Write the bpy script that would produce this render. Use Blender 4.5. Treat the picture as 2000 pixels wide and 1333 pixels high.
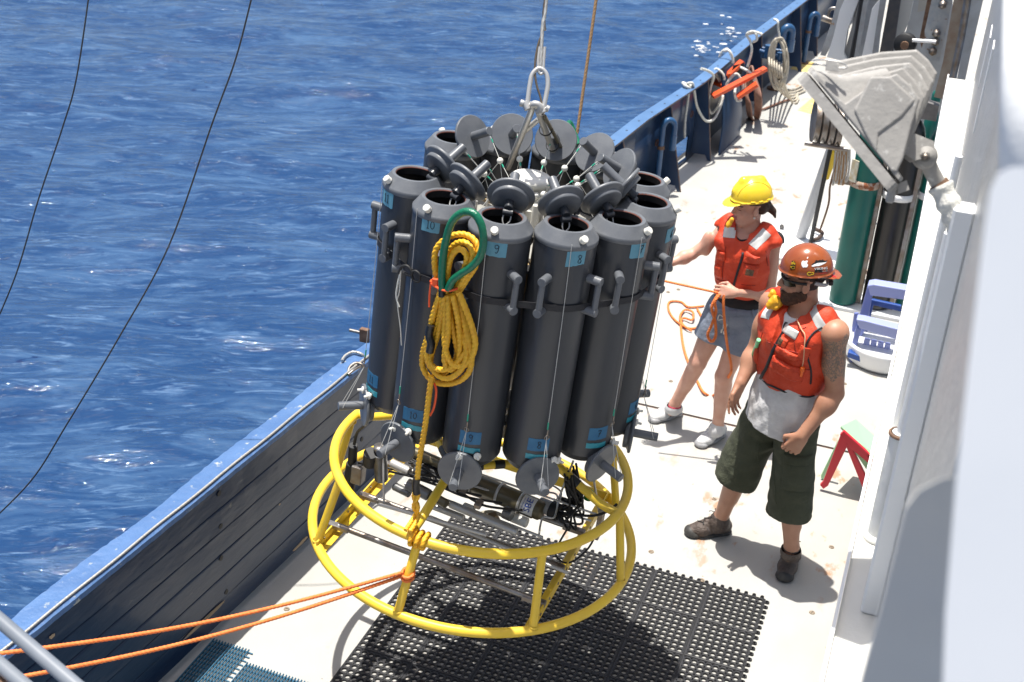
import bpy, bmesh, math, random
import numpy as np
from mathutils import Vector, Matrix
random.seed(4); rng=np.random.default_rng(4)
S=bpy.context.scene; COL=S.collection
for o in list(bpy.data.objects): bpy.data.objects.remove(o)
# ---------------------------------------------------------------- camera
FPX=2419.0; PITCH,ROLL,YAW=0.4863,0.0560,0.3377; CAMH=4.0
def _basis():
    cp,sp=math.cos(PITCH),math.sin(PITCH)
    F=np.array([0,cp,-sp]);U=np.array([0,sp,cp]);R=np.array([1.,0,0])
    k,s=math.cos(ROLL),math.sin(ROLL)
    R2=R*k+U*s;U2=-R*s+U*k
    a=YAW;M=np.array([[math.cos(a),-math.sin(a),0],[math.sin(a),math.cos(a),0],[0,0,1]])
    return M@R2,M@U2,M@F
CR,CU,CF=_basis(); CC=np.array([0,0,CAMH])
cam=bpy.data.cameras.new('camera'); camo=bpy.data.objects.new('camera',cam); COL.objects.link(camo)
camo.matrix_world=Matrix(((CR[0],CU[0],-CF[0],0),(CR[1],CU[1],-CF[1],0),(CR[2],CU[2],-CF[2],CAMH),(0,0,0,1)))
cam.sensor_width=36; cam.lens=FPX/2000*36; cam.clip_start=0.02; cam.clip_end=6000
cam.dof.use_dof=True; cam.dof.focus_distance=4.9; cam.dof.aperture_fstop=5.6
S.camera=camo
# ---------------------------------------------------------------- light
SUN=Vector((0.137,-0.02,-1)).normalized()          # direction the light travels
w=bpy.data.worlds.new('World'); S.world=w; w.use_nodes=True
nt=w.node_tree; bg=nt.nodes['Background']; sky=nt.nodes.new('ShaderNodeTexSky')
sky.sky_type='NISHITA'; sky.sun_disc=False; sky.sun_elevation=math.asin(-SUN.z)
sky.sun_rotation=math.radians(278); sky.air_density=1.2; sky.dust_density=4.0; sky.ozone_density=1.2
nt.links.new(sky.outputs[0],bg.inputs[0]); bg.inputs[1].default_value=0.098
sl=bpy.data.lights.new('sun','SUN'); sl.energy=5.0; sl.angle=math.radians(0.53); sl.color=(1,0.965,0.9)
so=bpy.data.objects.new('sun',sl); COL.objects.link(so); so.rotation_euler=SUN.to_track_quat('-Z','Y').to_euler(); so.location=(0,0,30)
S.view_settings.view_transform='Standard'; S.view_settings.look='None'; S.view_settings.gamma=1; S.view_settings.use_curve_mapping=False
S.view_settings.exposure=0.58
S.render.engine='CYCLES'
# ---------------------------------------------------------------- ray helpers: a point of the place from where it is seen and one known plane
def ray(px,py): return CR*(px-1000)/FPX-CU*(py-666.5)/FPX+CF
def AZ(px,py,z=0.):
    r=ray(px,py);t=(z-CAMH)/r[2];return Vector(CC+t*r)
def AD(px,py,d): return Vector(CC+d*ray(px,py))
def AP(px,py,n,p0):
    r=ray(px,py);n=np.array(n,float);t=((np.array(p0)-CC)@n)/(r@n);return Vector(CC+t*r)
def AX(px,py,x): return AP(px,py,(1,0,0),(x,0,0))
def AY(px,py,y): return AP(px,py,(0,1,0),(0,y,0))
# ---------------------------------------------------------------- materials
MATS={}
def mat(name,col,rough=0.5,metal=0.,var=None,var_scale=6.,bump=0.,bscale=80.,spot=None,spot_scale=10.,spot_amt=0.62,spec=0.5,coat=0.,vstretch=None,edge=None,sss=0.,bump2=None,rvar=0.):
    """procedural principled: var = second colour mixed in by soft noise, spot = third colour in thresholded noise patches"""
    if name in MATS: return MATS[name]
    m=bpy.data.materials.new(name); m.use_nodes=True; t=m.node_tree; N=t.nodes; L=t.links
    b=N['Principled BSDF']; b.inputs['Roughness'].default_value=rough; b.inputs['Metallic'].default_value=metal
    b.inputs['Specular IOR Level'].default_value=spec; b.inputs['Coat Weight'].default_value=coat
    if sss: b.inputs['Subsurface Weight'].default_value=sss; b.inputs['Subsurface Radius'].default_value=(0.012,0.005,0.003); b.inputs['Subsurface Scale'].default_value=1.
    tc=N.new('ShaderNodeTexCoord'); src=tc.outputs['Object']
    if vstretch:
        mp=N.new('ShaderNodeMapping'); mp.inputs['Scale'].default_value=vstretch; L.new(src,mp.inputs[0]); src=mp.outputs[0]
    def noise(s,det=4.,ro=0.55):
        n=N.new('ShaderNodeTexNoise'); n.inputs['Scale'].default_value=s; n.inputs['Detail'].default_value=det; n.inputs['Roughness'].default_value=ro; L.new(src,n.inputs['Vector']); return n.outputs['Fac']
    cur=None
    def rgb(c):
        r=N.new('ShaderNodeRGB'); r.outputs[0].default_value=(*c,1); return r.outputs[0]
    cur=rgb(col)
    if var:
        mx=N.new('ShaderNodeMix'); mx.data_type='RGBA'; rp=N.new('ShaderNodeValToRGB'); rp.color_ramp.elements[0].position=.35; rp.color_ramp.elements[1].position=.68
        nz=noise(var_scale,6.); L.new(nz,rp.inputs[0]); L.new(rp.outputs[0],mx.inputs[0]); L.new(cur,mx.inputs[6]); L.new(rgb(var),mx.inputs[7]); cur=mx.outputs[2]
        if rvar:
            ma=N.new('ShaderNodeMath'); ma.operation='MULTIPLY_ADD'; L.new(rp.outputs[0],ma.inputs[0]); ma.inputs[1].default_value=rvar; ma.inputs[2].default_value=rough; L.new(ma.outputs[0],b.inputs['Roughness'])
    if spot:
        mx=N.new('ShaderNodeMix'); mx.data_type='RGBA'; rp=N.new('ShaderNodeValToRGB'); rp.color_ramp.elements[0].position=spot_amt; rp.color_ramp.elements[1].position=min(.99,spot_amt+.06)
        nz=noise(spot_scale,8.,.6); L.new(nz,rp.inputs[0]); L.new(rp.outputs[0],mx.inputs[0]); L.new(cur,mx.inputs[6]); L.new(rgb(spot),mx.inputs[7]); cur=mx.outputs[2]
    L.new(cur,b.inputs['Base Color'])
    if bump:
        bp=N.new('ShaderNodeBump'); bp.inputs['Strength'].default_value=bump; bp.inputs['Distance'].default_value=0.004
        L.new(noise(bscale,5.,.6),bp.inputs['Height'])
        if bump2:
            b2=N.new('ShaderNodeBump'); b2.inputs['Strength'].default_value=bump2[1]; b2.inputs['Distance'].default_value=0.02
            L.new(noise(bump2[0],3.),b2.inputs['Height']); L.new(b2.outputs[0],bp.inputs['Normal'])
        L.new(bp.outputs[0],b.inputs['Normal'])
    MATS[name]=m; return m
# ---------------------------------------------------------------- objects
def tag(o,label=None,cat=None,group=None,kind=None):
    if label: o['label']=label
    if cat: o['category']=cat
    if group: o['group']=group
    if kind: o['kind']=kind
    return o
def thing(name,label,cat,loc=(0,0,0),group=None,mtx=None):
    o=bpy.data.objects.new(name,None); COL.objects.link(o); o.empty_display_size=.1
    if mtx is not None: o.matrix_world=mtx
    else: o.location=loc
    return tag(o,label,cat,group)
def link(name,me,parent=None,mtx=None):
    o=bpy.data.objects.new(name,me); COL.objects.link(o)
    if parent: o.parent=parent
    if mtx is not None: o.matrix_local=mtx
    return o
def dup(root,loc=None,mtx=None,label=None):
    r=root.copy(); COL.objects.link(r)
    if mtx is not None: r.matrix_world=mtx
    elif loc is not None: r.location=loc
    if label: r['label']=label
    for ch in list(root.children):
        c=ch.copy(); COL.objects.link(c); c.parent=r
        for g in ch.children:
            d=g.copy(); COL.objects.link(d); d.parent=c
    return r
def V(*a): return Vector(a if len(a)>1 else a[0])
def basis_to(d,up=(0,0,1)):
    d=V(d).normalized(); u=V(up)
    if abs(d.dot(u.normalized()))>.98: u=V(1,0,0)
    x=u.cross(d).normalized(); y=d.cross(x)
    return x,y,d
def spline(pts,n=8,closed=False):
    P=[V(p) for p in pts]; out=[]; N=len(P)
    if N<3 and not closed: return P
    rngi=range(N if closed else N-1)
    for i in rngi:
        if closed: a,b,c,d=P[(i-1)%N],P[i],P[(i+1)%N],P[(i+2)%N]
        else: a,b,c,d=P[max(i-1,0)],P[i],P[i+1],P[min(i+2,N-1)]
        for k in range(n):
            t=k/n
            out.append(.5*((2*b)+(c-a)*t+(2*a-5*b+4*c-d)*t*t+(3*b-a-3*c+d)*t**3))
    if not closed: out.append(P[-1])
    return out
class MB:
    def __init__(s): s.v=[];s.f=[];s.m=[];s.sm=[]
    def add(s,vs,fs,mi=0,smooth=False):
        b=len(s.v); s.v+= [tuple(x) for x in vs]; s.f+=[tuple(b+i for i in f) for f in fs]; s.m+=[mi]*len(fs); s.sm+=[smooth]*len(fs); return s
    def box(s,c,size,rot=None,mi=0,bev=0.):
        c=V(c);hx,hy,hz=[q/2 for q in size]
        if bev:
            b=min(bev,hx*.49,hy*.49,hz*.49); vs=[];idx={}
            for sx in(-1,1):
                for sy in(-1,1):
                    for sz in(-1,1):
                        for ax in range(3):
                            p=[sx*hx,sy*hy,sz*hz]
                            for q in range(3):
                                if q!=ax: p[q]-= (sx,sy,sz)[q]*b
                            idx[(sx,sy,sz,ax)]=len(vs); vs.append(V(p))
            fs=[]
            for ax in range(3):
                o=[q for q in range(3) if q!=ax]
                for sg in(-1,1):
                    loop=[]
                    for a,bb in((-1,-1),(1,-1),(1,1),(-1,1)):
                        k=[0,0,0];k[ax]=sg;k[o[0]]=a;k[o[1]]=bb;loop.append(idx[(*k,ax)])
                    fs.append(loop)
            for ax in range(3):
                o=[q for q in range(3) if q!=ax]
                for a in(-1,1):
                    for bb in(-1,1):
                        k0=[0,0,0];k1=[0,0,0];k0[ax]=-1;k1[ax]=1;k0[o[0]]=k1[o[0]]=a;k0[o[1]]=k1[o[1]]=bb
                        fs.append([idx[(*k0,o[0])],idx[(*k1,o[0])],idx[(*k1,o[1])],idx[(*k0,o[1])]])
            for sx in(-1,1):
                for sy in(-1,1):
                    for sz in(-1,1): fs.append([idx[(sx,sy,sz,0)],idx[(sx,sy,sz,1)],idx[(sx,sy,sz,2)]])
        else:
            vs=[V(x*hx,y*hy,z*hz) for x in(-1,1) for y in(-1,1) for z in(-1,1)]
            fs=[(0,1,3,2),(4,6,7,5),(0,4,5,1),(2,3,7,6),(0,2,6,4),(1,5,7,3)]
        if rot is not None: vs=[rot@q for q in vs]
        return s.add([q+c for q in vs],fs,mi)
    def tube(s,pts,r,seg=8,closed=False,caps=True,mi=0,lobes=0,twist=0.,flat=None,up=(0,0,1)):
        P=[V(p) for p in pts];n=len(P); rs=r if hasattr(r,'__len__') else [r]*n
        T=[]
        for i in range(n):
            a=P[(i-1)%n] if (closed or i>0) else P[i]; b=P[(i+1)%n] if (closed or i<n-1) else P[i]
            d=(b-a); T.append(d.normalized() if d.length>1e-9 else V(0,0,1))
        x,y,_=basis_to(T[0],up); vs=[];L=0.
        for i in range(n):
            if i: 
                ax=T[i-1].cross(T[i]); L+=(P[i]-P[i-1]).length
                if ax.length>1e-7:
                    q=Matrix.Rotation(T[i-1].angle(T[i]),3,ax.normalized()); x=q@x
                x=(x-T[i]*x.dot(T[i])).normalized()
            y=T[i].cross(x)
            for k in range(seg):
                a=2*math.pi*k/seg; rr=rs[i]
                if lobes: rr*= .80+.20*abs(math.cos(lobes*.5*(a))); 
                aa=a+twist*L
                cx,sy=math.cos(aa)*rr,math.sin(aa)*rr
                if flat: sy*=flat
                vs.append(P[i]+x*cx+y*sy)
        fs=[]
        for i in range(n if closed else n-1):
            j=(i+1)%n
            for k in range(seg):
                k2=(k+1)%seg; fs.append((i*seg+k,i*seg+k2,j*seg+k2,j*seg+k))
        s.add(vs,fs,mi,True)
        if caps and not closed:
            s.add(vs[:seg],[tuple(reversed(range(seg)))],mi); s.add(vs[-seg:],[tuple(range(seg))],mi)
        return s
    def lathe(s,prof,c=(0,0,0),d=(0,0,1),seg=24,mi=0,smooth=True,a0=0,a1=2*math.pi,up=(0,1,0)):
        """prof = list of (radius, height) along d; repeat a point to keep an edge crisp"""
        x,y,z=basis_to(d,up); c=V(c); full=abs(a1-a0-2*math.pi)<1e-6; ns=seg if full else seg+1; vs=[]
        for r,h in prof:
            for k in range(ns):
                a=a0+(a1-a0)*k/seg; vs.append(c+z*h+(x*math.cos(a)+y*math.sin(a))*r)
        fs=[]
        for i in range(len(prof)-1):
            if prof[i]==prof[i+1]: continue
            for k in range(seg):
                k2=(k+1)%ns; fs.append((i*ns+k,i*ns+k2,(i+1)*ns+k2,(i+1)*ns+k))
        return s.add(vs,fs,mi,smooth)
    def cyl(s,a,b,r,seg=16,mi=0,r2=None,bev=0.):
        a=V(a);b=V(b);h=(b-a).length; r2=r if r2 is None else r2; e=bev
        pr=[(0,0),(r-e,0),(r-e,0),(r,e),(r,e),(r2,h-e),(r2,h-e),(r2-e,h),(r2-e,h),(0,h)] if e else [(0,0),(r,0),(r,0),(r2,h),(r2,h),(0,h)]
        return s.lathe(pr,a,b-a,seg,mi)
    def prism(s,poly,h,origin=(0,0,0),X=(1,0,0),Y=(0,1,0),mi=0,z0=0.):
        """polygon in X,Y plane extruded by h along X x Y"""
        X=V(X);Y=V(Y);Z=X.cross(Y).normalized();O=V(origin);n=len(poly)
        a=[O+X*p[0]+Y*p[1]+Z*z0 for p in poly];b=[q+Z*h for q in a]
        s.add(a,[tuple(reversed(range(n)))],mi);s.add(b,[tuple(range(n))],mi)
        s.add(a+b,[(i,(i+1)%n,n+(i+1)%n,n+i) for i in range(n)],mi);return s
    def quad(s,a,b,c,d,mi=0): return s.add([V(a),V(b),V(c),V(d)],[(0,1,2,3)],mi)
    def mesh(s,name,mats):
        me=bpy.data.meshes.new(name); me.from_pydata(s.v,[],s.f)
        for m in (mats if isinstance(mats,(list,tuple)) else [mats]): me.materials.append(m)
        me.polygons.foreach_set('material_index',s.m); me.polygons.foreach_set('use_smooth',s.sm); me.update()
        bm=bmesh.new(); bm.from_mesh(me); bmesh.ops.recalc_face_normals(bm,faces=bm.faces); bm.to_mesh(me); bm.free()
        return me
    def build(s,name,mats,parent=None,mtx=None): return link(name,s.mesh(name,mats),parent,mtx)
def rope(path,r,name,m,parent=None,pitch=None,seg=12,step=None,closed=False):
    """laid three-strand rope as real twisted geometry"""
    step=step or r*.55; P=[V(p) for p in path]; out=[P[0]]; acc=0.; Q=P+([P[0]] if closed else [])
    for a,b in zip(Q[:-1],Q[1:]):
        d=(b-a).length; t=step-acc
        while t<d: out.append(a.lerp(b,t/d)); t+=step
        acc=(acc+d)%step if d else acc
    mb=MB(); mb.tube(out,r,seg=seg,lobes=3,twist=2*math.pi/((pitch or 7*r)),closed=closed and len(out)>4)
    return mb.build(name,m,parent)
def rot2(a): return Matrix.Rotation(a,4,'Z')
def frame_mtx(o,x,y,z):
    return Matrix(((x[0],y[0],z[0],o[0]),(x[1],y[1],z[1],o[1]),(x[2],y[2],z[2],o[2]),(0,0,0,1)))
# ================================================================ SEA
def water_material():
    m=bpy.data.materials.new('sea_water'); m.use_nodes=True; t=m.node_tree; N=t.nodes;L=t.links; b=N['Principled BSDF']
    b.inputs['Roughness'].default_value=0.03; b.inputs['IOR'].default_value=1.38; b.inputs['Base Color'].default_value=(0.013,0.050,0.140,1)
    b.inputs['Specular IOR Level'].default_value=0.5
    tc=N.new('ShaderNodeTexCoord')
    def bumpn(scale,dist,strength,prev,stretch=(1,1,1),det=3):
        m0=N.new('ShaderNodeMapping'); m0.inputs['Rotation'].default_value=(0,0,-0.40); L.new(tc.outputs['Object'],m0.inputs[0]); mp=N.new('ShaderNodeMapping'); mp.inputs['Scale'].default_value=stretch; L.new(m0.outputs[0],mp.inputs[0])
        n=N.new('ShaderNodeTexNoise'); n.inputs['Scale'].default_value=scale; n.inputs['Detail'].default_value=det; n.inputs['Distortion'].default_value=1.4; L.new(mp.outputs[0],n.inputs['Vector'])
        bp=N.new('ShaderNodeBump'); bp.inputs['Distance'].default_value=dist; bp.inputs['Strength'].default_value=strength; L.new(n.outputs[0],bp.inputs['Height'])
        if prev: L.new(prev,bp.inputs['Normal'])
        return bp.outputs[0]
    a=bumpn(1.9,.042,1,None,(.5,1.7,1)); a=bumpn(5.5,.019,1,a,(.6,1.5,1)); a=bumpn(11,.0065,1,a,(.7,1.3,1))
    L.new(a,b.inputs['Normal'])
    # sky reflections painted into the water colour: pale ragged bands, with darker flecks
    def refl_streak(scale,st,lo,hi,off):
        m0=N.new('ShaderNodeMapping'); m0.inputs['Rotation'].default_value=(0,0,-0.42); m0.inputs['Location'].default_value=(off,off,0); L.new(tc.outputs['Object'],m0.inputs[0]); mp=N.new('ShaderNodeMapping'); mp.inputs['Scale'].default_value=st; L.new(m0.outputs[0],mp.inputs[0])
        n=N.new('ShaderNodeTexNoise'); n.inputs['Scale'].default_value=scale; n.inputs['Detail'].default_value=9; n.inputs['Roughness'].default_value=.68; n.inputs['Distortion'].default_value=1.2; L.new(mp.outputs[0],n.inputs['Vector'])
        r=N.new('ShaderNodeValToRGB'); r.color_ramp.elements[0].position=lo; r.color_ramp.elements[1].position=hi; L.new(n.outputs[0],r.inputs[0]); return r.outputs[0]
    def mixc(f,a_,b_):
        mx=N.new('ShaderNodeMix'); mx.data_type='RGBA'; L.new(f,mx.inputs[0])
        for s_,c in((6,a_),(7,b_)):
            if isinstance(c,tuple): mx.inputs[s_].default_value=(*c,1)
            else: L.new(c,mx.inputs[s_])
        return mx.outputs[2]
    c=mixc(refl_streak(1.5,(.45,1.7,1),.46,.66,3.),(.009,.040,.118),(.042,.095,.195))
    c=mixc(refl_streak(5.5,(.35,1.9,1),.55,.68,7.),c,(.085,.155,.275))
    c=mixc(refl_streak(5.0,(.6,1.5,1),.62,.68,11.),c,(.004,.022,.085))
    L.new(c,b.inputs['Base Color'])
    return m
def wave_grid(x,y):
    Z=np.zeros_like(x);DX=np.zeros_like(x);DY=np.zeros_like(x)
    r=np.random.default_rng(11)
    for i in range(64):
        lam=6.0*(0.35/6.0)**((i/63)**0.75); k=2*np.pi/lam
        th=math.radians(292)+r.normal(0,.50); A=0.0050*lam**1.0*(0.7+.6*r.random())*(.62 if lam>3 else 1)
        ph=r.random()*6.28; a=k*(x*np.cos(th)+y*np.sin(th))+ph
        Z+=A*np.cos(a); q=.45*A; DX-=q*np.cos(th)*np.sin(a); DY-=q*np.sin(th)*np.sin(a)
    return DX,DY,Z
SEA_Z=-2.3
def sea():
    # near field fine, then geometric growth out to the horizon
    def axis(a,b,step,far,sgn_lo=True):
        c=list(np.arange(a,b+step*.5,step)); s=step;h=b;l=a;hi=[];lo=[]
        while h<far: s*=1.16;h+=s;hi.append(h)
        s=step
        while l>-far: s*=1.16;l-=s;lo.append(l)
        return np.array(lo[::-1]+c+hi)
    xs=axis(-24,-2,.085,3200); ys=axis(2,40,.085,3200)
    X,Y=np.meshgrid(xs,ys); DX,DY,Z=wave_grid(X,Y)
    fade=np.clip(1-(np.hypot(X+13,Y-18)-45)/60,0,1); Z=Z*fade; X=X+DX*fade; Y=Y+DY*fade
    nx,ny=len(xs),len(ys); v=np.stack([X,Y,Z+SEA_Z],-1).reshape(-1,3)
    i=np.arange(nx*ny).reshape(ny,nx); f=np.stack([i[:-1,:-1],i[:-1,1:],i[1:,1:],i[1:,:-1]],-1).reshape(-1,4)
    me=bpy.data.meshes.new('sea'); me.vertices.add(len(v)); me.vertices.foreach_set('co',v.ravel()); me.loops.add(f.size); me.loops.foreach_set('vertex_index',f.ravel())
    me.polygons.add(len(f)); me.polygons.foreach_set('loop_start',np.arange(len(f))*4); me.polygons.foreach_set('loop_total',np.full(len(f),4)); me.update(); me.polygons.foreach_set('use_smooth',np.ones(len(f),bool))
    me.materials.append(water_material()); o=link('sea',me); tag(o,kind='structure')
    # small foam scraps where crests have just broken
sea()
def foam():
    mb=MB(); r=random.Random(5)
    for cx,cy,n,sp in ((1385,93,16,20),(1372,97,16,7),(1425,65,14,14),(1410,35,4,12)):
        for k in range(n):
            p=AZ(cx+r.gauss(0,sp),cy+r.gauss(0,sp*.45),SEA_Z+.16); R=r.uniform(.006,.035)*(1 if r.random()<.8 else 1.8)
            ng=r.randint(5,8); mb.prism([(R*r.uniform(.5,1.2)*math.cos(a*6.283/ng)*1.7,R*r.uniform(.5,1.)*math.sin(a*6.283/ng)) for a in range(ng)],.02,p,X=(.93,.35,0),Y=(-.35,.93,0))
    tag(mb.build('sea_foam',mat('foam_white',(.8,.82,.84),.8)),kind='stuff',label='white scraps of foam beside the hull'); 
foam()
# ================================================================ DECK
def deck_material():
    m=bpy.data.materials.new('deck_paint'); m.use_nodes=True; t=m.node_tree;N=t.nodes;L=t.links;b=N['Principled BSDF']
    b.inputs['Roughness'].default_value=.72; tc=N.new('ShaderNodeTexCoord')
    def noise(s,det=5,ro=.6,st=None,off=0):
        mp=N.new('ShaderNodeMapping'); mp.inputs['Location'].default_value=(off,off*.7,0)
        if st: mp.inputs['Scale'].default_value=st
        L.new(tc.outputs['Object'],mp.inputs[0]); n=N.new('ShaderNodeTexNoise'); n.inputs['Scale'].default_value=s; n.inputs['Detail'].default_value=det; n.inputs['Roughness'].default_value=ro; L.new(mp.outputs[0],n.inputs['Vector']); return n.outputs['Fac']
    def ramp(x,a,b2):
        r=N.new('ShaderNodeValToRGB'); r.color_ramp.elements[0].position=a; r.color_ramp.elements[1].position=b2; L.new(x,r.inputs[0]); return r.outputs[0]
    def mix(f,a,b2,k=1.):
        mx=N.new('ShaderNodeMix'); mx.data_type='RGBA'
        if k!=1.:
            mu=N.new('ShaderNodeMath'); mu.operation='MULTIPLY'; L.new(f,mu.inputs[0]); mu.inputs[1].default_value=k; f=mu.outputs[0]
        L.new(f,mx.inputs[0])
        for s,c in((6,a),(7,b2)):
            if isinstance(c,tuple): mx.inputs[s].default_value=(*c,1)
            else: L.new(c,mx.inputs[s])
        return mx.outputs[2]
    def mul(a,b2):
        mu=N.new('ShaderNodeMath'); mu.operation='MULTIPLY'; L.new(a,mu.inputs[0]); L.new(b2,mu.inputs[1]); return mu.outputs[0]
    c=mix(ramp(noise(2.2),.3,.7),(.435,.43,.405),(.375,.37,.345))
    c=mix(ramp(noise(260,2,.7),.42,.62),c,(.26,.25,.235),.45)                 # sand grain in the paint
    c=mix(ramp(noise(1.1,6,.6,(1,.35,1),3.),.55,.72),c,(.46,.36,.24),.42)   # broad rusty bleed running fore and aft
    c=mix(mul(ramp(noise(7,7,.65,(1,.5,1),9.),.575,.65),ramp(noise(.9,2,.5,None,31.),.45,.6)),c,(.34,.15,.045),.72)
    c=mix(ramp(noise(3.4,7,.65,(1,.6,1),61.),.56,.78),c,(.36,.35,.33),.5)                # scuffs and dried salt
    c=mix(ramp(noise(24,6,.6,None,17.),.69,.74),c,(.30,.12,.05),.8)
    c=mix(ramp(noise(38,3,.6,None,47.),.73,.76),c,(.12,.10,.09),.7)
    L.new(c,b.inputs['Base Color'])
    bp=N.new('ShaderNodeBump'); bp.inputs['Distance'].default_value=.0015; bp.inputs['Strength'].default_value=.6; L.new(noise(240,3,.7),bp.inputs['Height']); L.new(bp.outputs[0],b.inputs['Normal'])
    return m
M_deck=deck_material()
SEAM_Y=6.70
def deck():
    # planform: port edge follows the hull and closes in towards the bow; a weather groove runs athwart at SEAM_Y
    edge=[(-2.86,-3),(-2.80,2.0),(-2.68,5.5),(-2.56,8.2),(-2.46,9.6),(-2.22,11.7),(-2.02,14.),(-1.86,16.),(-1.5,20),(-1.0,26)]
    mb=MB()
    def xe(y):
        for (x0,y0),(x1,y1) in zip(edge[:-1],edge[1:]):
            if y0<=y<=y1: return x0+(x1-x0)*(y-y0)/(y1-y0)
    def strip(ya,yb):
        ys=[ya]+[e[1] for e in edge if ya<e[1]<yb]+[yb]; rows=[(xe(y)-.12,y) for y in ys]
        vs=[V(x,y,0) for x,y in rows]+[V(3.,y,0) for x,y in rows]+[V(x,y,-.05) for x,y in rows]+[V(3.,y,-.05) for x,y in rows]; n=len(rows)
        f=[(i,n+i,n+i+1,i+1) for i in range(n-1)]+[(2*n+i,2*n+i+1,3*n+i+1,3*n+i) for i in range(n-1)]+[(i,i+1,2*n+i+1,2*n+i) for i in range(n-1)]
        f+=[(0,2*n,3*n,n),(n-1,2*n-1,4*n-1,3*n-1)]
        mb.add(vs,f)
    strip(-3,SEAM_Y-.012); strip(SEAM_Y+.012,26)
    d=mb.build('deck',M_deck); tag(d,kind='structure')
    g=MB(); g.box((.1,SEAM_Y,-.03),(5.6,.1,.036)); g.build('deck_seam',mat('seam_rust',(.06,.03,.02),.9,var=(.22,.09,.04),var_scale=12,bump=.5,bscale=120),d)
    # edges of the groove: worn rusty lips
    # slotted filler plugs set in the deck
    m=mat('plug_bronze',(.34,.29,.22),.55,.3,var=(.22,.15,.10),var_scale=60)
    pm=MB(); pm.lathe([(0,.003),(.013,.003),(.013,.003),(.015,0)],seg=16)
    pm.box((0,0,.0036),(.024,.003,.0014),mi=1); pmesh=pm.mesh('deck_plug',[m,mat('slot_dark',(.06,.05,.04),.8)])
    for i,(px,py) in enumerate(((1624,1069),(1586,1197),(1371,1134),(1272,1078),(1305,571),(1388,602),(1420,432),(1405,430),(1340,513),(1325,566),(1290,560),(1310,745),(1560,560),(1650,750),(1395,975),(1690,1000),(1655,1240),(560,1190),(1462,345))):
        p=AZ(px,py,0.001); o=link('deck_plug',pmesh,d); o.location=p; o.rotation_euler.z=i*1.3
    # hull side under the deck edge
    hb=MB(); ys=[e for e in edge]
    vs=[];
    for x,y in edge: vs+= [V(x-.125,y,.04),V(x-.10,y,-.6),V(x,y,-2.9)]
    hb.add(vs,[(3*i+k,3*i+k+1,3*i+k+4,3*i+k+3) for i in range(len(edge)-1) for k in (0,1)],smooth=False)
    h=hb.build('hull',mat('hull_blue',(.012,.035,.10),.35,bump=.2,bscale=6)); tag(h,kind='structure')
deck()
M_navy=mat('navy_gloss_paint',(.007,.020,.055),.28,var=(.024,.042,.080),var_scale=4,bump=.55,bscale=26,bump2=(5,.35),coat=.08,spec=.35,vstretch=(1,.35,1),spot=(.13,.13,.13),spot_scale=18,spot_amt=.69,rvar=.14)
M_navy_steel=mat('navy_steel_paint',(.010,.028,.075),.30,var=(.018,.045,.10),var_scale=4,bump=.25,bscale=30,spot=(.16,.07,.03),spot_scale=12,spot_amt=.70)
M_capblue=mat('cap_rail_blue',(.050,.118,.27),.5,var=(.070,.150,.32),var_scale=9,bump=.6,bscale=60,bump2=(20,.4),spot=(.34,.36,.33),spot_scale=20,spot_amt=.63)
M_flangeblue=mat('flange_blue',(.065,.14,.28),.45,var=(.085,.175,.34),var_scale=5,spot=(.30,.12,.05),spot_scale=25,spot_amt=.72)
M_rustedge=mat('rust_edge',(.20,.12,.08),.8,var=(.10,.11,.13),var_scale=30,bump=.5,bscale=120)
M_bare=mat('bare_wood',(.36,.27,.18),.85,bump=.4,bscale=90)
M_wire=mat('galvanised_wire',(.42,.41,.38),.45,.6,var=(.55,.54,.5),var_scale=80)
M_black=mat('matt_black',(.012,.012,.013),.6)
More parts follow.
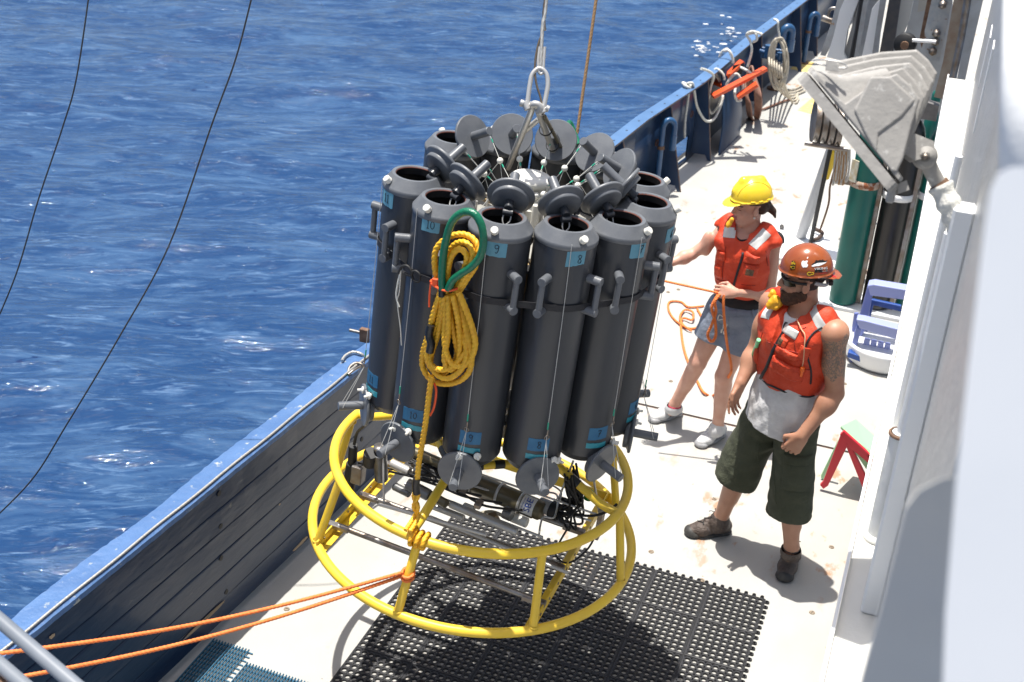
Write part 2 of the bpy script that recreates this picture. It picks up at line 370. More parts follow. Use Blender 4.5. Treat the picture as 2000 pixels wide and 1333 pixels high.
# ---------------------------------------------------------------- near timber bulwark
def timber_bulwark():
    A=V(-2.838,2.0,0);B=V(-2.578,5.55,0); D=(B-A).normalized(); Nn=V(D.y,-D.x,0); Lg=(B-A).length
    root=thing('timber_bulwark','navy painted timber bulwark of stacked planks with bolt holes and worn blue cap','bulwark',A)
    H0,H1=.045,.79; n=6; hh=(H1-H0)/n
    R=Matrix(((D.x,-Nn.x,0),(D.y,-Nn.y,0),(0,0,1)))
    ys=AZ(430,1260,0); r=random.Random(3)
    for i in range(n):
        # bevelled plank with a slightly uneven inner face
        z0=H0+i*hh; nseg=40; prof=[(0,.004),(.004,0),(.010,-.000),(hh-.010,0),(hh-.004,.001),(hh-.0015,.006)]
        vs=[];fs=[]
        for k in range(nseg+1):
            u=Lg*k/nseg; dn=r.uniform(-.0012,.0012)+.002*math.sin(u*3.1+i*2)
            for (h,dd) in [(hh-.002,-.07)]+[(a,-dd_) for a,dd_ in reversed(prof)]+[(0.,-.07)]:
                vs.append(D*u+Nn*(dd+(dn if dd>-.03 else 0))+V(0,0,z0+h))
        c=8
        for k in range(nseg):
            for j in range(c-1): fs.append((k*c+j,k*c+j+1,(k+1)*c+j+1,(k+1)*c+j))
        mb=MB(); mb.add(vs,fs,0); mb.add(vs[:c],[tuple(range(c))]); mb.add(vs[-c:],[tuple(range(c))])
        mb.build('plank',M_navy,root)
    # holes
    hb=MB(); hb.cyl((0,0,0),(0,0,.003),.0135,14); hm=hb.mesh('bolt_hole',M_black)
    for px,py in ((427,964),(430,1028),(431,1090),(441,1156),(706,858),(706,892),(708,928)):
        p=AP(px,py,Nn,A); q=p-A
        o=link('bolt_hole',hm,root); x,y,z=basis_to(Nn); o.matrix_local=frame_mtx(q+Nn*.0015,x,y,z)
    # cap board with ragged outer edge
    mb=MB(); vs=[]; ns=150
    for k in range(ns+1):
        u=Lg*k/ns; w=.115+.006*math.sin(u*7)+r.uniform(-.004,.003)+(.012*max(0,math.sin(u*2.3))if u<2 else 0)
        wn=r.uniform(-.0015,.0015)
        for s,z in ((-w,.79),(-w+.004,.815),(-.012,.817),(.004+wn,.808),(.007+wn,.786)): vs.append(D*u+Nn*s+V(0,0,z))
    mb.add(vs,[(k*5+j,k*5+j+1,(k+1)*5+j+1,(k+1)*5+j) for k in range(ns) for j in range(4)],0); mb.add(vs[-5:],[(0,1,2,3,4)]); mb.add(vs[:5],[(0,1,2,3,4)])
    mb.build('cap_board',M_capblue,root)
    # chips down to wood
    for (px,py,L1,W,a) in ((588,1060,.16,.022,.5),(400,1210,.34,.026,.35),(414,1196,.2,.018,.3),(100,1243,.03,.02,.2),(512,1195,.02,.012,1),(545,985,.015,.01,1)):
        p=AP(px,py,Nn,A)-A+Nn*.004; g=[]
        ng=13; cb=MB()
        for k in range(ng): g.append((L1/2*math.cos(k*6.283/ng)*r.uniform(.7,1.1),W/2*math.sin(k*6.283/ng)*r.uniform(.6,1.3)))
        cb.prism(g,.0015,p,X=D,Y=V(0,0,1),z0=-.001); cb.build('bare_patch',M_bare,root)
    # feet / bracket pads
    # wire rope on the cap's inner edge
    P=[A+D*(Lg*k/60)+Nn*(-.012+.002*math.sin(k*.7))+V(0,0,.8235) for k in range(61)]
    o=rope(P,.0065,'wire_rope',M_wire,pitch=.05,seg=9,step=.006); tag(o,'grey wire rope lying along the top of the timber bulwark','wire')
    return A,B,D,Nn
TB=timber_bulwark()
# ---------------------------------------------------------------- far steel bulwark
FB=[(-2.71,5.62),(-2.66,7.2),(-2.57,8.6),(-2.475,10.),(-2.30,11.4),(-2.19,13.3),(-2.02,15.4),(-1.90,16.9),(-1.62,20),(-1.25,24)]
def fbx(y):
    for (x0,y0),(x1,y1) in zip(FB[:-1],FB[1:]):
        if y0<=y<=y1: return x0+(x1-x0)*(y-y0)/(y1-y0)
    return FB[-1][0]
def steel_bulwark():
    root=thing('steel_bulwark','navy steel bulwark with flanged rail and triangular ribs curving away forward','bulwark',(FB[0][0],FB[0][1],0)); O=root.location
    # plate with freeing port slots: built as strips
    ports=[(9.2,9.95),(10.62,11.35)]; solid_from=.30
    mb=MB()
    def wall(ya,yb,z0,z1):
        n=max(1,int((yb-ya)/.3)); ys=[ya+(yb-ya)*i/n for i in range(n+1)]
        for a,b in zip(ys[:-1],ys[1:]):
            xa,xb=fbx(a),fbx(b)
            v=[V(xa,a,z0),V(xb,b,z0),V(xb,b,z1),V(xa,a,z1),V(xa-.012,a,z0),V(xb-.012,b,z0),V(xb-.012,b,z1),V(xa-.012,a,z1)]
            mb.add([q-O for q in v],[(0,1,2,3),(5,4,7,6),(0,4,5,1),(3,2,6,7)],0,True)
    cur=5.62
    for a,b in ports: wall(cur,a,0,.8); wall(a,b,.27,.8); wall(a,b,0,.05); cur=b
    wall(cur,24,0,.8)
    mb.build('plate',M_navy_steel,root)
    fl=MB(); n=80; ys=[5.62+(24-5.62)*i/n for i in range(n+1)]; vs=[]
    for y in ys:
        x=fbx(y)
        for dx,z in((-.03,.792),(-.03,.802),(.085,.802),(.085,.786)): vs.append(V(x+dx,y,z)-O)
    fl.add(vs,[(4*i+j,4*i+(j+1)%4,4*i+4+(j+1)%4,4*i+4+j) for i in range(n) for j in range(4)]); fl.add(vs[:4],[(0,1,2,3)])
    fl.build('flange',M_flangeblue,root)
    hm=MB(); hm.lathe([(0,.0012),(.009,.0012),(.009,0)],seg=10); hmesh=hm.mesh('flange_hole',M_black)
    y=6.
    while y<20:
        h=link('flange_hole',hmesh,root); h.location=V(fbx(y)+.03,y,.8021)-O; h.scale=(1,1.2,1); y+=.30
    fr=MB(); vs=[]
    for y in ys: vs+=[V(fbx(y)+.0855,y,.8)-O,V(fbx(y)+.0855,y,.787)-O]
    fr.add(vs,[(2*i,2*i+1,2*i+3,2*i+2) for i in range(n)]); fr.build('flange_edge',M_rustedge,root)
    # ribs: triangular plates with a rusted free edge
    tips=[(8.3,.30),(9.38,.30),(10.53,.28),(11.5,.20),(13.55,.21),(15.28,.22),(16.15,.22),(18.,.22),(20.,.22)]
    for y,w in tips:
        x=fbx(y); tip=x+w
        if abs(y-10.53)<.01: tip=-2.155
        if abs(y-11.5)<.01: tip=-2.095
        if abs(y-13.55)<.01: tip=-1.975
        if abs(y-15.28)<.01: tip=-1.82
        if abs(y-16.15)<.01: tip=-1.755
        rb=MB(); rb.prism([(0,.055),(tip-x-.06,.055),(tip-x-.03,0.),(tip-x,0),(.078,.785),(0,.785)],.012,V(x,y+.006,0)-O,X=(1,0,0),Y=(0,0,1))
        o=rb.build("rib",M_navy_steel,root)
        e=MB(); a=V(tip,y,0)-O; b=V(x+.078,y,.785)-O; e.tube([a,b],.0075,seg=6); e.build('rib_edge',M_rustedge,root)
    # curved closing plate beside the open bay
    cp=MB(); g=[]
    for k in range(11):
        t=k/10; g.append((11.68-.02*t+.15*0,t))
    P0=[V(-2.05,11.70,0),V(-2.0,12.45,0)]; P1=[V(-2.16,11.86,.78),V(-2.135,12.3,.78)]
    vs=[]
    for k in range(9):
        t=k/8; s=t**1.6
        a=P0[0].lerp(P1[0],t)+V(.03*math.sin(math.pi*t),0,0); b=P0[1].lerp(P1[1],t)+V(.05*math.sin(math.pi*t)+0,.0,0)
        vs+=[a-O,b-O,a-O+V(-.015,0,0),b-O+V(-.015,0,0)]
    cp.add(vs,[(4*k,4*k+1,4*k+5,4*k+4) for k in range(8)]+[(4*k+2,4*k+6,4*k+7,4*k+3) for k in range(8)]+[(4*k,4*k+4,4*k+6,4*k+2) for k in range(8)],0,True)
    cp.build('curved_plate',M_navy_steel,root)
    rg=MB(); rg.tube([V(.028*math.cos(a),0,.028*math.sin(a)) for a in np.linspace(0,6.283,15)[:-1]],.006,6,closed=True); rgm=rg.mesh('lashing_ring',mat('rust_brown',(.10,.04,.02),.85,bump=.4))
    for px,py,y in ((1283,279,10.4),(1351,223,11.2),(1538,69,14.7)):
        o=link('lashing_ring',rgm,root); q=AX(px,py,fbx(y)+.02); o.location=q-O; o.rotation_euler=(0,0,1.4)
steel_bulwark()
M_navy_pipe=mat('pipe_blue',(.02,.07,.17),.3,var=(.03,.10,.22),var_scale=12,bump=.3,bscale=60)
M_rusty=mat('rusty_steel',(.13,.07,.045),.7,.2,var=(.25,.15,.09),var_scale=30,bump=.5,bscale=90)
def gooseneck(base,h,r,label,tilt=0.):
    root=thing('vent_pipe',label,'vent pipe',base); c=V(0,0,0)
    P=[V(0,0,0),V(0,0,h*.5),V(0,0,h-.07)]+[V(.055-.055*math.cos(a),0,h-.07+.07*math.sin(a)) for a in np.linspace(.3,math.pi,8)]+[V(.11,0,h-.16)]
    MB().tube(P,r,14).build('pipe',M_navy_pipe,root)
    MB().cyl((.11,0,h-.28),(.11,0,h-.14),r*1.15,14,bev=.004).build('valve_head',M_navy_pipe,root)
    MB().cyl((0,0,0),(0,0,.02),r*2,14).build('base_flange',M_rusty,root)
    MB().cyl((0,0,h*.62),(0,0,h*.62+.03),r*1.25,14).build('clamp',M_rusty,root)
    root.rotation_euler.z=math.radians(35); return root
gooseneck(V(-2.34,10.35,0),.70,.026,'blue gooseneck vent pipe with rusty clamp nearest the rosette')
gooseneck(V(-1.98,14.35,0),.72,.045,'fat blue gooseneck vent pipe between ribs beyond the cream hose')
gooseneck(V(-1.86,15.7,0),.62,.03,'farthest thin blue vent pipe against the bulwark')
# ---------------------------------------------------------------- ropes, ladder and hoses on the far bulwark
M_whiterope=mat('white_rope',(.62,.61,.56),.85,bump=.4,bscale=160)
M_orangeplastic=mat('orange_plastic',(.72,.10,.02),.4,var=(.62,.07,.02),var_scale=10)
M_hose=mat('cream_hose',(.50,.45,.36),.5,var=(.42,.37,.29),var_scale=12)
M_brownhose=mat('brown_hose',(.26,.13,.09),.6,var=(.20,.10,.07),var_scale=12)
def far_gear():
    # rope made fast over the rail, hanging end and bight
    def Y(px,py,y): return AY(px,py,y)
    yk=11.1
    t=thing('mooring_line','thick white rope tied over the rail with a hanging end and a deep bight','rope',Y(1338,170,yk))
    O=t.location
    kn=[V(.0,.0,.0),V(.03,.03,.02),V(.05,0,-.01),V(.02,-.04,.015),V(-.02,0,.03),V(.01,.04,0),V(.05,.02,-.03)]
    rope([k for k in spline([q*1.1 for q in kn],6)],.017,'knot',M_whiterope,t,step=.012)
    rope([q-O for q in spline([Y(1336,165,yk),Y(1345,175,yk),Y(1342,205,yk),Y(1338,235,yk),Y(1337,270,yk)],6)],.0135,'hanging_end',M_whiterope,t,step=.012)
    rope([q-O for q in spline([Y(1342,164,yk),Y(1352,163,yk),Y(1356,180,yk+.1),Y(1362,210,yk+.2),Y(1378,236,yk+.3),Y(1395,232,yk+.5),Y(1408,205,yk+.6),Y(1412,188,yk+.65),Y(1404,205,yk+.7),Y(1390,222,yk+.7),Y(1383,205,yk+.6),Y(1388,170,yk+.5),Y(1394,150,yk+.4),Y(1385,140,yk+.3),Y(1368,134,yk+.2)],7)],.014,'bight',M_whiterope,t,step=.012)
    t2=thing('rescue_ladder','folded orange rung ladder with white side ropes hanging on the rail','ladder',Y(1430,160,11.95)); O=t2.location; y=11.95
    def bar(a,b,w=.035,n='rung'):
        a=V(a)-O;b=V(b)-O; x,yy,z=basis_to(b-a); R=Matrix((x,yy,z)).transposed()
        MB().box((a+b)/2,(w*1.6,.034,(b-a).length),R,bev=.004).build(n,M_orangeplastic,t2)
    bar(Y(1391,189,11.6),Y(1496,134,11.9),.05); bar(Y(1440,190,11.7),Y(1479,164,11.75),.07); bar(Y(1381,153,12.1),Y(1418,170,11.9),.05); bar(Y(1420,150,12.),Y(1450,120,12.1),.05); bar(Y(1425,142,12.),Y(1426,152,12.),.05)
    MB().prism([(0,0),(.11,.02),(.12,.13),(.01,.10)],.012,Y(1427,148,12.02)-O,X=(.9,.3,0),Y=(0,.1,1)).build('rung_tread',M_black,t2)
    for pts in (((1405,158),(1396,140),(1400,135),(1412,145),(1415,158)),((1413,190),(1418,168),(1428,152),(1440,145),(1450,165),(1450,182)),((1447,132),(1462,140),(1472,150),(1470,160)),((1437,170),(1435,185),(1440,197),(1450,195)),((1415,100),(1425,100),(1432,118),(1430,125)),((1460,130),(1468,100),(1465,80),(1458,68),(1470,62),(1490,68)),((1458,68),(1475,65),(1478,78),(1470,82))):
        rope([q-O for q in spline([Y(px,py,11.85 if i else 11.95) for i,(px,py) in enumerate(pts)],7)],.014,'side_rope',M_whiterope,t2,step=.012)
    rope([q-O for q in spline([Y(1405,112,12.3),Y(1410,102,12.3),Y(1420,96,12.3),Y(1428,108,12.25),Y(1433,122,12.1)],7)],.014,'side_rope',M_whiterope,t2,step=.012)
    # cream hose coil
    yc=13.0; t3=thing('hose_coil','cream hose hung in a long coil on the rail and trailing onto the deck','hose',Y(1520,100,yc)); O=t3.location; r=random.Random(8)
    for k in range(8):
        sx=r.uniform(.6,1.05); cx=1520+r.uniform(-5,5); top=74+r.uniform(0,5); bot=150+r.uniform(-6,25)
        pts=[Y(cx,top,yc+r.uniform(-.04,.04))]+[Y(cx+19*sx*math.cos(a),(top+bot)/2-(bot-top)/2*math.sin(a),yc+r.uniform(-.05,.05)) for a in np.linspace(1.3,-1.2,7)]+[Y(cx-1,bot,yc)]+[Y(cx+19*sx*math.cos(a),(top+bot)/2-(bot-top)/2*math.sin(a),yc-.03) for a in np.linspace(-1.9,-4.4,7)]
        MB().tube([q-O for q in spline(pts,4,closed=True)],.011,8,closed=True).build('hose_turn',M_hose,t3)
    for k in range(6):
        a0=(1502+k*5,110+k*3); e=(1560+r.uniform(-10,6),165+k*5)
        p=[Y(a0[0],a0[1],yc-.02),Y(a0[0]+2,140+k*3,yc-.02)]; p2=AZ(1512+k*7,170+k*6,.02); p3=AZ(1545+k*2,176+k*5,.02); p4=AZ(e[0]+8,e[1]+2,.02)
        MB().tube([q-O for q in spline(p+[p2,p3,p4],7)],.011,8).build('hose_turn',M_hose,t3)
    tube=[Y(1512,38,yc+.1),Y(1519,42,yc),Y(1520,58,yc),Y(1524,78,yc)]
    rope([q-O for q in spline(tube,6)],.013,'lashing',M_whiterope,t3,step=.012)
    t4=thing('brown_hose','brown rubber hose looped at the foot of the bulwark by the ladder','hose',AZ(1465,215,0)); O=t4.location
    for k in range(5):
        cx,cy=1466+k*2,200+k*1.5
        pts=[Y(cx-10-k,100+k*6+60,12.7),Y(cx-8,cy,12.6),AZ(cx-4,cy+28,.02),AZ(cx+8,cy+25,.02),Y(cx+9+k,cy-10,12.6),Y(cx+3,130+k*8,12.75)]
        MB().tube([q-O for q in spline(pts,6,closed=True)],.012,8,closed=True).build('hose_turn',M_brownhose,t4)
    MB().tube([q-O for q in spline([AZ(1474,205,.02),AZ(1486,214,.02),AZ(1505,208,.02),AZ(1525,200,.02),AZ(1545,194,.02)],7)],.012,8).build('hose_tail',M_brownhose,t4)
    # blue mooring bits casting
    t5=thing('cleat','dark blue cast cleat on the bulwark behind the cream hose','cleat',Y(1505,108,13.05))
    mb=MB(); mb.cyl((-.12,0,.03),(.16,0,-.02),.022,12); mb.cyl((-.02,.0,-.02),(-.02,.0,.1),.05,12); mb.cyl((.1,0,-.06),(.1,0,.04),.035,12); mb.box((0,.06,0),(.22,.03,.12),bev=.01)
    mb.build('casting',M_navy_pipe,t5)
    # yellow paint patches on the deck
    M_yel=mat('deck_yellow_paint',(.68,.50,.14),.75,var=(.62,.47,.2),var_scale=20,spot=(.5,.47,.42),spot_scale=18,spot_amt=.62)
    for i,(a,b,c,d) in enumerate((((1558,215),(1588,190),(1600,200),(1596,226)),((1543,135),(1562,118),(1590,122),(1576,142)))):
        P=[AZ(*q,.003) for q in (a,b,c,d)]; mb=MB(); mb.add(P+[p-V(0,0,.002) for p in P],[(0,1,2,3),(0,4,5,1),(1,5,6,2),(2,6,7,3),(3,7,4,0)]); o=mb.build('deck_marking',M_yel); tag(o,kind='structure')
far_gear()
# ================================================================ RUBBER MAT (tiles with real holes)
M_rubber=mat('black_rubber',(.014,.014,.016),.62,var=(.024,.024,.027),var_scale=9,bump=.3,bscale=150)
def rubber_mat():
    s=.2857; X0,Y0=-2.077,5.10
    root=thing('rubber_mat','black perforated rubber mat of square interlocking tiles under the rosette','mat',(X0,Y0,0))
    n=8; p=(s-.016)/n; K=12; mb=MB(); vs=[];fs=[]
    def sq(t):                                             # point on the unit square border
        a=2*math.pi*t; c,sn=math.cos(a),math.sin(a); m=max(abs(c),abs(sn)); return c/m*.5,sn/m*.5
    for i in range(n):
        for j in range(n):
            cx=.008+p*(i+.5); cy=-.008-p*(j+.5); b=len(vs)
            for k in range(K):
                q=sq((k+.5)/K if 0 else k/K); a=2*math.pi*k/K
                vs+= [(cx+q[0]*p,cy+q[1]*p,.011),(cx+.0150*math.cos(a),cy+.0150*math.sin(a),.0128),(cx+.0126*math.cos(a),cy+.0126*math.sin(a),.0116),(cx+.0116*math.cos(a),cy+.0116*math.sin(a),.001)]
            for k in range(K):
                k2=(k+1)%K
                for l in range(3): fs.append((b+4*k+l,b+4*k2+l,b+4*k2+l+1,b+4*k+l+1))
    mb.add(vs,fs)
    # border strip round the tile
    g=.0022
    o=[(g,-g),(s-g,-g),(s-g,-s+g),(g,-s+g)]; i_=[(.008,-.008),(s-.008,-.008),(s-.008,-s+.008),(.008,-s+.008)]
    v=[(x,y,.0095) for x,y in o]+[(x,y,.011) for x,y in i_]+[(x,y,0) for x,y in o]
    mb.add(v,[(k,(k+1)%4,4+(k+1)%4,4+k) for k in range(4)]+[(k,8+k,8+(k+1)%4,(k+1)%4) for k in range(4)])
    me=mb.mesh('tile',M_rubber)
    for i in range(6):
        for j in range(8):
            t=link('tile',me,root); t.location=(i*s+rng.normal(0,.0006),-j*s+rng.normal(0,.0006),0); t.rotation_euler.z=rng.normal(0,.002)
    # black seam membrane below the joints and interlock teeth round the outside
    e=MB()
    for i in range(6*7): e.box((i*s/7+.02,.006,.005),(.019,.013,.009),mi=0); e.cyl((i*s/7+.02,.012,0),(i*s/7+.02,.012,.0095),.0095,8)
    for j in range(8*7): e.box((6*s+.006,-j*s/7-.02,.005),(.013,.019,.009)); e.cyl((6*s+.012,-j*s/7-.02,0),(6*s+.012,-j*s/7-.02,.0095),.0095,8)
    for i in range(1,6): e.box((i*s,-4*s,.003),(.006,8*s,.005))
    for j in range(1,8): e.box((3*s,-j*s,.003),(6*s,.006,.0048))
    tag(e.build('edge_teeth',M_rubber,root),kind='stuff')
rubber_mat()
def gratings():
    M=mat('blue_pvc',(.025,.10,.17),.5,var=(.03,.13,.22),var_scale=20)
    for label,x0,x1,y1 in (('narrow blue ribbed plastic mat against the foot of the bulwark',-2.70,-2.485,3.735),('wider blue ribbed plastic mat beside the black rubber mat',-2.475,-2.10,3.66)):
        root=thing('ribbed_mat',label,'mat',(x0,y1,0)); L=1.1
        b=MB(); b.box((0,-L/2,.012),(.005,L,.010),bev=.0015); me=b.mesh('slat',M); n=int((x1-x0)/.0155)
        for k in range(n):
            o=link('slat',me,root); o.location=(k*.0155+.004,0 if (k<9 or x1-x0<.3) else 0,0)
        c=MB(); c.box(((x1-x0)/2,0,.004),(x1-x0,.006,.006)); cm=c.mesh('cross_bar',M)
        for k in range(int(L/.028)): o=link('cross_bar',cm,root); o.location=(0,-.012-k*.028,0)
gratings()
# ================================================================ LINES AND CABLES
M_orange=mat('orange_rope',(.78,.17,.035),.7,bump=.3,bscale=160,var=(.80,.24,.06),var_scale=50)
M_tan=mat('tan_rope',(.36,.22,.11),.85,bump=.4,bscale=150)
M_cable=mat('dark_cable',(.03,.03,.032),.5)
M_steel=mat('stainless',(.52,.52,.51),.30,.45,var=(.48,.46,.43),var_scale=18,rvar=.15)
M_galv=mat('weathered_steel',(.30,.29,.28),.42,.9,var=(.20,.15,.11),var_scale=14,bump=.3,bscale=120)
def lines():
    for pts,lab in ((((178,-40,5.6),(150,150,5.7),(122,250,5.8),(75,390,5.9),(30,540,6.),(-30,680,6.1)),'dark slack cable at far left running down over the water'),
                    (((500,-40,5.),(462,110,5.1),(415,240,5.2),(330,480,5.4),(235,655,5.5),(130,830,5.6),(60,940,5.7),(-40,1040,5.8)),'long dark cable sagging across the sea to the left edge')):
        P=[AD(*p) for p in pts]; mb=MB(); mb.tube(spline(P,8),.0036,6); o=mb.build('cable',M_cable); tag(o,lab,'cable',"cables hanging over the water")
lines()
def near_rail():
    root=thing('guard_rail','pale grey tubular guard rails crossing the bottom left corner close by','rail',AD(60,1260,2.7)); O=root.location
    m=mat('grey_rail_paint',(.15,.17,.20),.4,var=(.19,.21,.24),var_scale=8)
    for a,b in (((-160,1075),(250,1427)),((-160,1160),(190,1462))):
        MB().tube([AD(*a,2.75)-O,AD(*b,2.45)-O],.0155,16).build('rail_tube',m,root)
    MB().box(AD(-12,1345,2.6)-O,(.05,.03,.04),Matrix.Rotation(.6,3,'Z'),bev=.004).build('clamp',M_rusty,root)
near_rail()
# ================================================================ UPPER DECK EDGE, WALL, POSTS (right)
def white_mat(name,c=(.80,.80,.78),b=.35):
    m=mat(name,c,.38,var=(c[0]*.94,c[1]*.94,c[2]*.93),var_scale=5,bump=b,bscale=34,bump2=(9,.2),spot=(.36,.22,.15),spot_scale=19,spot_amt=.73); return m
M_white=white_mat('white_ship_paint',(.50,.50,.49),.8); M_white2=mat('clean_white_paint',(.80,.80,.79),.35,var=(.76,.77,.78),var_scale=3,bump=.3,bscale=30)
def upper_deck():
    root=thing('upper_deck_edge','white painted upper deck edge with raised coaming and rust specks on its waterway','deck edge',(0,3,2)); O=root.location
    pts=[(-.014,1.2),(-.012,2.3),(-.0145,3.),(-.016,4.1),(-.03,5.4),(-.07,8.0)]
    def strip(off0,off1,z0,z1,n,m):
        mb=MB(); vs=[]
        for x,y in pts: vs+=[V(x+off0,y,z1)-O,V(x+off1,y,z1)-O,V(x+off0,y,z0)-O,V(x+off1,y,z0)-O]
        mb.add(vs,[(4*i,4*i+1,4*i+5,4*i+4) for i in range(len(pts)-1)]+[(4*i,4*i+4,4*i+6,4*i+2) for i in range(len(pts)-1)]+[(4*i+1,4*i+3,4*i+7,4*i+5) for i in range(len(pts)-1)]+[(4*i+2,4*i+6,4*i+7,4*i+3) for i in range(len(pts)-1)]+[(0,2,3,1)]); mb.build(n,m,root)
    strip(0,.009,1.9,2.022,'coaming',M_white2)
    strip(.010,1.2,1.90,2.0,'waterway',white_mat('waterway_white',(.70,.69,.65),.6))
upper_deck()
def house_wall():
    root=thing('house_wall','white painted steel wall rising from the upper deck along the right','wall',(.09,3,2)); O=root.location
    mb=MB(); mb.prism([(1.35-3,.0),(8.2-3,.0),(8.2-3,1.35),(1.35-3,1.7)],.12,(0,0,0.001),X=(0,1,0),Y=(0,0,1)); mb.build('wall_plate',M_white,root)
    # pad plates welded on the wall, conduits
    for px,py,w,h in ((1925,110,.26,.22),(1922,170,.14,.3)):
        q=AX(px,py,.088)-O; MB().box(q,(.006,w,h),bev=.002).build('doubler_plate',M_white2,root)
    # vertical conduit with blue tape
    p=AX(1790,540,.055)
    mb=MB(); a=V(.04,3.55,2.0)-O; b=V(.045,3.55,2.9)-O; mb.tube([a,b],.011,12); mb.build('conduit',M_white2,root)
house_wall()
def stanchion():
    b=AZ(1712,1052,2.); root=thing('stanchion','white painted pipe stanchion with welded foot ring on the waterway','post',b)
    m=white_mat('pipe_white',(.72,.72,.70),.6)
    MB().cyl((0,0,0),(0,0,.34),.027,20,bev=.002).build('sleeve',m,root)
    MB().lathe([(.027,.0),(.036,.002),(.038,.010),(.030,.016),(.027,.02)],seg=20).build('weld_ring',m,root)
    MB().cyl((0,0,.34),(.004,0,.9),.012,12).build('inner_rod',M_white2,root)
    mb=MB(); mb.lathe([(.031,0),(.031,.006),(.029,.008),(.022,.008),(.022,0)],(0,0,.332),seg=20); mb.build('rusty_rim',M_rusty,root)
stanchion()
def white_post():
    top=AD(1886,402,2.6); root=thing('white_post','bright white square post beside the floodlight arm','post',(top.x,top.y,2.0)); h=top.z-2.0
    MB().box((0,0,h/2),(.046,.055,h),bev=.006).build('post_body',M_white2,root)
white_post()
def near_things():
    m=mat('near_white',(.78,.79,.80),.5,var=(.74,.755,.77),var_scale=6)
    c=AD(1790,1290,.95); root=thing('rounded_plate','out of focus grey white rounded plate low at the right','plate',c); O=V(c)
    P=[(1672,1400),(1683,1333),(1723,1183),(1771,991),(1795,958),(1830,940),(1880,925),(1960,915),(2060,920),(2060,1400)]
    pts=[AP(x,y,(-.33,.944,0),c) for x,y in P]; n=V(CF); mb=MB(); k=len(pts)
    vs=[p-O for p in pts]+[p-O+V(-.33,.944,0)*.004-V(0,0,.003) for p in pts]
    mb.add(vs,[tuple(range(k)),tuple(reversed(range(k,2*k)))]+[(i,(i+1)%k,k+(i+1)%k,k+i) for i in range(k)]); mb.build('plate_body',mat('near_grey',(.60,.585,.55),.6,var=(.56,.545,.515),var_scale=5),root)
    # broad pale post right by the lens, rounded shoulder
    c=AD(1990,900,.75); root=thing('near_post','broad pale blue white painted post right beside the viewer','post',c); O=V(c)
    P=[(1838,1440),(1846,1200),(1866,950),(1893,700),(1922,450),(1934,370),(1950,338),(1975,326),(2100,322),(2100,1440)]
    pts=[AP(x,y,(-.33,.944,-.34),c) for x,y in P]; n=V(CF); mb=MB(); k=len(pts); vs=[p-O for p in pts]+[p-O+V(-.33,.944,0)*.05+V(.02,.005,-.02) for p in pts]
    mb.add(vs,[tuple(range(k)),tuple(reversed(range(k,2*k)))]+[(i,(i+1)%k,k+(i+1)%k,k+i) for i in range(k)]); mb.build('post_body',m,root)
    a=AD(2015,-60,1.15); b=AD(1998,470,1.15); root=thing('sunlit_post','blurred brilliant white upright at the top right edge','post',b)
    d=a-b; MB().lathe([(0,0),(.024,0),(.024,d.length),(0,d.length)],(0,0,0),d,24).build('post_body',M_white2,root)
near_things()
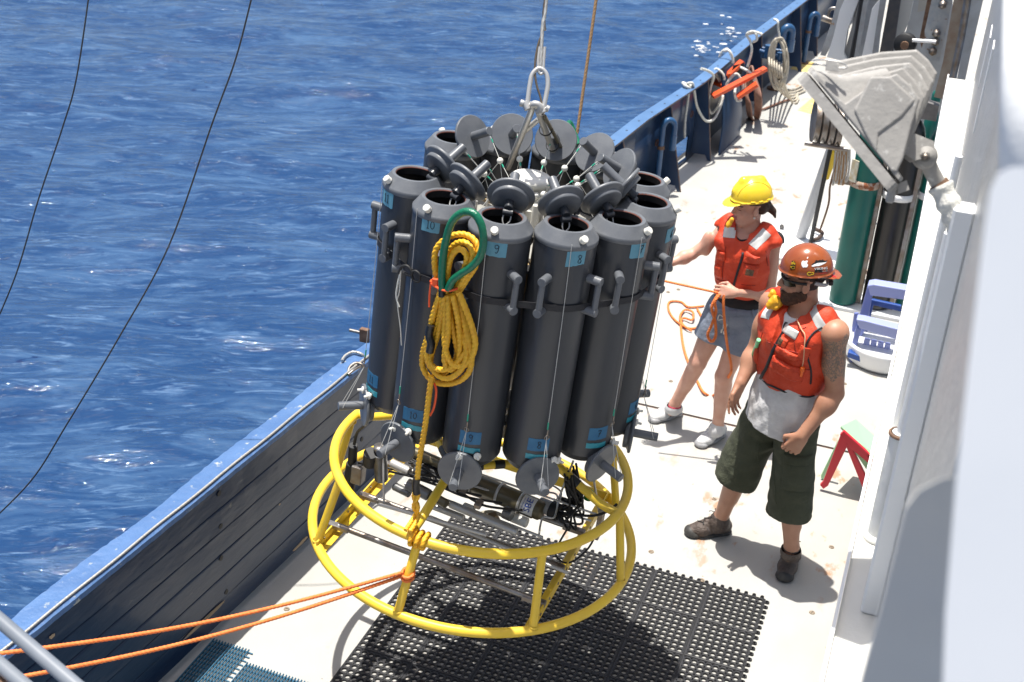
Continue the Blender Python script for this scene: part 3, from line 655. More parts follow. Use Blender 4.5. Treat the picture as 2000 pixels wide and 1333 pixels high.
def floodlight():
    M=mat('cast_grey',(.33,.318,.300),.62,var=(.27,.26,.245),var_scale=8,bump=.5,bscale=50,spot=(.44,.43,.41),spot_scale=40,spot_amt=.60)
    D=2.62; root=thing('floodlight','grey cast metal floodlight with stepped fins on a swivel arm','floodlight',AD(1700,220,D)); O=V(root.location)
    def P(px,py,dd=0.): return AD(px,py,D+dd)-O
    # lens frame seen edge on: thick slab running from upper left to lower right
    a=P(1575,150); b=P(1742,360); ax=(b-a).normalized(); view=V(ray(1700,225)).normalized(); nrm=ax.cross(view).normalized()      # in-plane direction away from the body
    if nrm.dot(P(1850,120)-a)<0: nrm=-nrm
    W=.27
    def hull(layers,name,mtl,smooth=False,bev=.006):
        # layers: list of 4-corner loops -> closed loft with rounded corners
        mb=MB(); rings=[]
        for L in layers:
            c=sum((V(q) for q in L),V(0,0,0))/len(L); ring=[]
            n=len(L)
            for i in range(n):
                p0,p1,p2=L[i-1],L[i],L[(i+1)%n]; e0=(p0-p1);e1=(p2-p1); r=min(.018,e0.length*.3,e1.length*.3)
                s=p1+e0.normalized()*r; e=p1+e1.normalized()*r
                for t in (0,.33,.67,1): ring.append((s*(1-t)**2+p1*2*t*(1-t)+e*t*t))
            rings.append(ring)
        n=len(rings[0]); vs=[q for r in rings for q in r]
        fs=[(i*n+k,i*n+(k+1)%n,(i+1)*n+(k+1)%n,(i+1)*n+k) for i in range(len(rings)-1) for k in range(n)]
        mb.add(vs,fs,0,smooth); mb.add(rings[0],[tuple(range(n))]); mb.add(rings[-1],[tuple(reversed(range(n)))])
        return mb.build(name,mtl,root)
    def loop(p,q,depth0,depth1): return [p+view*depth0,q+view*depth0,q+view*depth1,p+view*depth1]
    f0=loop(P(1562,158),P(1736,372),-.11,.14); f1=loop(P(1577,143),P(1752,357),-.11,.14)
    hull([f0,f1],'lens_frame',M)
    f2=loop(P(1581,140),P(1757,352),-.105,.135); f3=loop(P(1588,134),P(1762,346),-.105,.135)
    hull([f2,f3],'door_flange',M)
    # main body: tapering from the flange back to the finned end
    g0=loop(P(1592,140),P(1750,338),-.10,.13); g1=loop(P(1650,150),P(1764,290),-.085,.12); g2=loop(P(1730,135),P(1785,215),-.075,.10)
    hull([g0,g1,g2],'housing',M,True)
    # terraced body: slabs stacked away from the viewer, each one reaching higher and further back
    Q=[((1650,203),(1752,144),(1797,194)),((1640,184),(1764,132),(1807,190)),((1626,150),(1778,122),(1815,176)),((1622,134),(1781,108),(1824,158)),((1640,118),(1791,97),(1831,143))]
    for k,(a_,b_,c_) in enumerate(Q):
        dz=-.100+.048*k; lo_=(1757-2*k,268-4*k)
        pts=[(1598+k*1.,158-k*4),a_,((a_[0]*.45+b_[0]*.55),(a_[1]*.40+b_[1]*.60)-4),b_,((b_[0]*.5+c_[0]*.5)+3,(b_[1]*.5+c_[1]*.5)-3),c_,(c_[0]-16,c_[1]+52),(1764,312),(1752,338),(1742,335)]
        P0=[P(x,y,dz) for x,y in pts]; n=len(P0); mb=MB()
        sh=[q+view*.040+(P(1680,230,dz)-q)*.045 for q in P0]; fr=[q+(P(1690,225,dz)-q)*.03-view*.004 for q in P0]
        mb.add(fr+P0+sh,[tuple(range(n))]+[(i,(i+1)%n,n+(i+1)%n,n+i) for i in range(n)]+[(n+i,n+(i+1)%n,2*n+(i+1)%n,2*n+i) for i in range(n)]+[tuple(reversed(range(2*n,3*n)))])
        o=mb.build('cooling_fin',M,root); md=o.modifiers.new('b','BEVEL'); md.width=.004; md.segments=2
    q=[P(1700,150,-.108),P(1738,150,-.108),P(1788,196,-.108),P(1762,228,-.108),P(1716,262,-.108),P(1712,300,-.108),P(1690,262,-.108),P(1668,215,-.108)]
    mb=MB(); n=len(q); mb.add(q+[v+view*.012 for v in q],[tuple(range(n)),tuple(reversed(range(n,2*n)))]+[(i,(i+1)%n,n+(i+1)%n,n+i) for i in range(n)]); o=mb.build('side_relief',M,root); md=o.modifiers.new('b','BEVEL'); md.width=.004; md.segments=2
    # wire latch at the top
    MB().tube(spline([P(1588,118,-.08),P(1610,117,-.1),P(1640,122,-.11),P(1652,128,-.11),P(1650,134,-.11),P(1620,130,-.1),P(1596,124,-.09)],5),.0018,6).build('wire_latch',M_steel,root)
    MB().prism([(0,0),(.028,-.003),(.022,.018),(.002,.02)],.004,P(1612,138,-.11),X=CR,Y=CU).build('latch_lug',M,root)
    MB().prism([(0,0),(.022,.008),(.016,.028),(-.006,.018)],.03,P(1747,382,-.02),X=CR,Y=CU).build('hinge_lug',M,root)
    MB().box(P(1741,378,-.04),(.018,.018,.04),bev=.004).build('hinge_pin',M,root)
    # yoke and swivel
    mb=MB(); a=P(1768,262,-.02); b=P(1800,300,-.02)
    mb.prism([(0,0),(.05,-.02),(.055,-.05),(.01,-.06),(-.02,-.04)],.03,a,X=CR,Y=CU); mb.build('yoke',M,root)
    c=P(1806,306,-.03); MB().lathe([(0,-.024),(.012,-.024),(.012,-.022),(.020,-.020),(.026,-.008),(.027,.008),(.024,.018),(0,.022)],c,view,28).build('swivel_joint',M,root)
    mb=MB(); mb.lathe([(0,-.034),(.0065,-.034),(.0065,-.024),(.011,-.024),(.011,-.022)],c,view,6); mb.build('swivel_bolt',M_galv,root)
    MB().tube([c,P(1822,340,-.01),P(1834,362,0.)],[.017,.0165,.0165],16).build('arm_stub',M,root)
    MB().tube([P(1832,358,0),P(1838,366,0.)],.021,16).build('rusty_collar',M_rusty,root)
    r=random.Random(2); path=spline([P(1836,362,0),P(1850,392,.0),P(1862,420,.0),P(1873,446,.02),P(1884,470,.06)],6)
    MB().tube(path,[.0245+.0025*math.sin(i*1.1)+r.uniform(-.001,.001) for i in range(len(path)-0)],18).build('painted_sleeve',mat('lumpy_paint',(.66,.66,.62),.6,var=(.58,.57,.53),var_scale=22,bump=.5,bscale=60,bump2=(30,.4)),root)
floodlight()
# ================================================================ GAS CYLINDERS
M_gcyl=mat('cylinder_green',(.004,.105,.085),.35,var=(.006,.13,.105),var_scale=5,bump=.1)
M_bcyl=mat('cylinder_black',(.010,.010,.011),.28,var=(.02,.018,.017),var_scale=5)
def cylinders():
    def cyl(x,y,h,r,m,label,grp=None):
        root=thing('gas_cylinder',label,'gas cylinder',(x,y,.03),grp)
        MB().lathe([(0,0),(r-.012,0),(r,.014),(r,.014),(r,h-.16),(r*.97,h-.12),(r*.82,h-.06),(r*.55,h-.015),(r*.3,h),(0,h)],seg=36).build('shell',m,root)
        MB().lathe([(.03,h-.01),(.036,h+.0),(.036,h+.09),(.028,h+.12),(0,h+.13)],seg=20).build('valve_cap',m,root)
        return root
    g=cyl(-.475,8.80,1.42,.10,M_gcyl,'large green gas cylinder behind the bearded man, held by a rusty strap','x')
    del g['group']
    x=MB(); x.lathe([(.1015,0),(.1045,0),(.1045,.055),(.1015,.055),(.1015,0)],(0,0,.92),seg=36); x.build('strap',mat('strap_rust',(.36,.20,.12),.8,var=(.55,.50,.44),var_scale=22,bump=.5,bscale=90,spot=(.25,.08,.03),spot_scale=30,spot_amt=.5),g)
    MB().box((-.03,-.108,1.04),(.06,.008,.16)).build('paper_label',mat('paper',(.70,.70,.62),.7,var=(.55,.45,.25),var_scale=25),g).rotation_euler.z=-.6
    b=cyl(-.235,8.84,1.45,.105,M_bcyl,'black gas cylinder with a white strap beside the green one'); 
    x=MB(); x.lathe([(.1065,0),(.110,0),(.110,.05),(.1065,.05),(.1065,0)],(0,0,.86),seg=36); x.build('strap',M_white2,b)
    c=cyl(.0,8.9,1.42,.105,M_gcyl,'dark green gas cylinder partly hidden by the white deck edge')
    x=MB(); x.lathe([(.1065,0),(.110,0),(.110,.05),(.1065,.05),(.1065,0)],(0,0,.88),seg=36); x.build('strap',M_white2,c)
    sm=cyl(-.13,9.75,1.30,.055,M_gcyl,'slim green gas cylinder standing behind the floodlight joint')
    tray=thing('cylinder_rack','white steel rack tray and uprights holding the gas cylinders','rack',(-.25,8.85,0))
    MB().box((.03,.0,.014),(.86,.34,.028),bev=.004).build('tray',M_white2,tray)
    for dx in (-.115,.125): MB().box((dx,-.02,.6),(.04,.05,1.15),bev=.004).build('upright',M_galv,tray)
    MB().box((.0,.14,.9),(.8,.02,.06)).build('back_bar',M_galv,tray)
cylinders()
def chair():
    M=mat('lavender_plastic',(.13,.17,.42),.4,var=(.16,.20,.46),var_scale=5); M2=mat('blue_plastic',(.02,.07,.28),.4); M3=mat('pale_lilac_plastic',(.30,.34,.60),.4)
    yy=7.98; root=thing('plastic_chair','lavender and blue plastic armchair sitting on a white tub by the gas cylinders','chair',(-.2,yy,.2)); O=V(root.location)
    def P(px,py,y=yy): return AY(px,py,y)-O
    def slab(pts,th,name,m,y):
        p=[P(a,b,y) for a,b in pts]; n=len(p); mb=MB(); back=[q+V(0,th,0) for q in p]
        mb.add(p+back,[tuple(range(n)),tuple(reversed(range(n,2*n)))]+[(i,(i+1)%n,n+(i+1)%n,n+i) for i in range(n)]); o=mb.build(name,m,root)
        md=o.modifiers.new('bev','BEVEL'); md.width=.006; md.segments=2; return o
    slab([(1694,558),(1706,556),(1840,578),(1840,596),(1700,578)],.10,'back_rail',M3,8.02)
    slab([(1694,560),(1704,577),(1692,640),(1668,690),(1655,715),(1650,700),(1672,640)],.05,'back_side',M,8.05)
    slab([(1700,585),(1760,598),(1760,610),(1706,597),(1700,622),(1688,618)],.03,'inner_frame',M2,8.13)
    slab([(1672,624),(1686,626),(1760,645),(1830,662),(1830,680),(1750,664),(1678,642)],.09,'arm_rest',M3,7.86)
    slab([(1656,700),(1672,640),(1682,644),(1664,712)],.06,'arm_post',M,7.88)
    slab([(1656,688),(1690,700),(1750,715),(1830,735),(1830,752),(1740,728),(1690,712),(1654,698)],.06,'seat_apron',M2,7.8)
    for k in range(4):
        x=1688+k*13.5; y=662+k*3
        slab([(x,y),(x+11,y+2.5),(x+9,y+20),(x-3,y+15)],.03,'seat_slat',M3,7.93)
    slab([(1684,683),(1740,702),(1740,712),(1684,692)],.05,'seat_front',M,7.90)
    for k in range(3):
        x=1668+k*11; slab([(x,612),(x+9,612),(x+4,650),(x-5,646)],.02,'back_slat',M,8.09)
    t=thing('white_tub','low white rounded tub under the plastic chair','tub',(-.10,8.02,0))
    MB().lathe([(0,0),(.22,0),(.25,.03),(.265,.13),(.265,.15),(.25,.15),(.24,.13),(0,.13)],seg=36).build('tub_body',M_white2,t)
chair()
def stool():
    R=mat('red_plastic',(.52,.012,.03),.35); G=mat('mint_plastic',(.34,.62,.36),.4)
    root=thing('step_stool','small folding stool with mint green top and red legs','stool',AZ(1625,930,0)); O=V(root.location); Y0=6.22
    def P(px,py,y): return AY(px,py,y)-O
    def slab(pts,y,th,name,m):
        p=[P(a,b,y) for a,b in pts]; n=len(p); mb=MB(); back=[q+V(.0,th,0) for q in p]
        mb.add(p+back,[tuple(range(n)),tuple(reversed(range(n,2*n)))]+[(i,(i+1)%n,n+(i+1)%n,n+i) for i in range(n)]); o=mb.build(name,m,root)
        md=o.modifiers.new('bev','BEVEL'); md.width=.003; md.segments=2; return o
    # top: tilted slab
    q=[P(1642,832,6.25),P(1672,818,6.45),P(1702,855,6.45),P(1740,880,6.4),P(1740,905,6.2),P(1695,888,6.2)]
    mb=MB(); n=len(q); mb.add(q+[v-V(0,0,.018) for v in q],[tuple(range(n)),tuple(reversed(range(n,2*n)))]+[(i,(i+1)%n,n+(i+1)%n,n+i) for i in range(n)]); o=mb.build('stool_top',G,root); md=o.modifiers.new('bev','BEVEL'); md.width=.004; md.segments=2
    slab([(1640,850),(1648,843),(1700,890),(1740,925),(1740,940),(1694,904),(1656,872)],6.2,.025,'red_rail',R)
    slab([(1641,852),(1657,868),(1617,950),(1608,956),(1601,948),(1607,942)],6.2,.025,'leg',R)
    slab([(1648,862),(1662,872),(1700,950),(1720,1000),(1705,1000),(1685,955)],6.21,.025,'leg',R)
    slab([(1636,862),(1641,856),(1612,935),(1604,937),(1603,930)],6.32,.02,'leg',G)
    slab([(1670,885),(1690,900),(1720,930),(1720,960)],6.33,.02,'leg',G)
stool()
# ================================================================ DAVIT / WINCH FRAME behind (top right)
def davit():
    root=thing('winch_frame','tall white and grey steel winch frame with cables at the top right','winch frame',AY(1700,200,9.6)); O=V(root.location)
    Wp=M_white2; G=mat('frame_grey',(.34,.36,.38),.5,.2,var=(.27,.27,.27),var_scale=12,bump=.3,bscale=50,spot=(.30,.17,.08),spot_scale=18,spot_amt=.66); Dk=mat('frame_dark',(.05,.055,.065),.5,var=(.09,.08,.08),var_scale=15)
    def beam(pts,y,th,name,m):
        p=[AY(a,b,y)-O for a,b in pts]; n=len(p); mb=MB(); back=[q+V(0,th,0) for q in p]
        mb.add(p+back,[tuple(range(n)),tuple(reversed(range(n,2*n)))]+[(i,(i+1)%n,n+(i+1)%n,n+i) for i in range(n)]); return mb.build(name,m,root)
    beam([(1658,-20),(1684,-20),(1655,60),(1648,105),(1656,122),(1615,112),(1628,70),(1640,20)],9.6,.1,'white_channel',Wp)
    beam([(1640,-20),(1660,-20),(1630,75),(1612,110),(1602,108),(1625,40)],9.7,.1,'channel_flange',G)
    beam([(1684,-20),(1694,-20),(1668,105),(1655,122),(1650,100)],9.65,.04,'channel_web',G)
    beam([(1676,-20),(1716,-20),(1690,130),(1650,135)],10.1,.05,'dark_panel',Dk)
    beam([(1690,-20),(1700,-20),(1676,110),(1668,112)],9.4,.03,'grey_bar',G)
    beam([(1700,-20),(1728,-20),(1712,130),(1668,130),(1685,60)],9.5,.06,'grey_column',G)
    beam([(1703,18),(1722,-6),(1716,60),(1700,125),(1680,125),(1690,80)],9.35,.04,'white_column',Wp)
    beam([(1722,-20),(1734,-20),(1708,130),(1700,130)],9.3,.05,'column_edge',G)
    beam([(1740,-20),(1762,-20),(1740,135),(1712,135)],9.8,.05,'post',Dk)
    beam([(1756,-20),(1788,-20),(1776,40),(1752,100),(1736,110)],9.9,.05,'pale_gusset',mat('pale_beige',(.50,.49,.46),.6))
    beam([(1788,-20),(1860,-20),(1860,240),(1700,240),(1740,110),(1770,60)],10.6,.05,'back_panel',mat('back_panel_grey',(.36,.37,.38),.6,var=(.3,.3,.3),var_scale=6))
    beam([(1796,-10),(1812,-10),(1812,20),(1792,24)],10.5,.03,'control_box',mat('box_tan',(.34,.32,.28),.6))
    beam([(1824,-20),(1864,-20),(1846,75),(1835,120),(1806,118),(1806,60)],8.9,.02,'bolted_plate',mat('galv_plate',(.30,.34,.38),.45,.5,var=(.40,.42,.43),var_scale=20,spot=(.22,.13,.09),spot_scale=24,spot_amt=.62,bump=.4,bscale=60))
    beam([(1815,-20),(1824,-20),(1806,75),(1800,95),(1796,75)],8.95,.04,'plate_edge',M_rusty)
    for px,py in ((1841,10),(1829,66),(1822,101),(1827,82)):
        p=AY(px,py,8.88)-O; mb=MB(); mb.lathe([(0,-.022),(.02,-.022),(.02,-.008),(.03,-.006),(.03,0)],p,(0,1,0),6); mb.build('bolt',M_galv,root)
    beam([(1866,-20),(1896,-20),(1870,110),(1846,195),(1824,190),(1842,120)],8.8,.05,'tan_channel',mat('tan_steel',(.30,.26,.21),.6,.1,var=(.24,.17,.12),var_scale=14,bump=.4,bscale=60))
    beam([(1900,-20),(1925,-20),(1895,110),(1868,240),(1852,240),(1870,150)],8.7,.05,'outer_column',mat('outer_grey',(.40,.42,.44),.55,var=(.33,.33,.33),var_scale=15,spot=(.3,.16,.08),spot_scale=20,spot_amt=.68))
    MB().tube(spline([AY(1893,-20,8.6)-O,AY(1880,60,8.6)-O,AY(1868,120,8.6)-O,AY(1858,170,8.6)-O],6),.024,10).build('pipe',M_galv,root)
    beam([(1790,195),(1834,208),(1828,238),(1785,230)],8.8,.1,'foot_block',mat('dark_iron',(.13,.125,.12),.6,.2,var=(.2,.19,.18),var_scale=20,bump=.4,bscale=60))
    # small roller
    p=AY(1768,86,8.85)-O; MB().lathe([(0,-.03),(.07,-.03),(.075,-.02),(.075,.02),(.07,.03),(0,.03)],p,(0.2,1,.0),28).build('roller',M_black,root)
    MB().tube([AY(1782,79,8.8)-O,AY(1828,82,8.8)-O],.012,10).build('roller_pin',M_white2,root)
    MB().cyl(p+V(0,-.06,0),p+V(0,-.04,0),.028,10).build('roller_nut',M_rusty,root)
    # cable bundle
    for k in range(5):
        x=1680+k*4.5; MB().tube([AY(x+4,-20,9.55)-O,AY(x-8,60,9.55)-O,AY(x-20,118,9.55)-O],.011,8).build('hoisting_cable',M_cable,root)
    # leaning grey spar to the deck plate
    t=thing('leaning_spar','smooth light grey spar leaning from the deck plate up to the winch frame','spar',AZ(1562,468,0)); O2=V(t.location)
    a=AZ(1562,468,0)-O2; b=AY(1652,215,9.6)-O2
    MB().tube([a,b],.043,20).build('spar_tube',mat('spar_grey',(.42,.43,.45),.4,var=(.46,.47,.48),var_scale=4),t)
    MB().tube([a+(b-a)*.52+V(.03,-.05,0),a+(b-a)*.72+V(.03,-.05,0)],.03,10).build('yellow_band',mat('yellow_tape',(.75,.50,.02),.5),t)
    c=thing('black_strap','black webbing strap tensioned down to a shackle on the deck','strap',AZ(1583,475,0)); O3=V(c.location)
    MB().tube([AZ(1583,475,.04)-O3,AY(1600,395,9.55)-O3,AY(1622,290,9.5)-O3,AY(1640,200,9.5)-O3],.017,8,flat=.3).build('webbing',M_black,c)
    MB().tube(spline([AZ(1583,470,.03)-O3,AZ(1598,466,.05)-O3,AZ(1606,455,.06)-O3,AZ(1592,448,.06)-O3],6),.017,8).build('shackle',mat('dark_rust',(.07,.045,.035),.7,.3,bump=.5),c)
    pl=thing('deck_doubler','white deck plate at the foot of the leaning spar','plate',AZ(1580,450,0)); O4=V(pl.location)
    q=[AZ(1510,441,0),AZ(1620,452,0),AZ(1640,500,0),AZ(1640,540,0),AZ(1490,500,0)]; mb=MB(); n=len(q); mb.add([v-O4+V(0,0,.022) for v in q]+[v-O4 for v in q],[tuple(range(n))]+[(i,(i+1)%n,n+(i+1)%n,n+i) for i in range(n)]); mb.build('doubler_sheet',M_white2,pl)
    MB().cyl(AZ(1527,443,.02)-O4,AZ(1527,443,.05)-O4,.022,6).build('bolt',M_galv,pl)
    # sheave stack below the floodlight
    s=thing('sheave_block','stack of grey cable sheaves on a pin below the floodlight','sheave',AY(1600,250,8.6)); O5=V(s.location)
    for k in range(4):
        mb=MB(); cx=1594+k*14; p=AY(cx,236+k*4,8.6)-O5
        mb.lathe([(0,-.012),(.13,-.012),(.15,-.02),(.155,-.016),(.13,0),(.155,.016),(.15,.02),(.13,.012),(0,.012)],p,(1,.25,0),30); mb.build('sheave',M_galv,s)
    MB().tube([AY(1572,280,8.5)-O5,AY(1655,293,8.5)-O5],.017,10).build('pin',M_galv,s)
    r=random.Random(6)
    for k in range(7):
        x=1632+k*4+r.uniform(-1,1); w=5
        MB().tube([q-O5 for q in spline([AY(x,292,8.5),AY(x-3,325,8.5),AY(x-6,350+r.uniform(-6,14),8.5),AY(x-2,352,8.5),AY(x+2,325,8.5),AY(x+3,292,8.5)],5)],.008,6).build('hanging_cord',M_tan if k%2 else M_wire,s)
    MB().tube([q-O5 for q in spline([AY(1640,300,8.5),AY(1622,360,8.5),AY(1618,400,8.5),AY(1600,455,8.5)],6)],.008,6).build('hanging_cord',M_rusty,s)
    # shackle on the bulwark side
    k=thing('bow_shackle','galvanised bow shackle on the white frame near the bulwark','shackle',AY(1622,40,10.)); O6=V(k.location)
    MB().tube([q-O6 for q in spline([AY(1622,44,10.),AY(1618,30,10.),AY(1622,18,10.),AY(1634,18,10),AY(1637,30,10),AY(1630,44,10)],6)],.014,8).build('bow',M_galv,k)
    MB().cyl(AY(1606,35,10.)-O6,AY(1634,45,10.)-O6,.026,12).build('pin',M_galv,k)
davit()
# ================================================================ WATER SAMPLING ROSETTE
M_pvc=mat('grey_pvc',(.028,.031,.037),.28,var=(.044,.047,.054),var_scale=7,bump=.12,bscale=90,spot=(.10,.10,.10),spot_scale=48,spot_amt=.71,vstretch=(1,1,.35),rvar=.14)
M_pvc2=mat('grey_pvc_lid',(.098,.106,.120),.40,var=(.135,.143,.155),var_scale=12,bump=.15,bscale=110,spot=(.16,.16,.16),spot_scale=30,spot_amt=.70)
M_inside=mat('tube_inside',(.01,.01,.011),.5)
M_oring=mat('o_ring',(.16,.06,.045),.5)
M_nylon=mat('white_nylon',(.74,.73,.68),.4,var=(.66,.64,.57),var_scale=30)
M_yellow=mat('yellow_paint',(.80,.55,.035),.36,var=(.72,.48,.05),var_scale=5,bump=.12,bscale=70,spot=(.16,.12,.07),spot_scale=34,spot_amt=.72,rvar=.12)
M_tape=mat('blue_tape',(.10,.28,.38),.6,var=(.13,.33,.43),var_scale=20)
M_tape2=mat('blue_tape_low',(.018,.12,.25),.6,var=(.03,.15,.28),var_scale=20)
M_teal=mat('teal_tape',(.03,.27,.34),.4)
M_ink=mat('ink',(.012,.012,.02),.6)
M_mono=mat('monofilament',(.50,.50,.48),.3)
M_greenwhip=mat('green_whipping',(.02,.35,.22),.5)
M_olive=mat('olive_housing',(.105,.088,.050),.32,.25,var=(.13,.11,.065),var_scale=6)
M_strap=mat('black_webbing',(.016,.016,.02),.6,bump=.6,bscale=220)
M_tapeblk=mat('black_tape',(.012,.012,.012),.35,bump=.3)
C0=V(-1.583,4.137,.74); nn=V(.0734,.0296,1).normalized(); ee1=(V(1,0,0)-nn*nn.x).normalized(); ee2=nn.cross(ee1)
RM=frame_mtx(C0,ee1,ee2,nn)
def RL(px,py,z):
    """point of plane z (rosette frame) that is seen at px,py, in the rosette's own frame"""
    p=AP(px,py,nn,C0+nn*z); return RM.inverted()@p
ros=thing('sampling_rosette','yellow framed water sampling rosette with a ring of grey bottles hanging over the deck','rosette',mtx=RM)
BX=.035                                   # bottle ring sits a little off the frame centre
def text_mesh(s,size,m,name,ext=.0004):
    cu=bpy.data.curves.new(name,'FONT'); cu.body=s; cu.size=size; cu.extrude=ext; cu.align_x='CENTER'; cu.align_y='CENTER'; cu.resolution_u=3
    o=bpy.data.objects.new(name,cu); COL.objects.link(o); dg=bpy.context.evaluated_depsgraph_get(); me=bpy.data.meshes.new_from_object(o.evaluated_get(dg)); bpy.data.objects.remove(o)
    me.materials.clear(); me.materials.append(m); return me
STROKES={'1':[[(-.1,.35),(0,.5),(0,-.5)],[(-.14,-.5),(.14,-.5)]],'0':[[(.22*math.cos(a),.45*math.sin(a)) for a in np.linspace(1.6,7.9,14)]],
 '9':[[(.2,.3),(.05,.5),(-.2,.4),(-.2,.12),(.0,.02),(.2,.2),(.22,.4),(.2,-.1),(.05,-.5),(-.12,-.42)]],
 '8':[[(.15,.4),(-.02,.5),(-.2,.35),(-.05,.08),(.18,-.15),(.15,-.42),(-.05,-.5),(-.2,-.35),(-.12,-.12),(.1,.1),(.2,.3),(.15,.4)]],
 '7':[[(-.25,.45),(.25,.5),(.05,.0),(-.05,-.5)],[(-.12,.02),(.2,.05)]],'6':[[(.15,.5),(-.12,.2),(-.2,-.2),(0,-.48),(.2,-.3),(.12,-.05),(-.15,-.08)]],'5':[[(.2,.48),(-.12,.45),(-.15,.1),(.1,.12),(.2,-.15),(.05,-.45),(-.2,-.4)]],
 '4':[[(.05,.5),(-.22,-.05),(.22,-.05)],[(.1,.2),(.08,-.5)]],'3':[[(-.18,.42),(.08,.5),(.15,.25),(-.05,.05),(.18,-.15),(.1,-.45),(-.2,-.4)]],'2':[[(-.18,.35),(.02,.5),(.18,.3),(-.18,-.45),(.2,-.45)]]}
def cyl_patch(a0,a1,z0,z1,R,th,name,m,par,skew=0.,jag=0.,n=10):
    """thin sheet wrapped on a cylinder (tape, label)"""
    r=random.Random(int(abs(a0)*999)); vs=[]
    for i in range(n+1):
        t=i/n; a=a0+(a1-a0)*t; dz=skew*t
        j0=r.uniform(-jag,jag);j1=r.uniform(-jag,jag)
        for rr in (R+.0003,R+th):
            for z in (z0+dz+j0,z1+dz+j1): vs.append(V(rr*math.cos(a),rr*math.sin(a),z))
    mb=MB(); fs=[]
    for i in range(n): b=4*i; fs+=[(b+2,b+3,b+7,b+6),(b,b+4,b+5,b+1),(b+1,b+5,b+7,b+3),(b,b+2,b+6,b+4)]
    fs+=[(0,1,3,2),(4*n,4*n+2,4*n+3,4*n+1)]
    mb.add(vs,fs,0,False); return mb.build(name,m,par)
def wrap_writing(s,ac,zc,h,R,par,m=M_ink,r=.0011):
    mb=MB(); w=h*.55; x0=-(len(s)-1)*w/2
    for i,ch in enumerate(s):
        for st in STROKES[ch]:
            P=[]
            for (x,z) in spline([(a,b,0) for a,b in st],3) and [(q.x,q.y) for q in spline([(a,b,0) for a,b in st],3)]:
                aa=ac+((x0+i*w)+x*h)/R; P.append(V((R+.0022)*math.cos(aa),(R+.0022)*math.sin(aa),zc+z*h))
            mb.tube(P,r,5)
    return mb.build('handwriting',m,par)
RB=.451; BR=.1120; ZM=1.641; ZB=.678
def bottle_meshes():
    d={}
    mb=MB()                                    # outer tube + shoulder collar + mouth, hollow inside
    mb.lathe([(.086,ZB-.022),(.094,ZB-.014),(.094,ZB-.014),(BR-.004,ZB+.006),(BR,ZB+.014),(BR,ZB+.014),(BR,ZM-.058)],seg=40)
    d['tube']=mb.mesh('barrel',M_pvc)
    mb=MB(); mb.lathe([(BR,ZM-.058),(BR+.0025,ZM-.055),(BR+.0025,ZM-.040),(BR-.001,ZM-.036),(BR-.001,ZM-.036),(.088,ZM-.004),(.085,ZM),(.085,ZM),(.0735,ZM),(.0735,ZM),(.071,ZM-.003)],seg=40)
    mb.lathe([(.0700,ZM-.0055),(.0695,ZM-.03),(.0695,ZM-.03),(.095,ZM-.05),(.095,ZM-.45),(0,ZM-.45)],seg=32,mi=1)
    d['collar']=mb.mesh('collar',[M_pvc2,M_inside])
    mb=MB(); mb.lathe([(.0722,ZM-.0016),(.0705,ZM-.0035),(.0695,ZM-.0055),(.0700,ZM-.007)],seg=32); d['oring']=mb.mesh('seal_ring',M_oring)
    mb=MB()                                    # lid: local z = outer normal
    mb.lathe([(0,.0),(.062,0),(.066,.003),(.066,.016),(.066,.016),(.074,.022),(.083,.024),(.0855,.027),(.0855,.033),(.083,.036),(.083,.036),(0,.037)],seg=36)
    d['lid']=mb.mesh('lid_disc',M_pvc2)
    mb=MB(); mb.cyl((0,0,.036),(0,0,.135),.0175,18,bev=.0015); d['stem']=mb.mesh('lid_stem',M_pvc2)
    mb=MB(); mb.cyl((0,0,-.034),(0,0,.0),.0165,16,bev=.002); mb.cyl((.018,-.012,-.04),(-.018,-.012,-.04),.012,12,bev=.001); d['knob']=mb.mesh('lid_knob',M_pvc)
    mb=MB(); mb.cyl((0,0,0),(.058,0,0),.0165,16,bev=.0015); d['post']=mb.mesh('handle_post',M_pvc2)
    mb=MB(); mb.cyl((0,0,0),(0,0,.120),.0115,12); d['bar']=mb.mesh('handle_bar',M_pvc2)
    mb=MB(); mb.cyl((0,0,0),(.022,0,0),.0135,14,bev=.002); d['vent']=mb.mesh('vent_screw',M_nylon)
    mb=MB(); mb.lathe([(0,.034),(.005,.034),(.0055,.018),(.0055,.018),(.0145,.016),(.0145,.010),(.008,.008),(.008,0)],d=(1,0,0),seg=12); d['tap']=mb.mesh('drain_valve',M_nylon)
    mb=MB(); mb.cyl((-.004,0,0),(.002,0,0),.013,12); d['boss']=mb.mesh('valve_boss',M_pvc)
    return d
BM=bottle_meshes()
tiplist={}
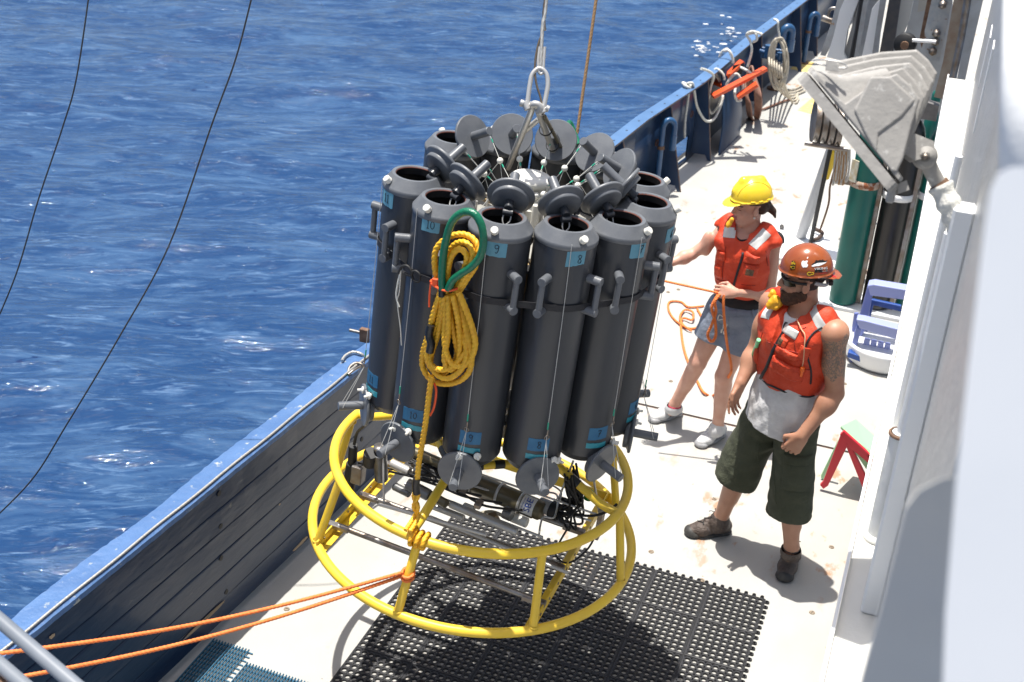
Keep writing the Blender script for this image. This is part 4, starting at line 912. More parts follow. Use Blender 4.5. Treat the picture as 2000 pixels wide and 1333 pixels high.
def bottle(k):
    a=math.radians(-53.4+29.6*(8-k)); ca,sa=math.cos(a),math.sin(a)
    names={1:'at the far left of the ring'}
    b=link('bottle_assembly',BM['tube'],ros); b.name='sample_bottle'
    # bottle frame: local x = outward from the ring axis
    m=Matrix.Rotation(a,4,'Z'); m.translation=(RB*ca+BX*(1 if 1 else 0),RB*sa,0); b.matrix_local=m
    def P(mesh,name,mt=None):
        o=link(name,mesh,b); 
        if mt is not None: o.matrix_local=mt
        return o
    P(BM['collar'],'collar'); P(BM['oring'],'seal_ring')
    # top lid: hinged open towards the ring centre
    th=math.radians(30+rng.normal(0,3)); yaw=rng.normal(0,.12)+{6:-.1,7:-.15,11:.25}.get(k,0)
    N=V(-math.cos(th)*math.cos(yaw),-math.cos(th)*math.sin(yaw),math.sin(th)); x,y,z=basis_to(N)
    c=V(.347-RB,0,1.678)-N*.03
    lm=frame_mtx(c,x,y,z); P(BM['lid'],'lid',lm); P(BM['stem'],'lid_stem',lm); P(BM['knob'],'lid_knob',lm)
    tiplist[k]=(m@(lm@V(0,0,.128)))
    hb=MB(); q0=lm@V(.012,-.012,-.04); q1=lm@V(-.012,-.012,-.04)
    hb.tube(spline([q0,q0+V(.012,0,-.03),V(-.03,.012,ZM-.06)],4),.0028,6); hb.tube(spline([q1,q1+V(.012,0,-.03),V(-.03,-.012,ZM-.06)],4),.0028,6); hb.build('elastic_cord',M_mono,b)
    # handles
    for sgn in (-1,1):
        h=math.radians(42)*sgn
        for zz in (1.470,1.350):
            mt=Matrix.Rotation(h,4,'Z'); mt.translation=(BR*.96*math.cos(h),BR*.96*math.sin(h),zz); P(BM['post'],'handle_post',mt)
        r=BR*.96+.047; mt=Matrix.Translation((r*math.cos(h),r*math.sin(h),1.350)); P(BM['bar'],'handle_bar',mt)
    # vent screw on the shoulder
    h=math.radians(8+rng.normal(0,3)) if k!=1 else math.radians(-15)
    P(BM['vent'],'vent_screw',Matrix.Translation(((BR-.009)*math.cos(h),(BR-.009)*math.sin(h),ZM-.022))@Matrix.Rotation(h,4,'Z')@Matrix.Rotation(-.7,4,'Y'))
    # drain valves
    for h,zz in ((math.radians(24),.728),(math.radians(-8) if k not in (8,7) else math.radians(38),.714)):
        P(BM['tap'],'drain_valve',Matrix.Translation((BR*math.cos(h),BR*math.sin(h),zz))@Matrix.Rotation(h,4,'Z')); 
        P(BM['boss'],'valve_boss',Matrix.Translation((BR*math.cos(h),BR*math.sin(h),zz))@Matrix.Rotation(h,4,'Z'))
    # bottom lid hanging open, facing outward
    th=math.radians(rng.normal(-3,4)); yaw=rng.normal(0,.10)+{6:.1,10:-.05}.get(k,0); N=V(math.cos(th)*math.cos(yaw),math.cos(th)*math.sin(yaw),math.sin(th)); x,y,z=basis_to(N)
    c=V(.565-RB,rng.normal(0,.006),.655+rng.normal(0,.006))-N*.03
    lm=frame_mtx(c,x,y,z); lo=P(BM['lid'],'bottom_lid',lm); P(BM['stem'],'bottom_lid_stem',lm); P(BM['knob'],'bottom_lid_knob',lm)
    tip=lm@V(0,0,.12)
    # wire lanyard from the bottom stem up the barrel to the top
    mb=MB(); up=V(BR+.018,0.0,.83); sw=V(BR+.01,0,ZM-.32)
    mb.tube([tip+V(0,.017,0),up],.0013,5); mb.tube([tip+V(0,-.017,0),up],.0013,5); mb.tube([up,V(BR+.006,-.01,1.30),V(BR+.003,-.02,ZM-.03)],.0013,5); mb.build('lanyard',M_mono,b)
    mb=MB(); mb.tube([up+V(.004*math.cos(t),0.008*math.sin(t),.01+.012*math.cos(t)) for t in np.linspace(0,6.283,11)[:-1]],.002,6,closed=True); mb.tube([up+V(0,0,.02),up+V(0,0,.045)],.0035,6); mb.build('swivel_clip',M_galv,b)
    mb=MB(); mb.tube([V(BR+.016,-.001,.875),V(BR+.0155,-.002,.905)],.003,6); mb.build('whipping',M_greenwhip,b)
    # tapes with handwritten numbers
    off={11:-.45,10:-.30,9:.05,8:.18,7:.42,6:.62,5:.6}.get(k,.2)
    cam_a=math.radians(-69)-a                                            # where the viewer's side of this barrel lies
    if k>=5:
        ac={11:-.55,10:-.38,9:-.08,8:.32,7:.62,6:.85,5:.9}[k]
        zt={11:1.555,10:1.57,9:1.56,8:1.553,7:1.56,6:1.54,5:1.53}[k]
        A=cam_a+ac if k not in (11,) else cam_a-.95
        if k in (6,5): A=cam_a+1.05
        cyl_patch(A-.31,A+.31,zt-.028,zt+.028,BR,.0012,'number_tape',M_tape,b,skew=rng.normal(0,.006),jag=.0012)
        wrap_writing(str(k),A+(.12 if k in(8,7) else -.0),zt+.002,.030,BR,b)
        A2={11:cam_a-.95,10:cam_a-.30,9:cam_a-.12,8:cam_a+.10,7:cam_a+.42,6:cam_a+1.0,5:cam_a+1.1}[k]
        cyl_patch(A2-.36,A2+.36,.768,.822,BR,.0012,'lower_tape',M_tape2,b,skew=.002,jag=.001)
        wrap_writing(str(k),A2+.02,.797,.028,BR,b)
        cyl_patch(A2-.38,A2+.38,.733,.755,BR,.0016,'teal_tape',M_teal,b,skew=-.002,jag=.001)
    return b
for k in range(1,12): bottle(k)
# ---------------------------------------------------------------- yellow tubular frame
def ring_pts(R,z,n=96): return [V(R*math.cos(t),R*math.sin(t),z) for t in np.linspace(0,2*math.pi,n+1)[:-1]]
MB().tube(ring_pts(.70,0),.0205,16,closed=True).build('lower_ring',M_yellow,ros)
MB().tube(ring_pts(.628,.33),.0205,16,closed=True).build('upper_ring',M_yellow,ros)
for dg in (-93,-48,-138,-5,42,87,132,177):
    a=math.radians(dg); a2=a+math.radians(2)
    MB().tube([V(.70*math.cos(a),.70*math.sin(a),0.0),V(.628*math.cos(a2),.628*math.sin(a2),.33)],.0175,14).build('leg',M_yellow,ros)
for dg,R_,z_,rr in [(q,.70,0.,.0235) for q in (-93,-48,-138,-5,42,87,132,177)]+[(q+2,.628,.33,.0235) for q in (-93,-48,-138,-5,42,87,132,177)]:
    a=math.radians(dg); c=V(R_*math.cos(a),R_*math.sin(a),z_+(.018 if z_==0 else -.018)); MB().lathe([(.0165,-.004),(.0205,-.002),(.0205,.003),(.0165,.006)],c,V(0,0,1 if z_==0 else -1),14).build('weld_bead',M_yellow,ros)
for dg in (-95,-5,85,175):
    a=math.radians(dg); u=V(math.cos(a),math.sin(a),0)
    P=spline([u*.628+V(0,0,.33),u*.55+V(0,0,.345),u*.43+V(0,0,.40),u*.30+V(0,0,.46),u*.16+V(0,0,.50),V(0,0,.50)],6)
    MB().tube(P,.0185,14).build('radial_arm',M_yellow,ros)
for a,b in ((-95,-5),(-5,85),(85,175),(175,265)):
    p=V(math.cos(math.radians(a)),math.sin(math.radians(a)),0)*.30+V(0,0,.46); q=V(math.cos(math.radians(b)),math.sin(math.radians(b)),0)*.30+V(0,0,.46)
    MB().tube([p,q],.017,14).build('inner_brace',M_yellow,ros)
    d=(q-p)
    for t0,t1 in ((.12,.30),(.42,.52),(.66,.90)):
        MB().tube([p+d*t0,p+d*t1],.0185,14).build('tape_band',M_tapeblk,ros)
# black tape bands on the radial arms
for dg,r0,r1 in ((-5,.40,.44),(-5,.24,.28),(85,.40,.44)):
    a=math.radians(dg); u=V(math.cos(a),math.sin(a),0); f=lambda r: .33+(.628-r)*.5*.9 if r<.55 else .34
    zz=lambda r: np.interp(r,[.16,.30,.43,.55,.628],[.50,.46,.40,.345,.33])
    MB().tube([u*r0+V(0,0,zz(r0)),u*r1+V(0,0,zz(r1))],.0205,14).build('tape_band',M_tapeblk,ros)
# base rails: perforated flat bars
for x,y0,y1 in ((-.505,-.50,.48),(.465,-.50,.50)):
    mb=MB(); mb.box((x,(y0+y1)/2,.012),(.006,y1-y0,.05)); mb.box((x+(.018 if x<0 else -.018),(y0+y1)/2,-.010),(.036,y1-y0,.006)); mb.build('base_rail',M_yellow,ros)
    for i in range(9):
        mb=MB(); q=V(x+(.0032 if x<0 else -.0032)*(-1 if x>0 else 1),y0+.06+i*(y1-y0-.12)/8,.02); mb.cyl(q-V(.004,0,0),q+V(.004,0,0),.006,8); mb.build('rail_hole',M_black if 0 else M_galv,ros)
mb=MB(); mb.box((-.02,.50,.012),(1.0,.006,.05)); mb.build('base_rail',M_yellow,ros)
# stainless cross pipes with clamps
for y,x0,x1,z in ((-.355,-.53,.44,.035),(-.13,-.50,.44,.06),(.15,-.50,.44,.06)):
    MB().tube([V(x0+.05,y,z),V(x1,y-.03,z)],.013,12).build('cross_pipe',M_galv,ros)
    for xx in (x0+.05,x1-.02): MB().box((xx,y-(.03 if xx>0 else 0),z-.004),(.10,.03,.022),bev=.003).build('pipe_clamp',M_galv,ros)
# ---------------------------------------------------------------- instruments under the bottles
def inst():
    a=RL(845,905,.20);b=RL(1062,990,.13); a=V(a.x,a.y,.20); b=V(b.x,b.y,.20)
    a=RL(850,912,.20); b=RL(1060,1000,.20)
    d=(b-a).normalized(); L=(b-a).length
    MB().lathe([(0,0),(.042,0),(.046,.004),(.046,L*.93),(.046,L*.93),(.042,L*.935),(.042,L*.98),(.034,L),(0,L)],a,d,28).build('main_housing',M_olive,ros)
    for t in (.36,.60,.80):
        p=a+d*L*t; MB().lathe([(.0465,0),(.049,0),(.049,.012),(.0465,.012)],p,d,28).build('hose_clamp',M_steel,ros)
    # white label with blue lettering
    p0=L*.83; x,y,z=basis_to(d)
    camv=RM.to_3x3().inverted()@(V(CC)-C0); camv=(camv-d*camv.dot(d)).normalized(); side=d.cross(camv)
    vs=[];n=14
    for i in range(n+1):
        t=-.95+1.9*i/n
        for h in (p0,p0+.062): vs.append(a+d*h+(camv*math.cos(t)+side*math.sin(t))*.0475)
    m=MB(); m.add(vs,[(2*i,2*i+1,2*i+3,2*i+2) for i in range(n)],0,True); m.build('housing_label',mat('label_white',(.72,.72,.70),.35),ros)
    me=text_mesh('SBE',.040,mat('label_blue',(.01,.05,.30),.4),'label_lettering')
    o=link('label_lettering',me,ros); c=a+d*(p0+.038)+camv*.0484
    o.matrix_local=frame_mtx(c,side,-d,camv) if side.cross(-d).dot(camv)>0 else frame_mtx(c,-side,-d,camv)
    me=text_mesh('Sea-Bird Electronics',.0075,mat('label_blue',(.01,.05,.30),.4),'label_lettering'); o=link('label_lettering',me,ros); c=a+d*(p0+.012)+camv*.0486
    o.matrix_local=frame_mtx(c,side,-d,camv) if side.cross(-d).dot(camv)>0 else frame_mtx(c,-side,-d,camv)
    wv=MB()
    for j in range(9):
        t=-.7+1.4*j/8; q=a+d*(p0+.022)+(camv*math.cos(t)+side*math.sin(t))*.0482; wv.tube([q-side*.003-d*.002,q+d*.001,q+side*.003-d*.002],.0008,4)
    wv.build('label_wave_mark',mat('label_blue',(.01,.05,.30),.4),ros)
    # protective cage of thin rods
    def rods(pts,r=.0048,name='cage_rod',m=M_steel): return MB().tube(spline(pts,6) if len(pts)>2 else pts,r,10).build(name,m,ros)
    R=lambda px,py,z: RL(px,py,z)
    rods([R(770,868,.30),R(1165,1005,.26)]); rods([R(775,905,.24),R(1155,1018,.20)]); rods([R(740,985,.16),R(950,1045,.16)],.009); rods([R(790,945,.2),R(1060,1050,.14)],.006)
    rods([R(840,1010,.12),R(1110,1120,.10)],.008)
    for pts in (((838,900),(843,935),(862,955),(880,940),(858,918)),((1062,962),(1088,968),(1083,1010),(1060,1012),(1052,1050)),((1062,940),(1095,960),(1090,985))):
        rods([R(px,py,.24) for px,py in pts],.0042)
    rods([R(748,870,.4),R(750,985,.16)]); rods([R(1120,900,.42),R(1085,990,.2)]); rods([R(1160,940,.42),R(1170,1000,.2)])
    # pumps and sensors on the left
    def cylp(p,q,r,m,name='sensor_body',bev=.002): return MB().cyl(p,q,r,18,bev=bev).build(name,m,ros)
    g=mat('sensor_grey',(.20,.20,.20),.35,.6,var=(.13,.13,.13),var_scale=20)
    cylp(R(795,945,.22),R(838,968,.20),.026,g); cylp(R(840,967,.2),R(872,985,.20),.020,M_olive); cylp(R(812,915,.25),R(842,930,.24),.03,g); cylp(R(770,950,.18),R(800,965,.18),.018,g); cylp(R(880,985,.18),R(1010,1040,.16),.017,M_steel,'conductivity_tube'); cylp(R(1000,1010,.16),R(1030,1022,.16),.022,M_nylon,'tube_union')
    cylp(R(828,890,.27),R(850,925,.25),.022,M_black,'pump_motor'); cylp(R(862,922,.24),R(878,932,.24),.034,g,'pump_head')
    cylp(R(905,990,.17),R(925,998,.17),.020,M_nylon,'tube_union'); cylp(R(985,1000,.2),R(1000,1007,.2),.028,g)
    MB().tube(spline([R(875,985,.15),R(920,1005,.12),R(960,1000,.12),R(990,1012,.14)],6),.008,8).build('clear_hose',mat('clear_hose',(.42,.38,.3),.3),ros)
    cylp(R(960,1005,.12),R(968,1018,.08),.022,mat('dull_bronze',(.25,.18,.11),.5,.5),'drain_cup')
    cylp(R(1053,985,.2),R(1078,995,.2),.033,mat('end_cap_grey',(.35,.35,.35),.4),'end_cap'); cylp(R(1075,995,.2),R(1092,1002,.2),.038,M_black,'connector_plate')
    cylp(R(800,880,.30),R(905,925,.30),.024,M_olive,'battery_tube'); cylp(R(905,925,.30),R(925,934,.30),.020,M_steel,'tube_end'); cylp(R(765,905,.24),R(800,922,.24),.02,M_steel); cylp(R(835,985,.10),R(905,1012,.10),.015,M_steel)
    for q in ((812,905),(846,925),(872,945),(905,960),(935,985)): MB().box(R(q[0],q[1],.25),(.028,.05,.022),bev=.003).build('clamp_block',M_galv,ros)
    rr=random.Random(31)
    for k in range(9): MB().tube(spline([R(812+rr.uniform(-20,20),900+rr.uniform(-10,10),.28),R(835+rr.uniform(-20,25),915+rr.uniform(-14,20),.27),R(862+rr.uniform(-15,25),925+rr.uniform(-15,20),.26),R(880+rr.uniform(-10,30),950+rr.uniform(-10,10),.24)],6),.0048,7).build('sensor_cable',M_black,ros)
    # dangling black cables on the right
    r=random.Random(12)
    for k in range(20):
        s=R(1085+r.uniform(-6,12),985+r.uniform(-14,30),.2); e=R(1108+r.uniform(-10,22),925+r.uniform(-20,20),.42+r.uniform(-.05,.05)); m1=R(1112+r.uniform(-14,26),995+r.uniform(-25,45),.18+r.uniform(-.04,.05)); m2=R(1118+r.uniform(-10,20),960+r.uniform(-20,25),.3)
        MB().tube(spline([s,m1,m2,e],7),.0052,7).build('sensor_cable',M_black,ros)
    for k in range(4):
        MB().tube(spline([R(700+k*60,905+k*16,.26),R(760+k*50,915+k*18,.22+r.uniform(-.02,.03)),R(830+k*40,935+k*18,.25),R(900+k*40,955+k*14,.22)],7),.0055,7).build('sensor_cable',M_black,ros)
    MB().tube(spline([R(1085,1000,.2),R(1150,1008,.24),R(1185,1000,.3),R(1205,985,.33)],6),.006,8).build('sensor_cable',M_black,ros)
    MB().tube(spline([R(1110,1030,.2),R(1085,1080,.05),R(1110,1100,.03),R(1150,1070,.1),R(1175,1015,.2)],6),.0045,8).build('sensor_cable',M_black,ros)
    cylp(R(1152,960,.3),R(1148,975,.26),.020,M_greenwhip if 0 else mat('green_cap',(.02,.30,.05),.4),'green_connector')
    MB().box(R(1172,1020,.2),(.022,.05,.16),bev=.003).build('mount_plate',M_galv,ros)
    # hanging sensors on the left outside
    cylp(R(690,870,.33),R(688,905,.22),.020,M_black); cylp(R(688,905,.22),R(680,960,.06),.026,M_black); MB().box(R(700,925,.2),(.05,.05,.09),bev=.004).build('sensor_bracket',M_galv,ros)
    MB().tube(spline([R(692,868,.34),R(698,845,.42),R(712,832,.5)],6),.007,8).build('sensor_cable',M_black,ros)
    cylp(R(742,885,.36),R(745,935,.2),.030,g); cylp(R(724,885,.36),R(722,905,.28),.030,M_black)
    MB().lathe([(.0,0),(.028,0),(.03,.003),(.03,.02),(.0,.02)],R(743,880,.37),(0,0,1),20).build('sensor_cap',M_galv,ros)
inst()
# ---------------------------------------------------------------- centre: plates, carousel, lanyards
def centre():
    M_plate=mat('mounting_plate',(.34,.33,.30),.55,var=(.28,.27,.24),var_scale=9,bump=.2,bscale=70)
    def holed(z,R,name,rh=.055,ro=.30,n=12,th=.012):
        # plate disc with a ring of round holes, built from polar sectors
        mb=MB(); seg=12; vs=[];fs=[]
        for i in range(n):
            a=math.radians(-53.4+29.6*(8-i)+14.8) if 0 else 2*math.pi*(i+.5)/n
            half=math.pi/n; b=len(vs)
            for zz in (z,z-th):
                for k in range(seg*2):
                    t=2*math.pi*k/(seg*2); h=V(ro*math.cos(a)+rh*math.cos(a+t),ro*math.sin(a)+rh*math.sin(a+t),zz)
                    # project onto sector border
                    dx,dy=math.cos(t),math.sin(t); cand=[]
                    rI,rO=.10,R
                    if dx>1e-6: cand.append((rO-ro)/dx)
                    if dx<-1e-6: cand.append((rI-ro)/dx)
                    if abs(dy)>1e-6: 
                        # line at angle +-half: (ro+s dx) tan = s dy
                        tn=math.tan(half); den=abs(dy)-tn*dx
                        if den>1e-6: cand.append(ro*tn/den)
                    s=min(c for c in cand if c>0); q=(ro+s*dx,s*dy)
                    vs.append(h); vs.append(V(q[0]*math.cos(a)-q[1]*math.sin(a),q[0]*math.sin(a)+q[1]*math.cos(a),zz))
            m=seg*4
            for k in range(seg*2):
                k2=(k+1)%(seg*2); fs+= [(b+2*k,b+2*k2,b+2*k2+1,b+2*k+1),(b+m+2*k,b+m+2*k2,b+m+2*k2+1,b+m+2*k+1),(b+2*k,b+2*k2,b+m+2*k2,b+m+2*k)]
        mb.add(vs,fs); mb.lathe([(R,z),(R,z-th)],seg=n*2); o=mb.build(name,M_plate,ros); o.location=(BX,0,0); return o
    holed(1.42,.385,'upper_plate'); holed(.78,.385,'lower_plate')
    MB().cyl((BX,0,.5),(BX,0,1.45),.06,20).build('centre_post',M_galv,ros)
    M_tan2=mat('tan_sleeve',(.45,.32,.16),.5)
    for i in range(12):
        a=2*math.pi*(i+.5)/12; 
        if i in (1,3,4,7,9,10): MB().cyl((BX+.30*math.cos(a),.30*math.sin(a),1.30),(BX+.30*math.cos(a),.30*math.sin(a),1.405),.05,16).build('sleeve',M_tan2,ros)
    for i in range(14):
        a=2*math.pi*(i+.2)/14; MB().cyl((BX+.20*math.cos(a),.20*math.sin(a),1.42),(BX+.20*math.cos(a),.20*math.sin(a),1.49),.005,8).build('stud',M_steel,ros)
    # carousel: white drum with 12 trigger arms
    MB().lathe([(0,1.45),(.085,1.45),(.092,1.46),(.092,1.53),(.092,1.53),(.075,1.545),(.06,1.60),(.075,1.61),(.082,1.63),(.07,1.64),(0,1.64)],(BX,0,0),seg=32).build('carousel_drum',M_nylon,ros)
    for i in range(12):
        a=math.radians(-53.4+29.6*i); u=V(math.cos(a),math.sin(a),0); t=V(-u.y,u.x,0); R=Matrix((u,t,V(0,0,1))).transposed(); c=V(BX,0,0)
        MB().box(c+u*.105+V(0,0,1.50),(.022,.030,.13),R,bev=.004).build('trigger_block',M_nylon,ros)
        MB().box(c+u*.112+t*.024+V(0,0,1.50),(.008,.008,.12),R).build('trigger_latch',M_steel,ros)
        mb=MB(); mb.lathe([(0,-.035),(.006,-.03),(.014,0),(.014,.012),(0,.02)],c+u*.075+V(0,0,1.585),u*.6+V(0,0,.5),12); mb.build('release_lobe',M_nylon,ros)
    for k,tip in tiplist.items():
        a=math.radians(-53.4+29.6*(8-k)); u=V(math.cos(a),math.sin(a),0); end=V(BX,0,0)+u*.10+V(0,0,1.575)
        mid=tip.lerp(end,.52)+V(0,0,-.012)
        mb=MB(); mb.tube([tip,mid,end],.0014,5); mb.tube([tip+V(.004,.004,-.01),mid],.0014,5); mb.tube([mid,V(BX,0,0)+u*.13+V(0,0,1.50)],.0012,5)
        mb.tube([mid,V(BX,0,0)+u*.34+V(u.y*.03,-u.x*.03,1.43)],.0012,5); mb.build('trigger_line',mat('white_line',(.62,.62,.58),.6),ros)
        MB().lathe([(.0002,-.013)]+[(.013*math.cos(t),.013*math.sin(t)) for t in np.linspace(-1.4,1.4,9)]+[(.0002,.013)],mid,seg=12).build('line_bead',M_nylon,ros)
        MB().tube([mid.lerp(end,.15),mid.lerp(end,.3)],.0032,6).build('whipping',M_greenwhip,ros)
        MB().tube([tip.lerp(mid,.25),tip.lerp(mid,.38)],.0028,6).build('whipping',M_greenwhip,ros)
    # lifting bale
    ap=V(BX-.005,.0,1.915); f1=V(BX-.19,-.13,1.42); f2=V(BX+.19,.13,1.42)
    ap1=RL(1042,208,1.92); ap1=V(ap1.x,ap1.y,1.92); g1=RL(982,352,1.45); g2=RL(1100,345,1.45)
    MB().tube(spline([g1,ap1.lerp(g1,.12),ap1+V(-.005,0,.004),ap1+V(.02,.0,.008),ap1+V(.03,.01,-.02),ap1.lerp(g2,.12)+V(.01,0,0),g2],6),.0125,14).build('lifting_bale',M_steel,ros)
    q=ap1.lerp(g1,.33); q2=ap1.lerp(g2,.16); MB().tube([q,q2],.0105,12).build('bale_crossbar',M_steel,ros)
    MB().tube([ap1.lerp(g2,.1)+V(.03,0,0),g2+V(.03,0,.05)],.0075,10).build('bale_sleeve',M_olive,ros)
    for t in (.28,.5): 
        p=ap1.lerp(g2,t)+V(.012,0,0); d=(g2-ap1).normalized(); MB().lathe([(.024,0),(.027,0),(.027,.008),(.024,.008),(.024,0)],p,d,14).build('cable_tie',M_black,ros)
    return ap1
AP1=centre()
# webbing strap round the bottles: outer hull of the ring of barrels
def strap():
    P=[]; z=1.366
    for k in list(range(11,0,-1)):
        a=math.radians(-53.4+29.6*(8-k))
        h=14.8
        for t in np.linspace(-h,h,7):
            b=a+math.radians(t); P.append(V(BX+RB*math.cos(a)+(BR+.003)*math.cos(b),RB*math.sin(a)+(BR+.003)*math.sin(b),z))
    mb=MB(); n=len(P); vs=[]
    for i in range(n):
        c=P[i]-V(BX,0,z); u=V(c.x,c.y,0).normalized()
        vs+=[P[i]+V(0,0,-.0125),P[i]+V(0,0,.0125),P[i]+u*.003+V(0,0,.0125),P[i]+u*.003+V(0,0,-.0125)]
    mb.add(vs,[(4*i+j,4*i+(j+1)%4,4*((i+1)%n)+(j+1)%4,4*((i+1)%n)+j) for i in range(n) for j in range(4)]); mb.build('webbing_strap',M_strap,ros)
strap()
# ---------------------------------------------------------------- shackle, thimble and wire
def hoist():
    T=lambda px,py,dd=0.: AD(px,py,dep+dd)
    A=RM@AP1; dep=float((np.array(A)-CC)@CF)
    sh=thing('lifting_shackle','large bow shackle pinned to the top of the rosette lifting bale','shackle',T(1045,205)); O=V(sh.location)
    MB().tube(spline([T(1030,212)-O,T(1031,195)-O,T(1035,165)-O,T(1040,145)-O,T(1053,134)-O,T(1066,143)-O,T(1070,165)-O,T(1066,190)-O,T(1061,214)-O],6),.0085,12).build('bow',M_steel,sh)
    for a,b,r in (((1019,202),(1070,214),.0075),((1016,201),(1022,203),.014),((1066,211),(1072,214),.013)): MB().cyl(T(*a)-O,T(*b)-O,r,12 if r<.01 else 6).build('pin' if r<.01 else 'pin_nut',M_steel,sh)
    for a,b in (((1024,199),(1031,215)),((1056,208),(1062,221))): MB().cyl(T(a[0],a[1])-O,T(b[0],b[1])-O,.0125,12,bev=.002).build('bow_eye',M_steel,sh)
    w=thing('hoist_wire','steel hoisting wire with thimble rising out of the top of the picture','wire',T(1058,100)); O=V(w.location)
    MB().tube(spline([T(1054,92)-O,T(1051,120)-O,T(1053,142,.0)-O,T(1060,142)-O,T(1062,118)-O,T(1064,92)-O],6),.0055,8).build('thimble',M_steel,w)
    rp=spline([T(1056,138)-O,T(1057,110)-O,T(1058,80)-O,T(1060,50)-O,T(1065,20)-O,T(1070,-40)-O],6)
    rope(rp,.0075,'wire_strands',M_wire,w,pitch=.09,seg=9,step=.006)
    r=rope(spline([T(1064,60)-O,T(1062,30)-O,T(1065,0)-O,T(1068,-40)-O],6),.0065,'second_part',M_galv,w,pitch=.07,seg=9,step=.006)
    MB().tube(spline([T(1060,65)-O,T(1052,85)-O,T(1046,115)-O,T(1045,145)-O,T(1049,170)-O,T(1056,192)-O,T(1060,225)-O],6),.0042,8).build('signal_cable',mat('brown_cable',(.09,.07,.05),.5),w)
    t=AD(1127,262,dep+.55)
    P=[AD(1170,-40,dep+.45),AD(1146,120,dep+.5),t]
    o=rope([P[0]+(P[2]-P[0])*(i/40) for i in range(41)],.0072,'tan_line',M_tan,seg=9); tag(o,'thin tan rope dropping to the far side of the rosette','rope')
    g=thing('far_hose_loop','sliver of a green hose loop behind the grey lids','hose',AD(1122,275,dep+.5)); O=V(g.location)
    MB().tube(spline([AD(1108,262,dep+.5)-O,AD(1112,240,dep+.55)-O,AD(1122,262,dep+.55)-O,AD(1130,285,dep+.5)-O],6),.012,12).build('hose',mat('green_hose',(.004,.12,.06),.3),g)
hoist()
